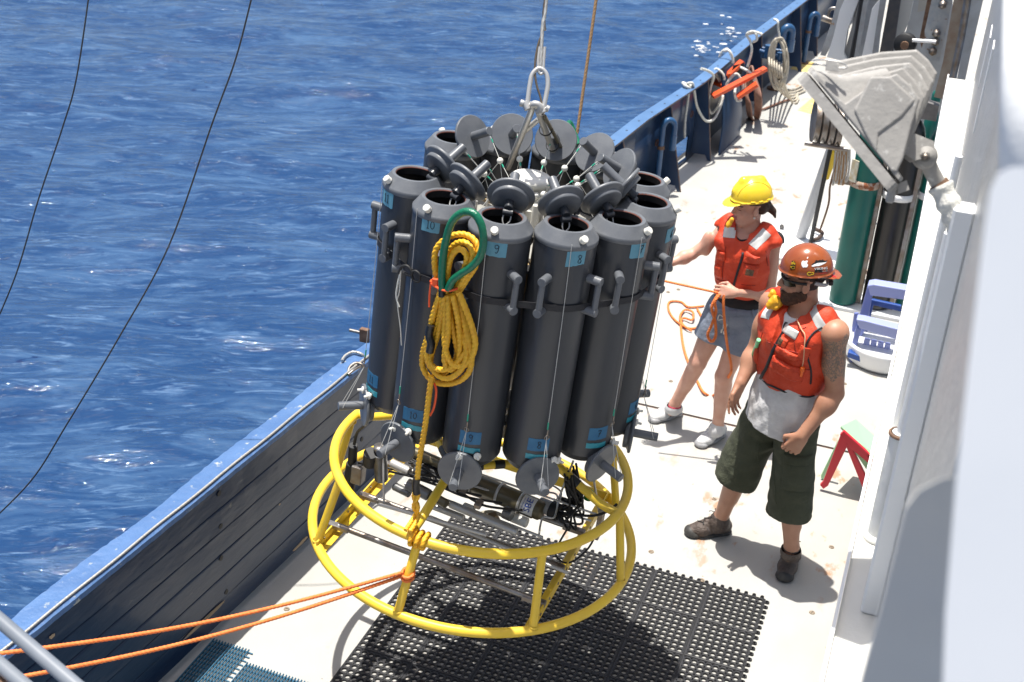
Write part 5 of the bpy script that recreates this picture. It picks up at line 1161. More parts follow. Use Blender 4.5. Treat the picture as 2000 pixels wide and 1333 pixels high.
# ---------------------------------------------------------------- coiled yellow rope with green hose loop
def coil():
    M_yrope=mat('yellow_rope',(.88,.50,.025),.5,bump=.25,bscale=170,var=(.78,.38,.02),var_scale=40)
    M_gh=MATS['green_hose'] if 'green_hose' in MATS else mat('green_hose',(.004,.12,.06),.3)
    M_gh=mat('green_hose_ribbed',(.004,.115,.055),.28,var=(.006,.15,.08),var_scale=90,bump=.5,bscale=140)
    # reference depth: just off the front of bottles 10 and 9
    a9=math.radians(-53.4+29.6*(-1.5)); F=RM@V(BX+(RB+BR+.035)*math.cos(a9),(RB+BR+.035)*math.sin(a9),1.2)
    nrm=RM.to_3x3()@V(math.cos(a9),math.sin(a9),0)
    def P(px,py,off=0.): return AP(px,py,nrm,F+nrm*off)
    root=thing('tag_line_coil','hank of yellow twisted rope with a green hose eye hanging on the front bottles','rope',P(880,560)); O=V(root.location)
    def L(pts,off=0.,n=9,closed=False): return spline([P(x,y,off+(z[0] if z else 0))-O for x,y,*z in pts],n,closed)
    loops=[
     [(865,575),(852,540),(849,500),(858,478),(880,462),(905,458),(925,468),(934,490),(928,520),(912,545),(893,575)],
     [(868,570),(866,530),(872,500),(888,478),(908,474),(922,490),(920,515),(905,545),(889,578)],
     [(872,572),(874,535),(880,505),(893,488),(905,490),(912,505),(905,530),(893,560),(884,590)],
     [(860,570),(845,620),(835,660),(826,690),(826,718),(842,742),(868,750),(895,745),(915,728),(921,700),(915,660),(903,610),(890,570)],
     [(866,575),(858,620),(848,655),(840,690),(842,712),(858,722),(880,718),(900,700),(912,680),(910,650),(900,610),(888,570)],
     [(870,575),(870,620),(868,660),(872,690),(884,712),(905,715),(920,700),(928,672),(922,640),(908,600),(895,570)],
     [(874,575),(880,620),(888,660),(893,690),(883,715),(862,730),(845,722),(834,700),(836,660),(846,620),(858,580)],
     [(878,575),(893,615),(905,660),(912,690),(902,720),(880,738),(858,735),(842,715),(843,690),(856,650),(864,610),(868,575)],
     [(876,578),(876,620),(874,660),(868,700),(876,722),(892,715),(898,680),(896,640),(890,600),(884,575)]]
    for i,l in enumerate(loops): rope(L([(x,y,.012*math.sin(i*2.3+j*.9)) for j,(x,y) in enumerate(l)],.010*(i%3)),.0118,'rope_turn',M_yrope,root,pitch=.055,step=.005)
    rope(L([(843,735,.02),(838,770,.02),(832,820,.02),(824,870,.02),(818,905,.02),(815,938,.02)],.0),.0115,'hanging_part',M_yrope,root,pitch=.055,step=.005)
    # braided splice and lashing to the frame
    e=RM@V(-.045,-.640,.345); ee=[P(815,945,.02)-O]
    for s in (-1,1): rope(spline([P(815,955,.02)-O,P(812+s*4,970,.01)-O,P(812-s*4,990,.01)-O,P(813+s*4,1010,.0)-O,e-O+V(.01*s,-.02,.03)],8),.0095,'splice',M_yrope,root,pitch=.045,step=.004)
    for j in range(3):
        a=-93+j*2.3; c=RM@V(.628*math.cos(math.radians(a)),.628*math.sin(math.radians(a)),.33); t=RM.to_3x3()@V(-math.sin(math.radians(a)),math.cos(math.radians(a)),0); u=RM.to_3x3()@V(math.cos(math.radians(a)),math.sin(math.radians(a)),0)
        rope([c-O+(u*math.cos(q)+V(nn)*math.sin(q))*.031+t*.004*math.sin(q) for q in np.linspace(0,6.283,25)[:-1]],.0095,'lashing_turn',M_yrope,root,pitch=.045,step=.004,closed=True)
    for j,(x,y) in enumerate(((822,1035),(832,1042),(826,1052))): 
        c=P(x,y,-.0); 
    MB().tube(L([(841,635),(838,655),(842,672),(839,688)],.024),.0145,10).build('tape_whipping',M_tapeblk,root)
    MB().tube(L([(814,935),(812,950),(814,965)],.022),.0145,10).build('tape_whipping',M_tapeblk,root)
    MB().tube(L([(864,558),(864,578)],.02),.019,10,flat=.7).build('tape_whipping',M_tapeblk,root)
    MB().tube(L([(864,566),(863,540),(866,500),(873,462),(884,432),(905,415),(926,418),(940,440),(944,470),(938,500),(920,522),(900,535),(884,548),(875,566)],.035,8),.0135,16).build('hose_eye',M_gh,root)
    m=mat('orange_cord',(.85,.10,.02),.5)
    MB().tube(L([(842,552,.0),(850,560,.03),(868,568,.045),(888,566,.03),(902,556,0),(898,548,-.03),(870,548,-.03),(845,548,-.02)],.0,6,True),.0042,8,closed=True).build('binding_cord',m,root)
    MB().tube(L([(842,550),(839,575),(838,600)],.01),.0035,8).build('binding_cord',m,root)
    MB().tube(L([(848,748),(852,765),(848,795),(840,812)],.0),.0045,8).build('binding_cord',m,root)
    MB().box(P(850,552,.03)-O,(.022,.01,.03),bev=.003).build('cord_knot',m,root)
    # white cord and black carabiner beside bottle 10's handle
    h=thing('black_hook_cord','black hooks and frayed white cord hanging beside the second bottle from the left','hook',P(795,525)); O2=V(h.location)
    q=lambda pts,off=0.: spline([P(x,y,off)-O2 for x,y in pts],6)
    MB().tube(q([(779,535),(784,522),(795,520),(803,530),(800,538),(790,534)],-.02),.0055,8).build('hook',M_black,h)
    MB().tube(q([(803,532),(812,530),(820,538),(818,550),(808,548),(804,538),(806,532)],-.02),.0050,8).build('hook',M_black,h)
    MB().tube(q([(782,530),(776,560),(774,580),(780,600)],-.02),.0035,6).build('white_cord',M_whiterope,h); MB().tube(q([(783,528),(780,570),(776,590),(782,640),(784,675)],-.02),.0022,6).build('white_cord',M_whiterope,h)
coil()
# ---------------------------------------------------------------- orange tag lines to the left
def tags():
    g='orange tag lines pulled towards the lower left'
    for k,(e,lab) in enumerate((((-60,1284),'upper orange tag line running left from the yellow frame'),((-40,1337),'lower orange tag line running left from the yellow frame'))):
        s=RM@V(-.024-.018,-.664-.014,.19-.017*k); E=AD(e[0],e[1],4.0)
        n=60; P=[s.lerp(E,i/n)+V(0,0,-.05*math.sin(math.pi*i/n)) for i in range(n+1)]
        o=rope(P,.0080,'tag_line',M_orange,pitch=.045,step=.006); tag(o,lab,'rope',g)
    t=thing('tag_line_hitch','turn of orange rope round the front leg of the yellow frame','rope',RM@V(-.024,-.664,.17)); O=V(t.location)
    for j in range(2): rope([V(.0235*math.cos(a),.0235*math.sin(a),.017*j+.008*math.sin(a)) for a in np.linspace(0,6.283,22)[:-1]],.0068,'rope_turn',M_orange,t,pitch=.045,step=.005,closed=True)
tags()
# wire shackle set on the cap rail
def cap_gear():
    A,B,D,Nn=TB
    t=thing('cap_shackle','galvanised shackle and thimble on the blue cap rail beside the rosette','shackle',AZ(690,700,.83)); O=V(t.location)
    Z=lambda x,y,z=.83: AZ(x,y,z)-O
    rope(spline([Z(668,705),Z(675,695),Z(690,688),Z(706,692),Z(712,700,.80)],6),.0085,'wire_turn',M_wire,t,pitch=.06,step=.006)
    MB().tube(spline([Z(678,735,.8),Z(683,718,.82),Z(694,710,.83),Z(706,712,.83),Z(710,720,.81)],6),.0085,8).build('bow',M_galv,t)
    MB().tube(spline([Z(680,732,.82),Z(690,724,.83),Z(704,716,.83)],6),.007,8).build('thimble',M_galv,t)
    MB().tube([Z(668,739,.8),Z(680,730,.82)],.008,8).build('green_splice',M_greenwhip,t)
    b=thing('rusty_bracket','small rusty bracket with a pin on the rail beside the leftmost bottle','bracket',AZ(712,655,.85)); O2=V(b.location)
    MB().box((0,0,.0),(.05,.03,.08),bev=.003).build('lug',M_rusty,b); MB().cyl((-.09,0,.01),(.02,0,.01),.009,10).build('pin',M_galv,b)
cap_gear()
# ================================================================ PEOPLE (implicit surfaces meshed on a grid)
from mathutils.bvhtree import BVHTree
class Field:
    def __init__(s,lo,hi,res):
        s.lo=np.array(lo,float); s.h=res; s.n=np.ceil((np.array(hi)-s.lo)/res).astype(int)+1; s.F=np.full(s.n,.5,np.float32)
    def sub(s,lo,hi):
        a=np.clip(np.floor((np.array(lo)-s.lo)/s.h).astype(int),0,s.n); b=np.clip(np.ceil((np.array(hi)-s.lo)/s.h).astype(int)+1,0,s.n)
        if np.any(b<=a): return None
        sl=tuple(slice(a[i],b[i]) for i in range(3))
        g=[(np.arange(a[i],b[i])*s.h+s.lo[i]).astype(np.float32) for i in range(3)]
        return sl,np.meshgrid(*g,indexing='ij')
    def op(s,lo,hi,fn,k=.01,mode='add'):
        m=max(k,.0)+.03; r=s.sub(np.array(lo)-m,np.array(hi)+m)
        if r is None: return s
        sl,(X,Y,Z)=r; d=fn(X,Y,Z).astype(np.float32); A=s.F[sl]
        if mode=='sub': d=-d
        if mode=='add':
            h=np.clip(.5+.5*(A-d)/k,0,1); s.F[sl]=A*(1-h)+d*h-k*h*(1-h)
        else:
            h=np.clip(.5-.5*(A-d)/k,0,1); s.F[sl]=A*(1-h)+d*h+k*h*(1-h)
        return s
    def cone(s,a,b,ra,rb,k=.012,mode='add',sx=1.,sdir=None):
        a=np.array(a,float);b=np.array(b,float);R=max(ra,rb)*max(sx,1.); ba=b-a;bb=ba@ba
        if sdir is not None:
            w=np.array(sdir,float); w=w-ba*(w@ba)/bb; w/=np.linalg.norm(w)
        def fn(X,Y,Z):
            px,py,pz=X-a[0],Y-a[1],Z-a[2]; t=np.clip((px*ba[0]+py*ba[1]+pz*ba[2])/bb,0,1)
            qx,qy,qz=px-t*ba[0],py-t*ba[1],pz-t*ba[2]
            if sdir is not None:
                q=qx*w[0]+qy*w[1]+qz*w[2]; e=q/sx-q; qx,qy,qz=qx+w[0]*e,qy+w[1]*e,qz+w[2]*e
            return (np.sqrt(qx*qx+qy*qy+qz*qz)-(ra+(rb-ra)*t))*min(1.,sx)
        return s.op(np.minimum(a,b)-R,np.maximum(a,b)+R,fn,k,mode)
    def ell(s,c,r,M=None,k=.012,mode='add'):
        c=np.array(c,float);r=np.array(r,float);R=r.max(); M=np.eye(3) if M is None else np.array(M,float)   # rows = local axes
        def fn(X,Y,Z):
            p=[X-c[0],Y-c[1],Z-c[2]]; q=[p[0]*M[i,0]+p[1]*M[i,1]+p[2]*M[i,2] for i in range(3)]
            k0=np.sqrt(sum((q[i]/r[i])**2 for i in range(3))); k1=np.sqrt(sum((q[i]/r[i]**2)**2 for i in range(3)))+1e-6
            return k0*(k0-1)/k1
        return s.op(c-R,c+R,fn,k,mode)
    def boxf(s,c,r,M=None,rd=.01,k=.012,mode='add'):
        c=np.array(c,float);r=np.array(r,float);R=np.linalg.norm(r); M=np.eye(3) if M is None else np.array(M,float)
        def fn(X,Y,Z):
            p=[X-c[0],Y-c[1],Z-c[2]]; q=[np.abs(p[0]*M[i,0]+p[1]*M[i,1]+p[2]*M[i,2])-(r[i]-rd) for i in range(3)]
            o=np.sqrt(sum(np.maximum(v,0)**2 for v in q)); i=np.minimum(np.maximum(np.maximum(q[0],q[1]),q[2]),0)
            return o+i-rd
        return s.op(c-R,c+R,fn,k,mode)
    def cut(s,p,n,k=.004):
        """remove the side the normal points to"""
        p=np.array(p,float);n=np.array(n,float);n/=np.linalg.norm(n)
        hi=s.lo+s.n*s.h
        return s.op(s.lo,hi,lambda X,Y,Z:-((X-p[0])*n[0]+(Y-p[1])*n[1]+(Z-p[2])*n[2]),k,'sub')
    def noise(s,amp,freq,seed=0,stretch=(1,1,1)):
        r=np.random.default_rng(seed); sl,(X,Y,Z)=s.sub(s.lo,s.lo+s.n*s.h); D=np.zeros_like(X)
        for i in range(10):
            d=r.normal(size=3)*np.array(stretch); d=d/np.linalg.norm(d)*freq*r.uniform(.5,1.6); D+=np.sin(X*d[0]+Y*d[1]+Z*d[2]+r.uniform(0,6.28)+.8*np.sin((X+Y*.7-Z)*freq*.4+i))/10**.5
        s.F+= (D*amp).astype(np.float32)[tuple(slice(0,q) for q in s.F.shape)]; return s
    def mesh(s,name,mats,matfn=None,smooth_it=1):
        F=s.F; neg=F<0; nx,ny,nz=F.shape
        c=neg[:-1,:-1,:-1].astype(np.int8)
        cnt=np.zeros((nx-1,ny-1,nz-1),np.int8)
        for i in(0,1):
            for j in(0,1):
                for k in(0,1): cnt+=neg[i:nx-1+i,j:ny-1+j,k:nz-1+k]
        act=np.argwhere((cnt>0)&(cnt<8)); idx=np.full(cnt.shape,-1,np.int32); idx[tuple(act.T)]=np.arange(len(act))
        P=np.zeros((len(act),3));W=np.zeros(len(act)); cor=[(i,j,k) for i in(0,1) for j in(0,1) for k in(0,1)]
        val={q:F[act[:,0]+q[0],act[:,1]+q[1],act[:,2]+q[2]].astype(float) for q in cor}
        for a in cor:
            for ax in range(3):
                if a[ax]==0:
                    b=list(a);b[ax]=1;b=tuple(b); va,vb=val[a],val[b]; m=(va<0)!=(vb<0); t=np.where(m,va/np.where(m,va-vb,1),0)
                    pt=np.array(a,float)[None,:].repeat(len(act),0); pt[:,ax]+=t; P[m]+=pt[m]; W[m]+=1
        v=s.lo+(act+P/W[:,None])*s.h; fs=[]
        for ax in range(3):
            sl0=[slice(None)]*3;sl1=[slice(None)]*3; sl0[ax]=slice(0,-1);sl1[ax]=slice(1,None)
            a=neg[tuple(sl0)];b=neg[tuple(sl1)]; e=np.argwhere(a!=b); o=[q for q in range(3) if q!=ax]
            m=(e[:,o[0]]>0)&(e[:,o[1]]>0)&(e[:,o[0]]<F.shape[o[0]]-1)&(e[:,o[1]]<F.shape[o[1]]-1); e=e[m]
            def g(d0,d1): q=e.copy(); q[:,o[0]]-=d0;q[:,o[1]]-=d1; return idx[tuple(q.T)]
            quad=np.stack([g(1,1),g(0,1),g(0,0),g(1,0)],1); flip=neg[tuple(e.T)]
            if ax==1: flip=~flip
            quad[~flip]=quad[~flip][:,::-1]; fs.append(quad)
        f=np.concatenate(fs)
        # light smoothing
        for _ in range(smooth_it):
            acc=np.zeros_like(v);n=np.zeros(len(v))
            for q in range(4):
                np.add.at(acc,f[:,q],v[f[:,(q+1)%4]]); np.add.at(n,f[:,q],1)
            v=v*.4+.6*acc/np.maximum(n,1)[:,None]
        me=bpy.data.meshes.new(name); me.vertices.add(len(v)); me.vertices.foreach_set('co',v.ravel()); me.loops.add(f.size); me.loops.foreach_set('vertex_index',f.ravel().astype(np.int32))
        me.polygons.add(len(f)); me.polygons.foreach_set('loop_start',np.arange(len(f),dtype=np.int32)*4); me.polygons.foreach_set('loop_total',np.full(len(f),4,np.int32))
        for m in (mats if isinstance(mats,(list,tuple)) else [mats]): me.materials.append(m)
        me.update(); me.polygons.foreach_set('use_smooth',np.ones(len(f),bool))
        if matfn is not None:
            c=v[f].mean(1); me.polygons.foreach_set('material_index',matfn(c).astype(np.int32))
        me.validate(); return me
def bvh(me): return BVHTree.FromPolygons([v.co.copy() for v in me.vertices],[tuple(p.vertices) for p in me.polygons])
def drape(B,cen,ux,uy,poly2d,off,thick,name,m,par,n=8,dirn=None,reach=.25):
    """lay a flat outline (in ux,uy metres) on a surface: grid patch (if poly2d is (w,h)) or 2-D mesh"""
    ux=V(ux).normalized();uy=V(uy).normalized(); d=(ux.cross(uy)).normalized() if dirn is None else V(dirn).normalized(); cen=V(cen)
    def hit(u,v,o):
        p=cen+ux*u+uy*v+d*reach; h=B.ray_cast(p,-d,reach*2.4)
        return (h[0]+d*o) if h[0] is not None else None
    mb=MB()
    if isinstance(poly2d[0],(int,float)):
        w,h=poly2d; top=[];bot=[];N=n
        G=[[hit((i/N-.5)*w,(j/N-.5)*h,0) for i in range(N+1)] for j in range(N+1)]
        flat=[q for r in G for q in r if q is not None]
        if not flat: return None
        mean=sum(((q-cen).dot(d) for q in flat))/len(flat)
        for j in range(N+1):
            for i in range(N+1):
                q=G[j][i]
                if q is None: q=cen+ux*(i/N-.5)*w+uy*(j/N-.5)*h+d*mean
                edge=(i in(0,N) or j in(0,N)); top.append(q+d*(off+(thick*.45 if edge else thick))); bot.append(q-d*.003)
        M=N+1; fs=[(j*M+i,j*M+i+1,(j+1)*M+i+1,(j+1)*M+i) for i in range(N) for j in range(N)]
        mb.add(top,fs,0,True); per=[i for i in range(M)]+[j*M+N for j in range(1,M)]+[N*M+i for i in range(N-1,-1,-1)]+[j*M for j in range(N-1,0,-1)]
        k=len(per); mb.add([top[i] for i in per]+[bot[i] for i in per],[(i,(i+1)%k,k+(i+1)%k,k+i) for i in range(k)])
    else:
        vs,fs=poly2d; out=[]
        for u,v in vs:
            q=hit(u,v,off+thick)
            if q is None:
                nr=B.find_nearest(cen+ux*u+uy*v); q=nr[0]+nr[1]*(off+thick)
            out.append(q)
        mb.add(out,fs)
    return mb.build(name,m,par)
def poly_mesh(pts): 
    """triangulated flat outline, subdivided a little so it can bend"""
    bm=bmesh.new(); vs=[bm.verts.new((x,y,0)) for x,y in pts]; f=bm.faces.new(vs); bmesh.ops.triangulate(bm,faces=[f]); bmesh.ops.subdivide_edges(bm,edges=bm.edges[:],cuts=1); bmesh.ops.triangulate(bm,faces=bm.faces[:])
    bm.verts.index_update(); r=([(v.co.x,v.co.y) for v in bm.verts],[tuple(v.index for v in f.verts) for f in bm.faces]); bm.free(); return r
def font_mesh(s,size,aspect=1.):
    me=text_mesh(s,size,M_ink,'tmp',0.); r=([(v.co.x*aspect,v.co.y) for v in me.vertices],[tuple(p.vertices) for p in me.polygons]); bpy.data.meshes.remove(me); return r
def stroke_mesh(pts,w,closed=False):
    P=[V(x,y,0) for x,y in pts]; n=len(P); vs=[];fs=[]
    for i in range(n):
        a=P[i-1] if (i or closed) else P[i]; b=P[(i+1)%n] if (i<n-1 or closed) else P[i]; t=(b-a).normalized(); q=V(-t.y,t.x,0)*w/2
        vs+=[((P[i]+q).x,(P[i]+q).y),((P[i]-q).x,(P[i]-q).y)]
    for i in range(n if closed else n-1): j=(i+1)%n; fs.append((2*i,2*i+1,2*j+1,2*j))
    return vs,fs
def unit(v): v=np.array(v,float); return v/np.linalg.norm(v)
def face_frame(f,pitch=0.,rollv=0.):
    f=unit((f[0],f[1],0)); l=np.array([-f[1],f[0],0]); u=np.array([0,0,1.]); l=-np.cross(u,f)*-1; l=np.cross(u,f)
    f2=f*math.cos(pitch)-u*math.sin(pitch); u2=np.cross(f2,l); 
    if u2[2]<0: u2=-u2
    l3=l*math.cos(rollv)+u2*math.sin(rollv); u3=-l*math.sin(rollv)+u2*math.cos(rollv)
    return l3,f2,u3
def finger(Fd,root,d,nrm,L,r,curl,k=.003):
    """three tapered phalanges bending towards -nrm"""
    p=np.array(root,float); d=unit(d); ax=unit(nrm); ang=0
    for i,(fr,c) in enumerate(((.44,.55),(.31,1.),(.25,.8))):
        ang+=curl*c; dd=d*math.cos(ang)-ax*math.sin(ang); q=p+dd*L*fr; Fd.cone(p,q,r*(1-.12*i),r*(.92-.12*i),k); p=q
    return p
def hand(Fd,wrist,d,nrm,side,s=1.,curl=.5,curls=None,thumb=.5,spread=.0):
    """palm + five fingers. d = towards fingertips, nrm = back of the hand, side = towards the thumb"""
    w=np.array(wrist,float); d=unit(d); nrm=unit(np.array(nrm)-d*np.dot(nrm,d)); sd=unit(np.cross(nrm,d)); 
    if np.dot(sd,side)<0: sd=-sd
    Fd.cone(w,w+d*.03*s,.026*s,.030*s,.012,sx=.72,sdir=nrm)
    for t in (.030,.010,-.010,-.028): Fd.cone(w+d*.015*s+sd*t*.6*s,w+d*.078*s+sd*t*s,.016*s,.0125*s,.012)
    L=(.072,.082,.077,.060); 
    for i,t in enumerate((.031,.0105,-.0105,-.030)):
        c=(curls[i] if curls else curl)
        finger(Fd,w+d*.082*s+sd*t*s,d+sd*(t*spread*8),nrm,L[i]*s,(.0092,.0095,.0090,.0080)[i]*s,c)
    b=w+d*.022*s+sd*.028*s-nrm*.006; td=unit(d*.75+sd*.75-nrm*.25); m=b+td*.038*s; Fd.cone(b,m,.014*s,.0105*s,.008)
    td2=unit(d*.95+sd*(.35-thumb*.7)-nrm*thumb*.8); e=m+td2*.028*s; Fd.cone(m,e,.0102*s,.0088*s,.003); Fd.cone(e,e+unit(td2-sd*.2)*.02*s,.0086*s,.0075*s,.003)
def head_prims(Fd,c,l,f,u,s=1.,man=True,grow=0.):
    M=np.array([l,f,u]); P=lambda x,y,z:c+(l*x+f*y+u*z)*s; g=grow
    Fd.ell(P(0,-.012,.042),np.array([.076,.097,.088])*s+g,M,.02)
    Fd.ell(P(0,.024,-.040),np.array([.060,.070,.080])*s+g,M,.025)
    Fd.ell(P(0,.060,-.095),np.array([.030 if man else .023,.026,.024])*s+g,M,.022)
    for sg in(-1,1): Fd.cone(P(.056*sg,-.005,-.058),P(.026*sg,.055,-.098),(.018 if man else .013)*s+g,.014*s+g,.025); Fd.ell(P(.040*sg,.060,-.030),np.array([.022,.020,.020])*s+g,M,.02)
    Fd.ell(P(0,.074,.022),np.array([.050,.018,.012])*s+g,M,.012)
    for sg in(-1,1): Fd.ell(P(.033*sg,.098,.0),np.array([.017,.015,.011])*s,M,.010,'sub')
    for sg in(-1,1): Fd.ell(P(.032*sg,.076,-.001),np.array([.0145,.0125,.010])*s+g,M,.004)
    Fd.cone(P(0,.088,.006),P(0,.108,-.032),.008*s+g,.0115*s+g,.010)
    for sg in(-1,1): Fd.ell(P(.011*sg,.098,-.036),np.array([.0085,.010,.0075])*s+g,M,.006)
    Fd.ell(P(0,.094,-.0595),np.array([.021,.0085,.0050])*s+g,M,.003); Fd.ell(P(0,.093,-.0705),np.array([.019,.0090,.0060])*s+g,M,.003)
    for sg in(-1,1):
        Fd.ell(P(.079*sg,-.008,-.012),np.array([.008,.019,.031])*s+g,np.array([l*.95+f*.3*sg*-1,f,u]),.006)
        Fd.ell(P(.089*sg,-.004,-.010),np.array([.006,.010,.018])*s,M,.004,'sub')
def hardhat(name,c,l,f,u,s,mats,par,bill=1,ridge=3):
    c=np.array(c,float); M=np.array([l,f,u]); P=lambda x,y,z:c+(l*x+f*y+u*z)*s
    lo=c-.22;hi=c+.24; Fd=Field(lo,hi,.0035)
    Fd.ell(P(0,-.005,.035),np.array([.109,.127,.128])*s,M,.001)
    if ridge==3: Fd.cone(P(0,.095,.085),P(0,.05,.145),.022*s,.022*s,.022); Fd.cone(P(0,.05,.145),P(0,-.06,.142),.022*s,.020*s,.022); Fd.cone(P(0,-.06,.142),P(0,-.10,.085),.020*s,.015*s,.022)
    Fd.cut(P(0,0,.030),-u,.002)
    # rim and bill: thin, slightly drooping
    Fd.ell(P(0,-.005,.036),np.array([.116,.136,.0070])*s,M,.006)
    b=unit(f*bill-u*.22); bm=np.array([l,b,np.cross(l,b)])
    Fd.ell(P(0,.082*bill,.026),np.array([.084,.096,.0062])*s,bm,.008)
    Fd.ell(P(0,-.005,.012),np.array([.0995,.117,.122])*s,M,.002,'sub')
    Fd.cut(P(0,0,-.05),-u,.002)
    return Fd.mesh(name,mats)
def person(name,label,J,sp):
    """J: joints in world space; sp: style"""
    root=thing(name,label,'person',tuple(J['root'])); O=np.array(J['root'],float)
    j={k:np.array(v,float)-O for k,v in J.items()}
    l,f,u=face_frame(sp['facing']); bl,bf,bu=l,f,u; M=np.array([l,f,u]); man=sp['man']; w=sp['w']
    up=unit(j['neck']-j['hip']); u=up; f=unit(f-up*np.dot(f,up)); l=np.cross(f,up); l=l if np.dot(l,bl)>0 else -l; M=np.array([l,f,u])
    hl,hf,hu=face_frame(sp['head_dir'],sp['head_pitch'],sp.get('head_roll',0)); hs=sp['hs']; hc=j['head']
    allp=np.array([v for k,v in j.items() if k!='root']); lo=allp.min(0)-.17;hi=allp.max(0)+.17; lo[2]=-.02
    B=Field(lo,hi,.0048)
    # ---- body
    sw=sp['armr']; H=j['hip'];N=j['neck']; wst=H+(N-H)*.36; ch=H+(N-H)*.70
    B.ell(H,(.155*w,.110*w,.12),M,.03); B.ell(wst,(.135*w,.098*w,.15),M,.05); B.ell(ch,(.155*w,.112*w,.16),M,.05)
    B.cone(j['shR'],j['shL'],.052*sw,.052*sw,.05); B.cone(N-u*.03,hc-hu*.06*hs-hf*.015,.050*sp['neckr'],.047*sp['neckr'],.02)
    B.cone(N-u*.02+l*.09,N+u*.02,.03,.045,.03);B.cone(N-u*.02-l*.09,N+u*.02,.03,.045,.03)
    head_prims(B,hc,hl,hf,hu,hs,man)
    for s in ('R','L'):
        sh,el,wr=j['sh'+s],j['el'+s],j['wr'+s]
        B.ell(sh,(.055*sw,.058*sw,.058*sw),M,.02); B.cone(sh,el,.049*sw,.037*sw,.02); B.ell(sh+(el-sh)*.48+f*.012,(.043*sw,.043*sw,.075),np.array([l,f,-unit(el-sh)]) if 0 else None,.02)
        B.cone(el,wr,.039*sw,.0255*sw,.012); B.ell(el+(wr-el)*.25,(.043*sw,.041*sw,.05*sw),None,.03)
        hk=sp['hand'+s]; hand(B,wr,hk['d'],hk['n'],hk['side'],hk.get('s',1.),hk.get('curl',.5),hk.get('curls'),hk.get('thumb',.5))
        hip,kn,an=j['hp'+s],j['kn'+s],j['an'+s]; lr=sp['legr']
        B.cone(hip,kn,.088*lr,.054*lr,.03); B.cone(kn,an,.050*lr,.035*lr,.015); fl=unit(f)
        kf=unit(kn-(hip+an)/2+f*.05); B.ell(kn+f*.006,(.048*lr,.052*lr,.058*lr),M,.02)
        cal=kn+(an-kn)*.30-f*.016; B.cone(cal-(an-kn)*.12,cal+(an-kn)*.25,.047*lr,.036*lr,.03)
        B.cone(an,an-u*.05+sp['foot'+s]*.02,.033*lr,.026*lr,.02)
        for sg in (-1,1): B.ell(an+u*.012+l*.024*sg,(.011,.011,.013),None,.012)
    lips=hc+(hf*.094-hu*.065)*hs; shL=j['shL'];elL=j['elL']
    def mf(c):
        idx=np.zeros(len(c),int); q=c-lips
        m=(np.abs(q@hl)<.021*hs)&(np.abs(q@hu)<.0105*hs)&((q@hf)>-.008); idx[m]=1
        for sg in(-1,1):                                           # brows and lash line
            e=c-(hc+(hl*.032*sg+hf*.085+hu*.019)*hs); idx[(np.abs(e@hl)<.019)&(np.abs(e@hu+abs(0)*.1)<.0042)&((e@hf)>-.02)]=2
            e=c-(hc+(hl*.032*sg+hf*.088-hu*.004)*hs); idx[(np.abs(e@hl)<.014)&(np.abs(e@hu)<.0022)&((e@hf)>-.012)]=2
        e=c-hc; hair=((e@hf)<np.where((e@hu)<.025,-.022,.03)*hs)&((e@hu)>-.035*hs)&((e@hu)<.16)&(np.abs(e@hl)<.0765*hs)&~((np.abs(e@hl)>.069*hs)&((e@hf)>-.035)&((e@hu)<.02)&((e@hu)>-.05)); idx[hair]=2
        if sp.get('tattoo'):
            ax=elL-shL; t=((c-shL)@ax)/(ax@ax); rad=np.linalg.norm(c-shL-t[:,None]*ax,axis=1); outw=(c-shL)@(bl*.75-bf*0+np.array([CR[0]*0,0,0])); cam=-CF.copy(); cam[2]=0; cam=unit(cam)
            m=(t>.0+.05*np.sin(c[:,1]*90))&(t<.70+.05*np.sin(c[:,0]*110))&(rad<.10)&(((c-shL-t[:,None]*ax)@unit(cam*.7+bl*.6))>-.006+.010*np.sin(t*26)+.006*np.sin(t*61)); idx[m]=3
        return idx
    body=B.mesh('body',sp['skin'],mf); link('body',body,root)
    out=dict(root=root,j=j,l=l,f=f,u=u,M=M,hl=hl,hf=hf,hu=hu,hs=hs,hc=hc,H=H,N=N,ch=ch,wst=wst,O=O,body=body,sp=sp,w=w)
    return out
def vest(p,mats,hem,tape,zipm,front_open=.030,puff=1.):
    l,f,u,M,w,j=p['l'],p['f'],p['u'],p['M'],p['w'],p['j']; N,ch,wst,H=p['N'],p['ch'],p['wst'],p['H']; root=p['root']
    lo=np.minimum(H,N)-.3;hi=np.maximum(H,N)+.3; V_=Field(lo,hi,.005); g=.034*puff
    V_.ell(ch-u*.01,(.155*w+g,.114*w+g,.19),M,.03); V_.ell(wst+u*.03,(.140*w+g,.104*w+g,.17),M,.05)
    for s,sg in (('R',-1),('L',1)):
        a=N+l*sg*.115*w-u*.008; V_.cone(a-f*.075+u*-.06,a+u*.016,.052,.046,.03); V_.cone(a+u*.016,a+f*.075-u*.08,.046,.054,.03); V_.cone(N+l*sg*.075+u*.0,N+l*sg*.180*w-u*.030,.042,.038,.03)
    V_.noise(.0035,38,3+int(w*10)); V_.noise(.0016,95,7)
    V_.cut(hem[0],hem[1],.006)
    for s in ('R','L'):
        a=j['sh'+s]; out=l*(1 if s=='L' else -1); V_.ell(a+out*.036-u*.085,(.056,.100,.115),M,.008,'sub'); V_.cone(a+out*.045-u*.03,j['el'+s],.052,.05,.008,'sub')
    V_.cone(N-u*.05+f*.02,N+u*.2,.062,.075,.008,'sub'); V_.cone(N+f*.10-u*.01,N+f*.16-u*.05,.045,.02,.01,'sub')
    # open V below the throat down the front
    V_.cone(N+f*.13-u*.02,ch+f*.17-u*.03,.040,.008,.006,'sub')
    me=V_.mesh('life_vest',mats); o=link('life_vest',me,root); Bv=bvh(me)
    return o,Bv
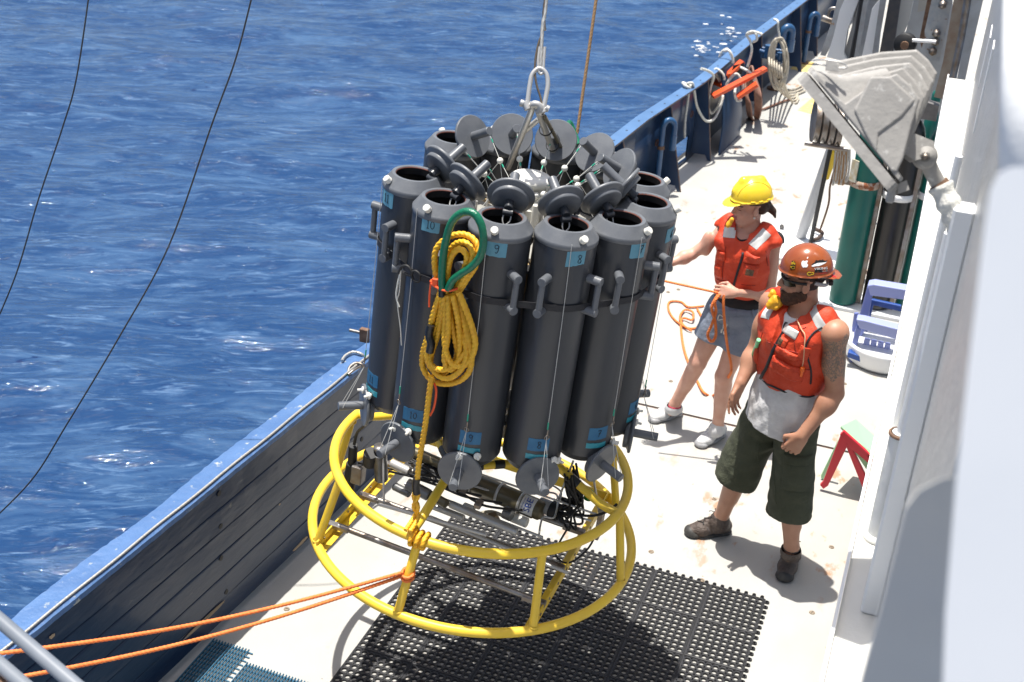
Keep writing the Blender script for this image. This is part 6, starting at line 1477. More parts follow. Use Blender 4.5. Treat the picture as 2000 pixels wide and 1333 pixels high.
# ---------------------------------------------------------------- materials for people
def skin_mat(n,c,v,lip,hair,sss=.12):
    a=mat(n,c,.48,var=v,var_scale=14,bump=.18,bscale=160,sss=sss); b=mat(n+'_lips',lip,.4,sss=.1); h=mat(n+'_hair',hair,.65,bump=.8,bscale=240); return [a,b,h]
M_vest=mat('orange_red_nylon',(.66,.058,.015),.6,var=(.54,.040,.011),var_scale=7,bump=.5,bscale=190,bump2=(16,.5),spot=(.25,.03,.015),spot_scale=17,spot_amt=.70)
M_vest2=mat('vest_pocket_nylon',(.68,.065,.017),.6,var=(.54,.042,.012),var_scale=12,bump=.5,bscale=190,bump2=(40,.6))
M_reflect=mat('reflective_tape',(.62,.62,.60),.35,.15,var=(.50,.50,.49),var_scale=14,bump=.2,bscale=200)
M_seam=mat('vest_seam',(.30,.02,.008),.7)
M_piping=mat('black_piping',(.012,.012,.018),.55,bump=.4,bscale=150)
def tattoo_mat():
    m=mat('tattooed_skin',(.40,.195,.12),.48,bump=.2,bscale=150,sss=.08); t=m.node_tree;N=t.nodes;L=t.links;b=N['Principled BSDF']; tc=N.new('ShaderNodeTexCoord')
    v=N.new('ShaderNodeTexVoronoi'); v.feature='DISTANCE_TO_EDGE'; v.inputs['Scale'].default_value=55; n=N.new('ShaderNodeTexNoise'); n.inputs['Scale'].default_value=22; n.inputs['Detail'].default_value=5
    mx=N.new('ShaderNodeMix'); mx.data_type='VECTOR'; mx.inputs[0].default_value=.08; L.new(tc.outputs['Object'],mx.inputs[4]); L.new(n.outputs['Color'],mx.inputs[5]); L.new(mx.outputs[1],v.inputs['Vector'])
    r=N.new('ShaderNodeValToRGB'); r.color_ramp.elements[0].position=.02; r.color_ramp.elements[0].color=(.20,.15,.13,1); r.color_ramp.elements[1].position=.16; r.color_ramp.elements[1].color=(.46,.235,.15,1); L.new(v.outputs['Distance'],r.inputs[0])
    r2=N.new('ShaderNodeValToRGB'); r2.color_ramp.elements[0].position=.45; r2.color_ramp.elements[0].color=(.9,.95,.95,1); r2.color_ramp.elements[1].position=.6; r2.color_ramp.elements[1].color=(.60,.74,.74,1); L.new(n.outputs[0],r2.inputs[0])
    m2=N.new('ShaderNodeMix'); m2.data_type='RGBA'; m2.blend_type='MULTIPLY'; m2.inputs[0].default_value=.85; L.new(r.outputs[0],m2.inputs[6]); L.new(r2.outputs[0],m2.inputs[7]); L.new(m2.outputs[2],b.inputs['Base Color']); return m
def patch(p,Bv,px,py,w,h,name,m,thick=.003,tilt=0.,n=8,yaw=0.,off=.001):
    """patch laid on the garment at the point seen at px,py"""
    r=V(ray(px,py)).normalized(); o=V(CC)-V(p['O']); hit=Bv.ray_cast(o,r,20)
    if hit[0] is None: return None
    nrm=hit[1] if hit[1].dot(r)<0 else -hit[1]
    upv=V(p['u']); ux=upv.cross(nrm).normalized(); 
    uy=nrm.cross(ux).normalized(); R=Matrix.Rotation(tilt,3,nrm); ux=R@ux; uy=R@uy
    return drape(Bv,hit[0],ux,uy,(w,h),off,thick,name,m,p['root'],n=n,dirn=nrm,reach=.06)
def strip(p,Bv,pts,wd,name,m,thick=.002,n=5,off=.0005):
    """ribbon following the garment through points of the place given by where they are seen"""
    o=V(CC)-V(p['O']); P=[];Nn=[]
    for px,py in pts:
        r=V(ray(px,py)).normalized(); h=Bv.ray_cast(o,r,20)
        if h[0] is None: continue
        P.append(h[0]);Nn.append(h[1] if h[1].dot(r)<0 else -h[1])
    if len(P)<2: return None
    S_=spline(P,n); vs=[]; 
    for i,q in enumerate(S_):
        t=(S_[min(i+1,len(S_)-1)]-S_[max(i-1,0)]).normalized(); k=min(len(Nn)-1,int(i/n)); nn_=Nn[k].lerp(Nn[min(k+1,len(Nn)-1)],(i%n)/n).normalized()
        h=Bv.ray_cast(q+nn_*.05,-nn_,.12); b=h[0] if h[0] is not None else q
        s=t.cross(nn_).normalized()*wd/2
        vs+=[b-s-nn_*.002,b-s*.9+nn_*(thick+off),b+s*.9+nn_*(thick+off),b+s-nn_*.002]
    mb=MB(); mb.add(vs,[(4*i+k,4*i+k+1,4*i+k+5,4*i+k+4) for i in range(len(S_)-1) for k in range(3)],0,True); return mb.build(name,m,p['root'])
def shoe(p,an,toe,heel,name,mats,kind,s=1.):
    """shoe from heel to toe on the deck; local build in root space"""
    O=p['O']; h=np.array(heel)-O; t=np.array(toe)-O; h[2]=t[2]=0; d=unit(t-h); L=np.linalg.norm(t-h); sd=np.cross(np.array([0,0,1.]),d); Mx=np.array([sd,d,[0,0,1.]]); up=np.array([0,0,1.])
    a=np.array(an)-O
    F=Field(np.minimum(h,t)-.08,np.maximum(h,t)+[.08,.08,.17],.004)
    def P(y,x=0,z=0): return h+d*y*L+sd*x+up*z
    F.cone(P(.16,0,.045),P(.34,0,.055),.036*s,.040*s,.02); F.cone(P(.34,0,.05),P(.66,.003,.042),.041*s,.040*s,.02,sx=.85,sdir=up); F.cone(P(.66,.004,.036),P(.84,0,.034),.042*s,.034*s,.02,sx=.72,sdir=up)
    F.cone(P(.14,0,.05),a+up*-.035-d*.005,.034*s,.040*s,.02); F.cone(P(.42,0,.07),a+up*-.03+d*.02,.030*s,.036*s,.02)
    F.cone(P(.30,0,.06),a-up*.022,.042*s,.041*s,.02); F.cone(P(.40,0,.075),P(.55,0,.070),.026*s,.024*s,.02); F.cone(a-up*.03,a+up*.012,.040*s,.038*s,.02); F.cone(a-up*.004,a+up*.1,.030*s,.050*s,.004,'sub')
    F.cut(P(0,0,.012),-up,.002)
    o=link(name,F.mesh(name,mats[0]),p['root'])
    G=Field(np.minimum(h,t)-.08,np.maximum(h,t)+[.08,.08,.1],.004)
    G.cone(P(.14,0,.014),P(.5,-.002,.014),.040*s,.036*s,.01,sx=.42,sdir=up); G.cone(P(.5,-.002,.014),P(.82,.002,.016),.038*s,.042*s,.02,sx=.42,sdir=up); G.ell(P(.86,0,.020),(.040*s,.036*s,.022),Mx,.012)
    if kind=='boot': G.ell(P(.90,0,.030),(.034*s,.028*s,.026),Mx,.012)
    G.cut(P(0,0,.001),-up,.001); G.op(G.lo,G.lo+G.n*G.h,lambda X,Y,Z:Z-(.024+0*X),.001,'x') if 0 else None
    s_=link('sole',G.mesh('sole',mats[1]),p['root'])
    Bs=bvh(o.data)
    for k in range(5):
        q=P(.40+.075*k,0,.2); mb=MB(); pts=[]
        for x in (-.024,-.012,0,.012,.024):
            z=Bs.ray_cast(V(q+sd*x+d*.008*(1 if k%2 else -1)*np.sign(x)),V(0,0,-1),.3)
            if z[0] is not None: pts.append(z[0]+V(0,0,.003))
        if len(pts)>2: mb.tube(spline(pts,3),.0026,6); mb.build('shoelace',mats[2],p['root'])
    bow=V(P(.38,0,0)); z=Bs.ray_cast(bow+V(0,0,.25),V(0,0,-1),.3)
    if z[0] is not None:
        c=z[0]+V(0,0,.006); D=V(d);SD=V(sd); mb=MB()
        for sg in(-1,1):
            mb.tube(spline([c,c+SD*.02*sg+V(0,0,.008),c+SD*.036*sg-D*.008,c+SD*.02*sg-D*.012,c],4),.0022,6); mb.tube(spline([c,c+SD*.018*sg+D*.02,c+SD*.03*sg+D*.03-V(0,0,.01)],4),.002,6)
        mb.build('lace_bow',mats[2],p['root'])
    if kind=='sneaker':
        for sg in (-1,1):
            for y in (.30,.40,.5): 
                drape(Bs,P(y,0,.045),d*1.0,up+d*.6,(.012,.045),.0005,.0015,'shoe_stripe',mats[3],p['root'],n=4,dirn=sd*sg,reach=.08)
    if kind=='boot':
        for sg in (-1,1):
            for y in (.35,.45,.55): drape(Bs,P(y,0,.05),d*1.0,up+d*.5,(.008,.05),.0005,.002,'shoe_overlay',mats[3],p['root'],n=4,dirn=sd*sg,reach=.08)
    mb=MB(); c=V(a)+V(0,0,.02); mb.lathe([(.030*s,-.012),(.037*s,-.016),(.040*s,-.006),(.036*s,.004),(.030*s,-.002)],c-V(0,0,.024),seg=20); mb.build('shoe_collar',mats[0],p['root'])
NH=(-.331,.943,0)
def JP(px,py,ref,off): return AP(px,py,NH,V(ref)+V(NH)*off)
# ================================================================ THE BEARDED MAN
def build_man():
    ref=(-.49,5.40,0); TOEb=AZ(1339,1045,0); HEELb=AZ(1425,1040,0); TOEf=AZ(1528,1140,0); HEELf=AZ(1548,1080,0)
    skin=skin_mat('tanned_skin',(.46,.235,.15),(.39,.185,.115),(.30,.10,.08),(.018,.010,.007))+[tattoo_mat()]
    l0=np.array([.83,-.56,0]); c=np.array([-.450,5.412,0])
    J=dict(root=(-.50,5.43,0),neck=(-.455,5.415,1.485),head=JP(1569,545,ref,0.0),shR=tuple(c-l0*.195+[0,0,1.425]),shL=tuple(c+l0*.19+[0,0,1.435]),
        elL=JP(1630,768,ref,-.19),wrL=JP(1566,852,ref,-.24),elR=JP(1474,690,ref,.13),wrR=JP(1447,748,ref,.03),
        hip=(-.465,5.42,.95),hpR=(-.545,5.465,.90),hpL=(-.390,5.375,.90),knR=(-.640,5.465,.485),knL=(-.352,5.325,.485),anR=JP(1408,1012,ref,.19),anL=JP(1546,1068,ref,-.11))
    fd=unit(np.array(TOEb)-np.array(HEELb)); fd2=unit(np.array(TOEf)-np.array(HEELf))
    cam=unit((.33,-.94,0)); lft=unit((-.933,-.355,0))
    sp=dict(man=True,facing=(-.56,-.83),w=1.12,armr=1.16,neckr=1.22,legr=1.08,head_dir=(-.975,-.22),head_pitch=.06,head_roll=0,hs=1.0,skin=skin,tattoo=True,footR=fd,footL=fd2,
        handL=dict(d=(-.35,.0,-.85),n=(.2,-.95,.1),side=(-1,-.2,.1),curl=1.05,thumb=.9,s=1.08),
        handR=dict(d=(-.20,-.15,-.95),n=(-.55,.3,.1),side=(-.3,-.9,0),curls=[.25,.45,.5,.55],thumb=.4,s=1.05))
    p=person('person','bearded man in orange life vest, brown stickered hard hat and dark green shorts',J,sp)
    root=p['root'];O=p['O'];l,f,u,M=p['l'],p['f'],p['u'],p['M'];j=p['j']
    # white sleeveless shirt: torso tube with hem
    Z=lambda z:np.array([0,0,z])
    Sh=Field(np.minimum(j['hip'],j['neck'])-.32,np.maximum(j['hip'],j['neck'])+.3,.005); w=p['w']
    Sh.ell(p['ch'],(.165*w,.122*w,.17),M,.03); Sh.ell(p['wst'],(.158*w,.122*w,.18),M,.04); Sh.ell(j['hip']+u*.02,(.172*w,.128*w,.15),M,.04); Sh.cone(j['hip']+u*.06,j['hip']-u*.12,.178,.200,.03,sx=.80,sdir=f)
    for s,sg in (('R',-1),('L',1)): Sh.cone(j['neck']+l*sg*.07-u*.01,j['neck']+l*sg*.14-u*.035,.034,.03,.03)
    Sh.noise(.006,26,5,(1.6,1.6,.35)); Sh.noise(.002,80,6,(1.5,1.5,.5)); Sh.cut(j['hip']-u*.105,-(u+l*.08),.003)
    Sh.ell(j['hip']-u*.13,(.155*w,.118*w,.09),M,.002,'sub')
    for s in('R','L'): Sh.cone(j['sh'+s],j['el'+s],.075,.055,.005,'sub')
    Sh.cone(j['neck']+f*.03,j['neck']+u*.2,.06,.07,.006,'sub')
    link('shirt',Sh.mesh('shirt',mat('white_jersey',(.72,.72,.73),.85,var=(.52,.52,.54),var_scale=9,bump=.4,bscale=220,bump2=(22,.5),spot=(.35,.31,.26),spot_scale=28,spot_amt=.745)),root)
    # cargo shorts
    Gs=Field(np.minimum(j['knR'],j['knL'])-.2,j['hip']+.3,.005); lr=1.08
    Gs.ell(j['hip']-u*.02,(.168*w,.122*w,.13),M,.03)
    for s,hz in (('R',.435),('L',.40)):
        hp,kn=j['hp'+s],j['kn'+s]; d=unit(kn-hp); e=kn+d*.10; Gs.cone(hp,e,.108,.118,.04,sx=.95,sdir=f)
    Gs.noise(.005,24,8,(1,1,.4)); Gs.noise(.0025,60,9)
    for s,hz in (('R',.425),('L',.395)):
        hp,kn=j['hp'+s],j['kn'+s]; d=unit(kn-hp); t=(hp[2]-hz)/(hp[2]-kn[2]); q=hp+(kn-hp)*t
        sd=-l if s=='R' else l
        Gs.op(q-.17,q+.17,lambda X,Y,Z,q=q,d=d:np.maximum(-((X-q[0])*d[0]+(Y-q[1])*d[1]+(Z-q[2])*d[2]),np.sqrt((X-q[0])**2+(Y-q[1])**2)-.16),.003,'sub')
        Gs.cone(q+d*.1,q-d*.06,.098,.080,.003,'sub')
    Gs.cut(j['hip']-u*.045,u,.004)
    sm=mat('olive_canvas',(.046,.052,.030),.85,var=(.064,.070,.044),var_scale=10,bump=.5,bscale=200,bump2=(20,.6),spot=(.09,.09,.08),spot_scale=21,spot_amt=.745)
    gme=Gs.mesh('cargo_shorts',sm); link('cargo_shorts',gme,root); Bg=bvh(gme)
    patch(p,Bg,1555,930,.13,.16,'cargo_pocket',sm,.014,.08); patch(p,Bg,1558,900,.135,.045,'pocket_flap',sm,.02,.08)
    strip(p,Bg,[(1508,865),(1510,900),(1513,945),(1516,985)],.006,'side_seam',sm,.003); strip(p,Bg,[(1482,862),(1480,890),(1482,915)],.007,'fly_seam',sm,.003)
    # life vest
    Mv=M_vest; o,Bv=vest(p,Mv,(j['hip']+u*.085,-(u+l*.10)),M_reflect,M_piping,puff=1.12)
    strip(p,Bv,[(1557,610),(1545,622),(1533,640),(1520,668),(1505,700),(1492,728),(1486,741)],.015,'zipper',M_piping,.007)
    
    patch(p,Bv,1588,606,.040,.20,'reflective_tape',M_reflect,.0025,1.22); patch(p,Bv,1498,612,.05,.055,'reflective_tape',M_reflect,.0025,.3)
    patch(p,Bv,1541,647,.095,.042,'reflective_patch',M_reflect,.010,-.12)
    patch(p,Bv,1527,668,.055,.050,'pocket_emblem_flap',M_vest2,.010,-.15); 
    patch(p,Bv,1525,666,.040,.038,'woven_emblem',mat('emblem_dark',(.03,.025,.02),.6,var=(.22,.12,.06),var_scale=75),.013,-.15)
    patch(p,Bv,1535,690,.12,.035,'pocket_flap',M_vest2,.014,-.12); patch(p,Bv,1535,722,.16,.075,'chest_pocket',M_vest2,.022,-.12); patch(p,Bv,1570,690,.05,.07,'side_pocket',M_vest2,.010,-.12)
    patch(p,Bv,1478,690,.05,.10,'side_pocket',M_vest2,.014,.1)
    strip(p,Bv,[(1488,742),(1510,755),(1540,768),(1575,775),(1590,773)],.010,'hem_piping',M_piping,.004)
    strip(p,Bv,[(1583,750),(1584,725),(1578,700),(1574,680),(1580,662),(1592,648),(1606,640)],.009,'armhole_piping',M_piping,.004)
    for pts in ([(1500,668),(1530,682),(1560,690),(1582,694)],[(1496,706),(1520,716),(1560,722),(1582,722)],[(1575,640),(1560,648),(1552,660),(1556,690)],[(1490,650),(1484,670),(1478,700),(1474,725)]): strip(p,Bv,pts,.0035,'stitched_seam',M_seam,.0035)
    # whistle on a cord, green light, yellow bundle
    def surf(px,py,o_=.01):
        r=V(ray(px,py)).normalized(); h=Bv.ray_cast(V(CC)-V(O),r,20); 
        return (h[0]-r*o_) if h[0] is not None else AD(px,py,6.1)-V(O)
    MB().tube(spline([surf(549,608) if 0 else surf(1550,612),surf(1558,628),surf(1566,645),surf(1572,655),surf(1571,680),surf(1569,705),surf(1567,716)],5),.0028,6).build('whistle_cord',mat('cord_orange_white',(.75,.42,.25),.7),root)
    q=surf(1567,722,.02); Mw=mat('whistle_orange',(.9,.15,.01),.35); mb=MB(); mb.cyl(q+V(.0,0,.012),q+V(0,0,-.010),.011,14,bev=.002); mb.box(q+V(.0,0,-.024),(.012,.010,.030),bev=.003); mb.build('whistle',Mw,root)
    a=surf(1482,664,.03);b=surf(1468,705,.03); MB().tube([a,a.lerp(b,.1),a.lerp(b,.85),b],[.010,.0115,.0125,.012],12).build('marker_light',mat('light_green_plastic',(.16,.62,.28),.3),root)
    MB().cyl(b,b+(b-a).normalized()*.012,.014,12).build('marker_light_base',mat('light_green_plastic',(.16,.62,.28),.3),root)
    MB().tube([surf(1467,708,.02),surf(1462,728,.02)],.006,8).build('red_tag',mat('red_webbing',(.45,.02,.03),.6),root)
    r=random.Random(7); qq=surf(1512,596,.03); Fy=Field(np.array(qq)-.09,np.array(qq)+.09,.004); 
    Fy.ell(np.array(qq),(.036,.030,.020),None,.01); Fy.cone(np.array(qq),np.array(qq)+[.0,.0,.02],.02,.028,.01); Fy.ell(np.array(surf(1508,578,.02)),(.018,.018,.026),None,.012); Fy.noise(.006,120,2)
    link('yellow_bundle',Fy.mesh('yellow_bundle',mat('yellow_sheet',(.78,.40,.02),.5,bump=.5,bscale=60)),root)
    # beard
    hc,hl,hf,hu=p['hc'],p['hl'],p['hf'],p['hu']; Mh=np.array([hl,hf,hu])
    Bd=Field(hc-.16,hc+.16,.0035); P=lambda x,y,z:hc+hl*x+hf*y+hu*z
    Bd.ell(P(0,.026,-.048),(.066,.074,.082),Mh,.02); Bd.ell(P(0,.066,-.108),(.034,.030,.028),Mh,.02)
    for sg in(-1,1): Bd.cone(P(.058*sg,-.008,-.055),P(.028*sg,.058,-.100),.024,.020,.02); Bd.cone(P(.064*sg,.000,-.02),P(.062*sg,.004,-.06),.014,.018,.015)
    Bd.cone(P(-.025,.088,-.050),P(.025,.088,-.050),.010,.010,.008)
    Bd.op(Bd.lo,Bd.lo+Bd.n*Bd.h,lambda X,Y,Z:-(((X-hc[0])*hu[0]+(Y-hc[1])*hu[1]+(Z-hc[2])*hu[2])+.042+.5*np.maximum(0,((X-hc[0])*hf[0]+(Y-hc[1])*hf[1]+(Z-hc[2])*hf[2])-.03)*0.35-.55*np.maximum(0,.02-((X-hc[0])*hf[0]+(Y-hc[1])*hf[1]+(Z-hc[2])*hf[2])) ),.006,'sub')
    Bd.op(Bd.lo,Bd.lo+Bd.n*Bd.h,lambda X,Y,Z:(((X-hc[0])*hf[0]+(Y-hc[1])*hf[1]+(Z-hc[2])*hf[2])+.018),.006,'sub')
    Bd.ell(P(0,.105,-.065),(.024,.028,.010),Mh,.003,'sub'); Bd.noise(.0016,420,4)
    link('beard',Bd.mesh('beard',mat('beard_hair',(.050,.024,.014),.85,var=(.10,.048,.028),var_scale=60,bump=1.,bscale=330),smooth_it=0),root)
    # wraparound sunglasses
    mb=MB(); n=16; top=[];bot=[]
    for i in range(n+1):
        t=-1.2+2.4*i/n; x=.081*math.sin(t*1.15); y=.086*math.cos(t*1.02)+.014; dz=.006*math.cos(t*3)
        top.append(P(x,y,.014)); bot.append(P(x*.96,y-.006,-.021+.014*abs(math.sin(t*1.1))**4+(.010 if abs(t)<.14 else 0)))
    mb.add([V(q) for q in top+bot],[(i,i+1,n+1+i+1,n+1+i) for i in range(n)],0,True); lens=mb.build('sunglass_lens',mat('dark_lens',(.010,.008,.006),.22),root)
    MB().tube([V(q)+V(hu)*.001 for q in top],.0038,8).build('sunglass_frame',M_black,root)
    for sg in(-1,1): MB().tube(spline([V(P(.072*sg,.060,.014)),V(P(.081*sg,.03,.012)),V(P(.085*sg,-.01,.010))],4),.0045,8,flat=1.6).build('sunglass_arm',M_black,root)
    # hard hat worn bill to the back
    hm=mat('brown_orange_shell',(.34,.085,.02),.20,var=(.26,.055,.012),var_scale=9,bump=.1,bscale=40,coat=.6,spot=(.16,.035,.012),spot_scale=26,spot_amt=.70)
    hh=hc+hu*.018-hf*.006; tl=unit(hu+hf*.02); tf=unit(hf-tl*np.dot(hf,tl))
    hme=hardhat('hard_hat',hh,hl,tf,tl,.96,hm,root,bill=-1,ridge=0); ho=link('hard_hat',hme,root); Bh=bvh(hme)
    MB().tube(spline([V(P(.080,-.045,.016)),V(P(.070,-.08,.004)),V(P(.035,-.108,-.006)),V(P(-.035,-.108,-.006))],5),.0055,8,flat=1.8).build('hat_suspension',mat('grey_strap',(.35,.35,.36),.5),root)
    MB().box(V(P(.0,-.125,-.008)),(.04,.022,.028),Matrix(( V(hl),V(hf),V(hu))).transposed(),bev=.008).build('ratchet_knob',M_black,root)
    # stickers: laid on the shell where they are seen
    def stick(px,py,shape,m,name,thick=.0010,tilt=0.,sc=1.):
        sc*=1.12; r=V(ray(px,py)).normalized(); o_=V(CC)-V(O); h=Bh.ray_cast(o_,r,20)
        if h[0] is None: return
        d=(-r*.6+(h[1] if h[1].dot(r)<0 else -h[1])*.6).normalized(); R3=Matrix.Rotation(tilt,3,d); ux=(V(CU).cross(d)).normalized(); ux=R3@ux; uy=d.cross(ux)
        vs,fs=shape; return drape(Bh,h[0],ux,uy,([(a*sc,b*sc) for a,b in vs],fs),0,thick,name,m,root,dirn=d,reach=.05)
    Wm=mat('sticker_white',(.85,.85,.85),.35); Km=mat('sticker_black',(.01,.01,.012),.35); Ym=mat('sticker_yellow',(.85,.55,.02),.35); Rm=mat('sticker_red',(.6,.02,.02),.4)
    ell=lambda cx,cy,a,b,n=14,t0=0,t1=6.2832:[(cx+a*math.cos(t),cy+b*math.sin(t)) for t in np.linspace(t0,t1,n+1)[:-1]]
    # fruit-with-leaf mark
    ap=[(0,.008),(.003,.0105),(.0075,.011),(.0095,.0085),(.0075,.0055),(.0068,.002),(.0082,-.001),(.0105,-.003),(.009,-.0075),(.006,-.011),(.003,-.0115),(0,-.0105),(-.003,-.0115),(-.006,-.0112),(-.0092,-.007),(-.011,-.001),(-.0105,.005),(-.0085,.0095),(-.004,.011)]
    stick(1572,516,poly_mesh(ap),Wm,'fruit_sticker',.0014,sc=1.25); stick(1577,504,poly_mesh([(-.002,-.004),(.0015,-.002),(.003,.0035),(-.001,.002)]),Wm,'sticker_leaf',.0014,sc=1.2)
    fish=[(-.038,-.004),(-.030,.002),(-.020,.006),(-.017,.015),(-.008,.010),(0,.013),(.008,.010),(.013,.014),(.018,.008),(.026,.006),(.036,.010),(.030,.002),(.024,-.001),(.016,-.006),(.004,-.010),(-.010,-.011),(-.024,-.010)]
    stick(1602,514,poly_mesh(fish),Km,'fish_sticker',.0012,tilt=.12); stick(1601,516,poly_mesh([(-.036,-.004),(-.024,.001),(-.008,.005),(.010,.004),(.026,.004),(.034,.006),(.026,.001),(.012,-.004),(-.004,-.008),(-.018,-.007),(-.030,-.008)]),Wm,'fish_sticker_body',.0018,tilt=.12)
    stick(1592,512,poly_mesh(ell(0,0,.0022,.0022)),Km,'fish_sticker_eye',.0024); stick(1600,515,stroke_mesh([(-.006,-.004),(-.004,0),(-.006,.004)],.0012),Km,'fish_sticker_gill',.0024)
    stick(1605,528,poly_mesh([(-.030,-.009),(-.030,.009),(.024,.011),(.026,-.010)]),Km,'lettering_sticker',.0010,tilt=.04)
    stick(1604,525,font_mesh('VIKING',.0135,1.35),Wm,'sticker_lettering',.0020,tilt=.05); stick(1611,530,font_mesh('WINCHLINES',.0042,1.2),Wm,'sticker_lettering',.0020,tilt=.05); stick(1607,534,poly_mesh([(-.018,-.001),(-.018,.0012),(.018,.0016),(.018,-.0006)]),Rm,'sticker_line',.0022,tilt=.05)
    cb=[(math.cos(t)*.0085-.004,math.sin(t)*.0065) for t in np.linspace(.6,5.9,14)]+[(.006,-.004),(.011,-.003),(.013,.002),(.010,.005),(.006,.003)]
    stick(1583,535,stroke_mesh(cb,.0058),Km,'clip_sticker_outline',.0012); stick(1583,535,stroke_mesh(cb,.0036),Ym,'clip_sticker',.0020)
    stick(1549,520,poly_mesh([(-.0125,-.012),(-.013,.002),(-.008,.005),(-.006,.020),(.001,.022),(.004,.019),(.009,.016),(.012,.010),(.010,-.004),(.008,-.014),(-.006,-.015)]),Km,'hand_sticker',.0010)
    for i,(x,y,h) in enumerate(((-.0045,.011,.008),(0.0015,.013,.009),(.007,.009,.007))): stick(1549,520,stroke_mesh([(x+.0018*math.cos(t),y+h*.6*math.sin(t)) for t in np.linspace(0,6.28,9)[:-1]],.0013,True),Ym,'hand_sticker_finger',.0018)
    stick(1549,520,stroke_mesh([(-.006,-.011),(-.006,-.001),(.006,-.001),(.006,-.011)],.0014,True),Ym,'hand_sticker_palm',.0018); stick(1549,520,stroke_mesh([(-.012,.0),(-.008,-.003),(-.010,-.008),(-.0115,-.003)],.0013,True),Ym,'hand_sticker_thumb',.0018)
    stick(1628,540,poly_mesh([(-.010,-.006),(-.008,.007),(.010,.004),(.012,-.007)]),Rm,'bill_sticker',.0012); stick(1628,540,stroke_mesh([(-.006,-.003),(-.002,.004),(0,-.003),(.004,.003),(.007,-.003)],.002),Km,'bill_sticker_mark',.0018)
    # work shoes
    bm_=[mat('brown_leather',(.060,.042,.034),.6,var=(.10,.075,.062),var_scale=20,bump=.5,bscale=90,bump2=(60,.5)),mat('black_sole',(.022,.021,.021),.6,var=(.05,.047,.043),var_scale=25,bump=.3),mat('black_lace',(.012,.011,.011),.7),mat('grey_suede',(.085,.070,.066),.7,bump=.3)]
    shoe(p,J['anR'],TOEb,HEELb,'work_shoe',bm_,'boot',1.1); shoe(p,J['anL'],TOEf,HEELf,'work_shoe',bm_,'boot',1.1)
    return p
MAN=build_man()
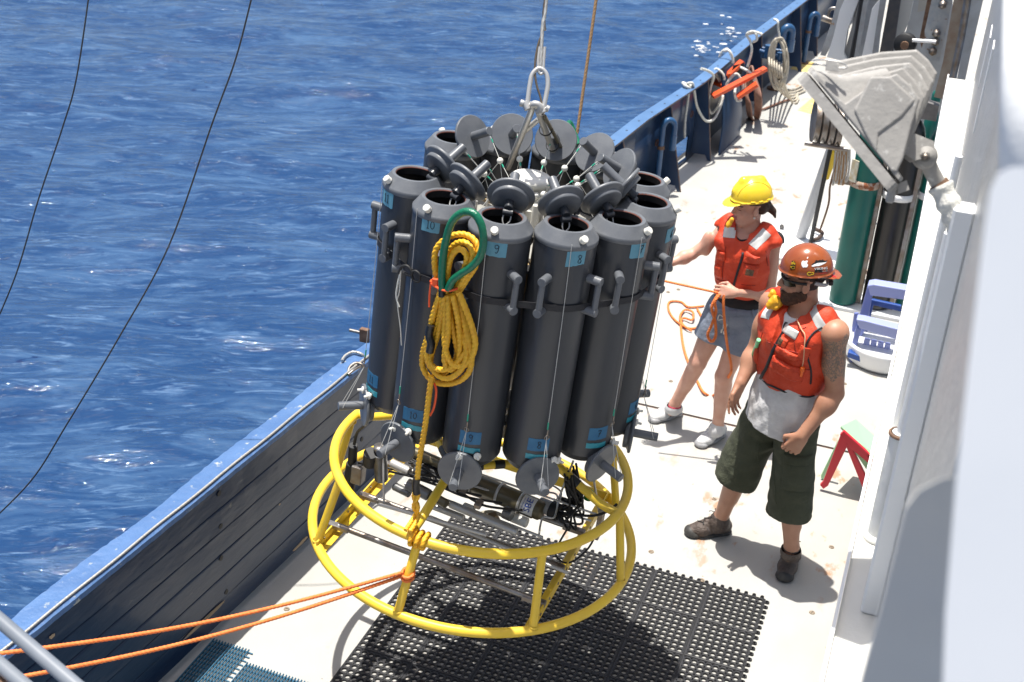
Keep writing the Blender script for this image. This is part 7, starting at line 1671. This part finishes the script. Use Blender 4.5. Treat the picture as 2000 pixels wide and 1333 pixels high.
# ================================================================ THE WOMAN IN THE YELLOW HAT
def build_woman():
    ref=(-1.0,6.50,0); TOEb=AZ(1268,826,0); HEELb=AZ(1330,808,0); TOEf=AZ(1360,876,0); HEELf=AZ(1414,848,0)
    skin=skin_mat('fair_skin',(.62,.36,.27),(.55,.28,.20),(.42,.13,.12),(.05,.022,.012))
    J=dict(root=(-1.05,6.50,0),neck=(-.925,6.515,1.385),head=JP(1466,402,ref,-.02),shR=JP(1412,455,ref,.055),shL=JP(1512,470,ref,-.03),
        elR=JP(1352,497,ref,.05),wrR=JP(1290,522,ref,-.04),elL=JP(1503,578,ref,-.08),wrL=JP(1436,572,ref,-.20),
        hip=(-.925,6.51,.895),hpR=(-1.005,6.53,.86),hpL=(-.85,6.50,.86),knR=JP(1363,708,ref,.0),knL=JP(1414,735,ref,-.07),anR=JP(1318,790,ref,.06),anL=JP(1402,832,ref,-.08))
    fd=unit(np.array(TOEb)-np.array(HEELb)); fd2=unit(np.array(TOEf)-np.array(HEELf)); cam=unit((.33,-.94,0)); lft=unit((-.933,-.355,0))
    sp=dict(man=False,facing=(-.24,-.97),w=.92,armr=.80,neckr=.95,legr=.94,head_dir=(-.87,-.49),head_pitch=.10,hs=.93,skin=skin,footR=fd,footL=fd2,
        handR=dict(d=(-.9,-.3,-.15),n=(0,-.3,1),side=(-.2,-1,0),curl=.3,s=.9),
        handL=dict(d=(-.92,-.32,.02),n=(.25,-.85,.45),side=(0,-.3,1),curl=.95,thumb=.7,s=.95))
    p=person('person','woman in yellow hard hat, orange life vest and grey blue shorts, holding an orange rope',J,sp)
    root=p['root'];O=p['O'];l,f,u,M=p['l'],p['f'],p['u'],p['M'];j=p['j'];w=p['w']
    # black sleeveless top
    T=Field(np.minimum(j['hip'],j['neck'])-.3,np.maximum(j['hip'],j['neck'])+.25,.005)
    T.ell(p['ch'],(.158*w,.115*w,.155),M,.03); T.ell(p['wst'],(.140*w,.103*w,.16),M,.04); T.cone(j['shR'],j['shL'],.052,.052,.04); T.ell(j['hip']+u*.05,(.158*w,.115*w,.10),M,.03)
    for sg in(-1,1): T.ell(p['ch']+l*.065*sg+f*.055-u*.02,(.05,.05,.05),M,.03)
    for s in('R','L'):
        a=j['sh'+s];b=j['el'+s];o_=(-l if s=='R' else l); T.cone(a,a+(b-a)*.06,.050,.049,.02)
        T.cone(a+(b-a)*.22+o_*.02,a+(b-a)*.8,.068,.07,.004,'sub')
    T.cone(j['neck']+f*.035+u*.0,j['neck']+u*.2,.058,.07,.006,'sub');  T.cut(j['hip']+u*.04,-u,.003); T.noise(.002,60,3)
    link('tank_top',T.mesh('tank_top',mat('black_jersey',(.014,.011,.013),.8,bump=.4,bscale=220,bump2=(25,.4))),root)
    # shorts
    G=Field(np.minimum(j['knR'],j['knL'])-.1,j['hip']+.3,.005); G.ell(j['hip']-u*.02,(.172*w,.128*w,.12),M,.03); G.ell(j['hip']-u*.05-f*.04,(.15*w,.11*w,.10),M,.03)
    hems=(('R',.665),('L',.640))
    for s,hz in hems:
        hp,kn=j['hp'+s],j['kn'+s]; G.cone(hp,kn,.098,.092,.03)
    G.noise(.003,32,8); G.noise(.0016,75,2)
    for s,hz in hems:
        hp,kn=j['hp'+s],j['kn'+s]; d=unit(kn-hp); q=hp+(kn-hp)*((hp[2]-hz)/(hp[2]-kn[2]))
        G.op(q-[.2,.2,.35],q+[.2,.2,.2],lambda X,Y,Z,q=q,d=d:np.maximum(-((X-q[0])*d[0]+(Y-q[1])*d[1]+(Z-q[2])*d[2]),np.sqrt((X-q[0])**2+(Y-q[1])**2)-.19),.003,'sub'); G.cone(q+d*.1,q-d*.05,.088,.076,.003,'sub')
    G.cut(j['hip']+u*.085,u,.003)
    sm=mat('grey_blue_denim',(.17,.20,.26),.85,var=(.21,.24,.30),var_scale=14,bump=.5,bscale=240,bump2=(28,.5)); gm=G.mesh('shorts',sm); link('shorts',gm,root); Bg=bvh(gm)
    strip(p,Bg,[(1383,597),(1400,606),(1430,612),(1465,612),(1495,604)],.034,'waistband',sm,.005); strip(p,Bg,[(1425,615),(1422,640),(1418,665)],.008,'fly_seam',sm,.003)
    for x0,y0 in ((1450,616),(1395,610)): strip(p,Bg,[(x0,y0),(x0+10,y0+22),(x0+30,y0+32)],.004,'pocket_edge',sm,.003)
    for k,(a,b) in enumerate(((1400,606),(1440,611),(1470,611))): strip(p,Bg,[(a,b-5),(a,b+8)],.009,'belt_loop',sm,.008)
    strip(p,Bg,[(1310,728),(1340,744),(1368,752)],.02,'turned_hem',sm,.005); strip(p,Bg,[(1400,768),(1430,776),(1462,786)],.02,'turned_hem',sm,.005)
    # vest
    o,Bv=vest(p,M_vest,(j['hip']+u*.075,-(u+l*.05)),M_reflect,M_piping,puff=.95)
    strip(p,Bv,[(1456,470),(1450,500),(1441,530),(1434,555),(1431,575)],.014,'zipper',M_piping,.004)
    
    patch(p,Bv,1425,455,.068,.062,'reflective_tape',M_reflect,.0025,.05); patch(p,Bv,1484,467,.060,.115,'reflective_tape',M_reflect,.0025,-.55)
    patch(p,Bv,1469,505,.085,.05,'pocket_flap',M_vest2,.016,-.08); patch(p,Bv,1466,530,.080,.075,'chest_pocket',M_vest2,.010,-.08); patch(p,Bv,1464,532,.052,.044,'woven_emblem',mat('emblem_dark',(.03,.025,.02),.6),.013,-.08)
    patch(p,Bv,1410,500,.06,.05,'pocket_flap',M_vest2,.015,.1); patch(p,Bv,1404,530,.06,.07,'side_pocket',M_vest2,.012,.1)
    strip(p,Bv,[(1410,585),(1430,592),(1460,595),(1490,590)],.012,'hem_piping',M_piping,.004)
    def surf(px,py,o_=.01):
        r=V(ray(px,py)).normalized(); h=Bv.ray_cast(V(CC)-V(O),r,20); return (h[0]-r*o_) if h[0] is not None else JP(px,py,ref,-.1)-V(O)
    q=np.array(JP(1428,436,ref,-.12)-V(O)); Fy=Field(q-.06,q+.06,.004); Fy.cone(q+[0,0,.02],q-[.012,0,.02],.012,.017,.005); Fy.noise(.004,130,2); link('yellow_bundle',Fy.mesh('yellow_bundle',mat('yellow_sheet',(.78,.40,.02),.5)),root)
    for pts in ([(1400,545),(1425,552),(1432,555)],[(1448,556),(1475,558),(1503,552)],[(1418,482),(1414,510),(1412,545)],[(1495,490),(1500,520),(1500,550)]): strip(p,Bv,pts,.0035,'stitched_seam',M_seam,.0035)
    dr=MB(); c=surf(1415,622,.03)
    dr.tube(spline([c,c+V(-.03,0,.015),c+V(-.035,0,-.02),c+V(-.005,0,-.01),c+V(.0,0,-.06),c+V(-.005,0,-.085)],5),.003,6); dr.tube(spline([c,c+V(.02,0,-.02),c+V(.012,0,-.09)],5),.003,6); dr.tube([c+V(.01,0,-.08),c+V(.01,0,-.1)],.006,6); dr.tube([c+V(-.006,0,-.075),c+V(-.006,0,-.095)],.006,6); dr.build('drawstring',M_whiterope,root)
    # hair: ponytail and nape; ear stud
    hc,hl,hf,hu=p['hc'],p['hl'],p['hf'],p['hu']; P=lambda x,y,z:hc+(hl*x+hf*y+hu*z)*.93
    Hh=Field(hc-.2,hc+.2,.004); Hh.cone(P(0,-.10,.005),P(.015,-.135,-.045),.022,.018,.01); Hh.cone(P(.015,-.135,-.045),P(.02,-.150,-.085),.018,.005,.01); Hh.ell(P(0,-.06,-.005),(.062,.05,.05),np.array([hl,hf,hu]),.02); Hh.noise(.0015,200,3)
    link('ponytail',Hh.mesh('ponytail',mat('dark_brown_hair',(.045,.020,.010),.5,bump=.8,bscale=200)),root)
    MB().lathe([(.0,-.006),(.005,-.004),(.006,0),(.005,.004),(0,.006)],V(P(.088,.004,-.045)),seg=10).build('ear_stud',M_nylon,root)
    hm=mat('yellow_helmet_shell',(.86,.62,.03),.28,var=(.84,.58,.03),var_scale=4,coat=.3)
    hh=hc+hu*.018; hme=hardhat('hard_hat',hh,hl,hf,hu,.91,hm,root,bill=1,ridge=3); link('hard_hat',hme,root); Bh=bvh(hme)
    for ang in (-.2,.25,.75,2.9,3.4):
        d=hl*math.cos(ang)-hf*math.sin(ang); q=Bh.ray_cast(V(hh+hu*.040+d*.3),V(-d),.4)
        if q[0] is not None:
            t=np.cross(hu,d); MB().box(q[0],(.026,.010,.010),Matrix((V(t),V(d),V(hu))).transposed(),bev=.003).build('hat_slot_block',hm,root)
    for sg in(-1,1):
        P_=[]
        for k in range(12):
            t=-1.15+2.1*k/11; dd=hf*math.sin(t)*-1+hu*math.cos(t); q=Bh.ray_cast(V(hh+hu*.03+hl*.045*sg+dd*.3),V(-dd),.4)
            if q[0] is not None: P_.append(q[0])
        if len(P_)>3: MB().tube(spline(P_,3),.0032,6).build('hat_ridge',hm,root)
    sn=[mat('white_mesh_upper',(.60,.60,.60),.6,var=(.50,.50,.51),var_scale=25,bump=.5,bscale=150),mat('white_grey_sole',(.42,.42,.43),.5,var=(.20,.20,.21),var_scale=12),mat('white_lace',(.72,.72,.72),.6),mat('grey_overlay',(.16,.16,.17),.5)]
    shoe(p,J['anR'],TOEb,HEELb,'running_shoe',sn,'sneaker',.95); shoe(p,J['anL'],TOEf,HEELf,'running_shoe',sn,'sneaker',.95)
    pk=mat('pink_sock',(.80,.10,.16),.7)
    for s in('R','L'): MB().lathe([(.034,-.028),(.039,-.02),(.0385,-.004),(.034,0)],V(j['an'+s]),seg=18).build('sock',pk,root)
    # ---- the rope she holds
    hp=V(j['wrL'])+V(O)+V(-.075,-.026,-.01)
    t=thing('hauling_line','orange rope held by the woman, led to the rosette and looped down from her hand','rope',hp); 
    D=lambda px,py,off: JP(px,py,ref,off)-hp
    off0=-.235
    n=40; a=hp; b=JP(1278,545,ref,-.15)
    rope([ (V(0,0,0)).lerp(b-hp,i/n) for i in range(n+1)],.0070,'led_part',M_orange,t,pitch=.045,step=.006)
    rope(spline([V(.0,-.012,0),D(1396,590,off0),D(1398,610,off0),D(1390,635,off0),D(1382,655,off0),D(1390,668,off0),D(1398,655,off0),D(1396,625,off0),D(1390,600,off0),V(-.01,-.015,0)],8),.0095,'hanging_loop',M_orange,t,pitch=.05,step=.007)
    rope(spline([V(.02,-.012,0),D(1413,600,off0),D(1416,640,off0),D(1421,680,-.2),D(1428,715,-.2),D(1424,735,-.15),AZ(1395,772,.02)-hp,AZ(1376,768,.02)-hp,AZ(1362,745,.012)-hp,AZ(1338,690,.012)-hp,AZ(1330,640,.012)-hp,AZ(1334,622,.02)-hp,AZ(1352,625,.03)-hp,AZ(1353,610,.03)-hp,AZ(1337,606,.02)-hp,AZ(1328,622,.02)-hp,AZ(1340,640,.012)-hp,AZ(1362,640,.012)-hp,AZ(1372,625,.012)-hp,AZ(1362,604,.012)-hp],9),.0088,'tail_part',M_orange,t,pitch=.06,step=.007)
    rope(spline([AZ(1375,598,.012)-hp,AZ(1345,600,.012)-hp,AZ(1330,590,.012)-hp,AZ(1308,590,.012)-hp,AZ(1306,606,.012)-hp,AZ(1318,625,.012)-hp,AZ(1340,640,.025)-hp,AZ(1352,648,.012)-hp],9),.0080,'deck_loop',M_orange,t,pitch=.06,step=.007)
    return p
WOMAN=build_woman()
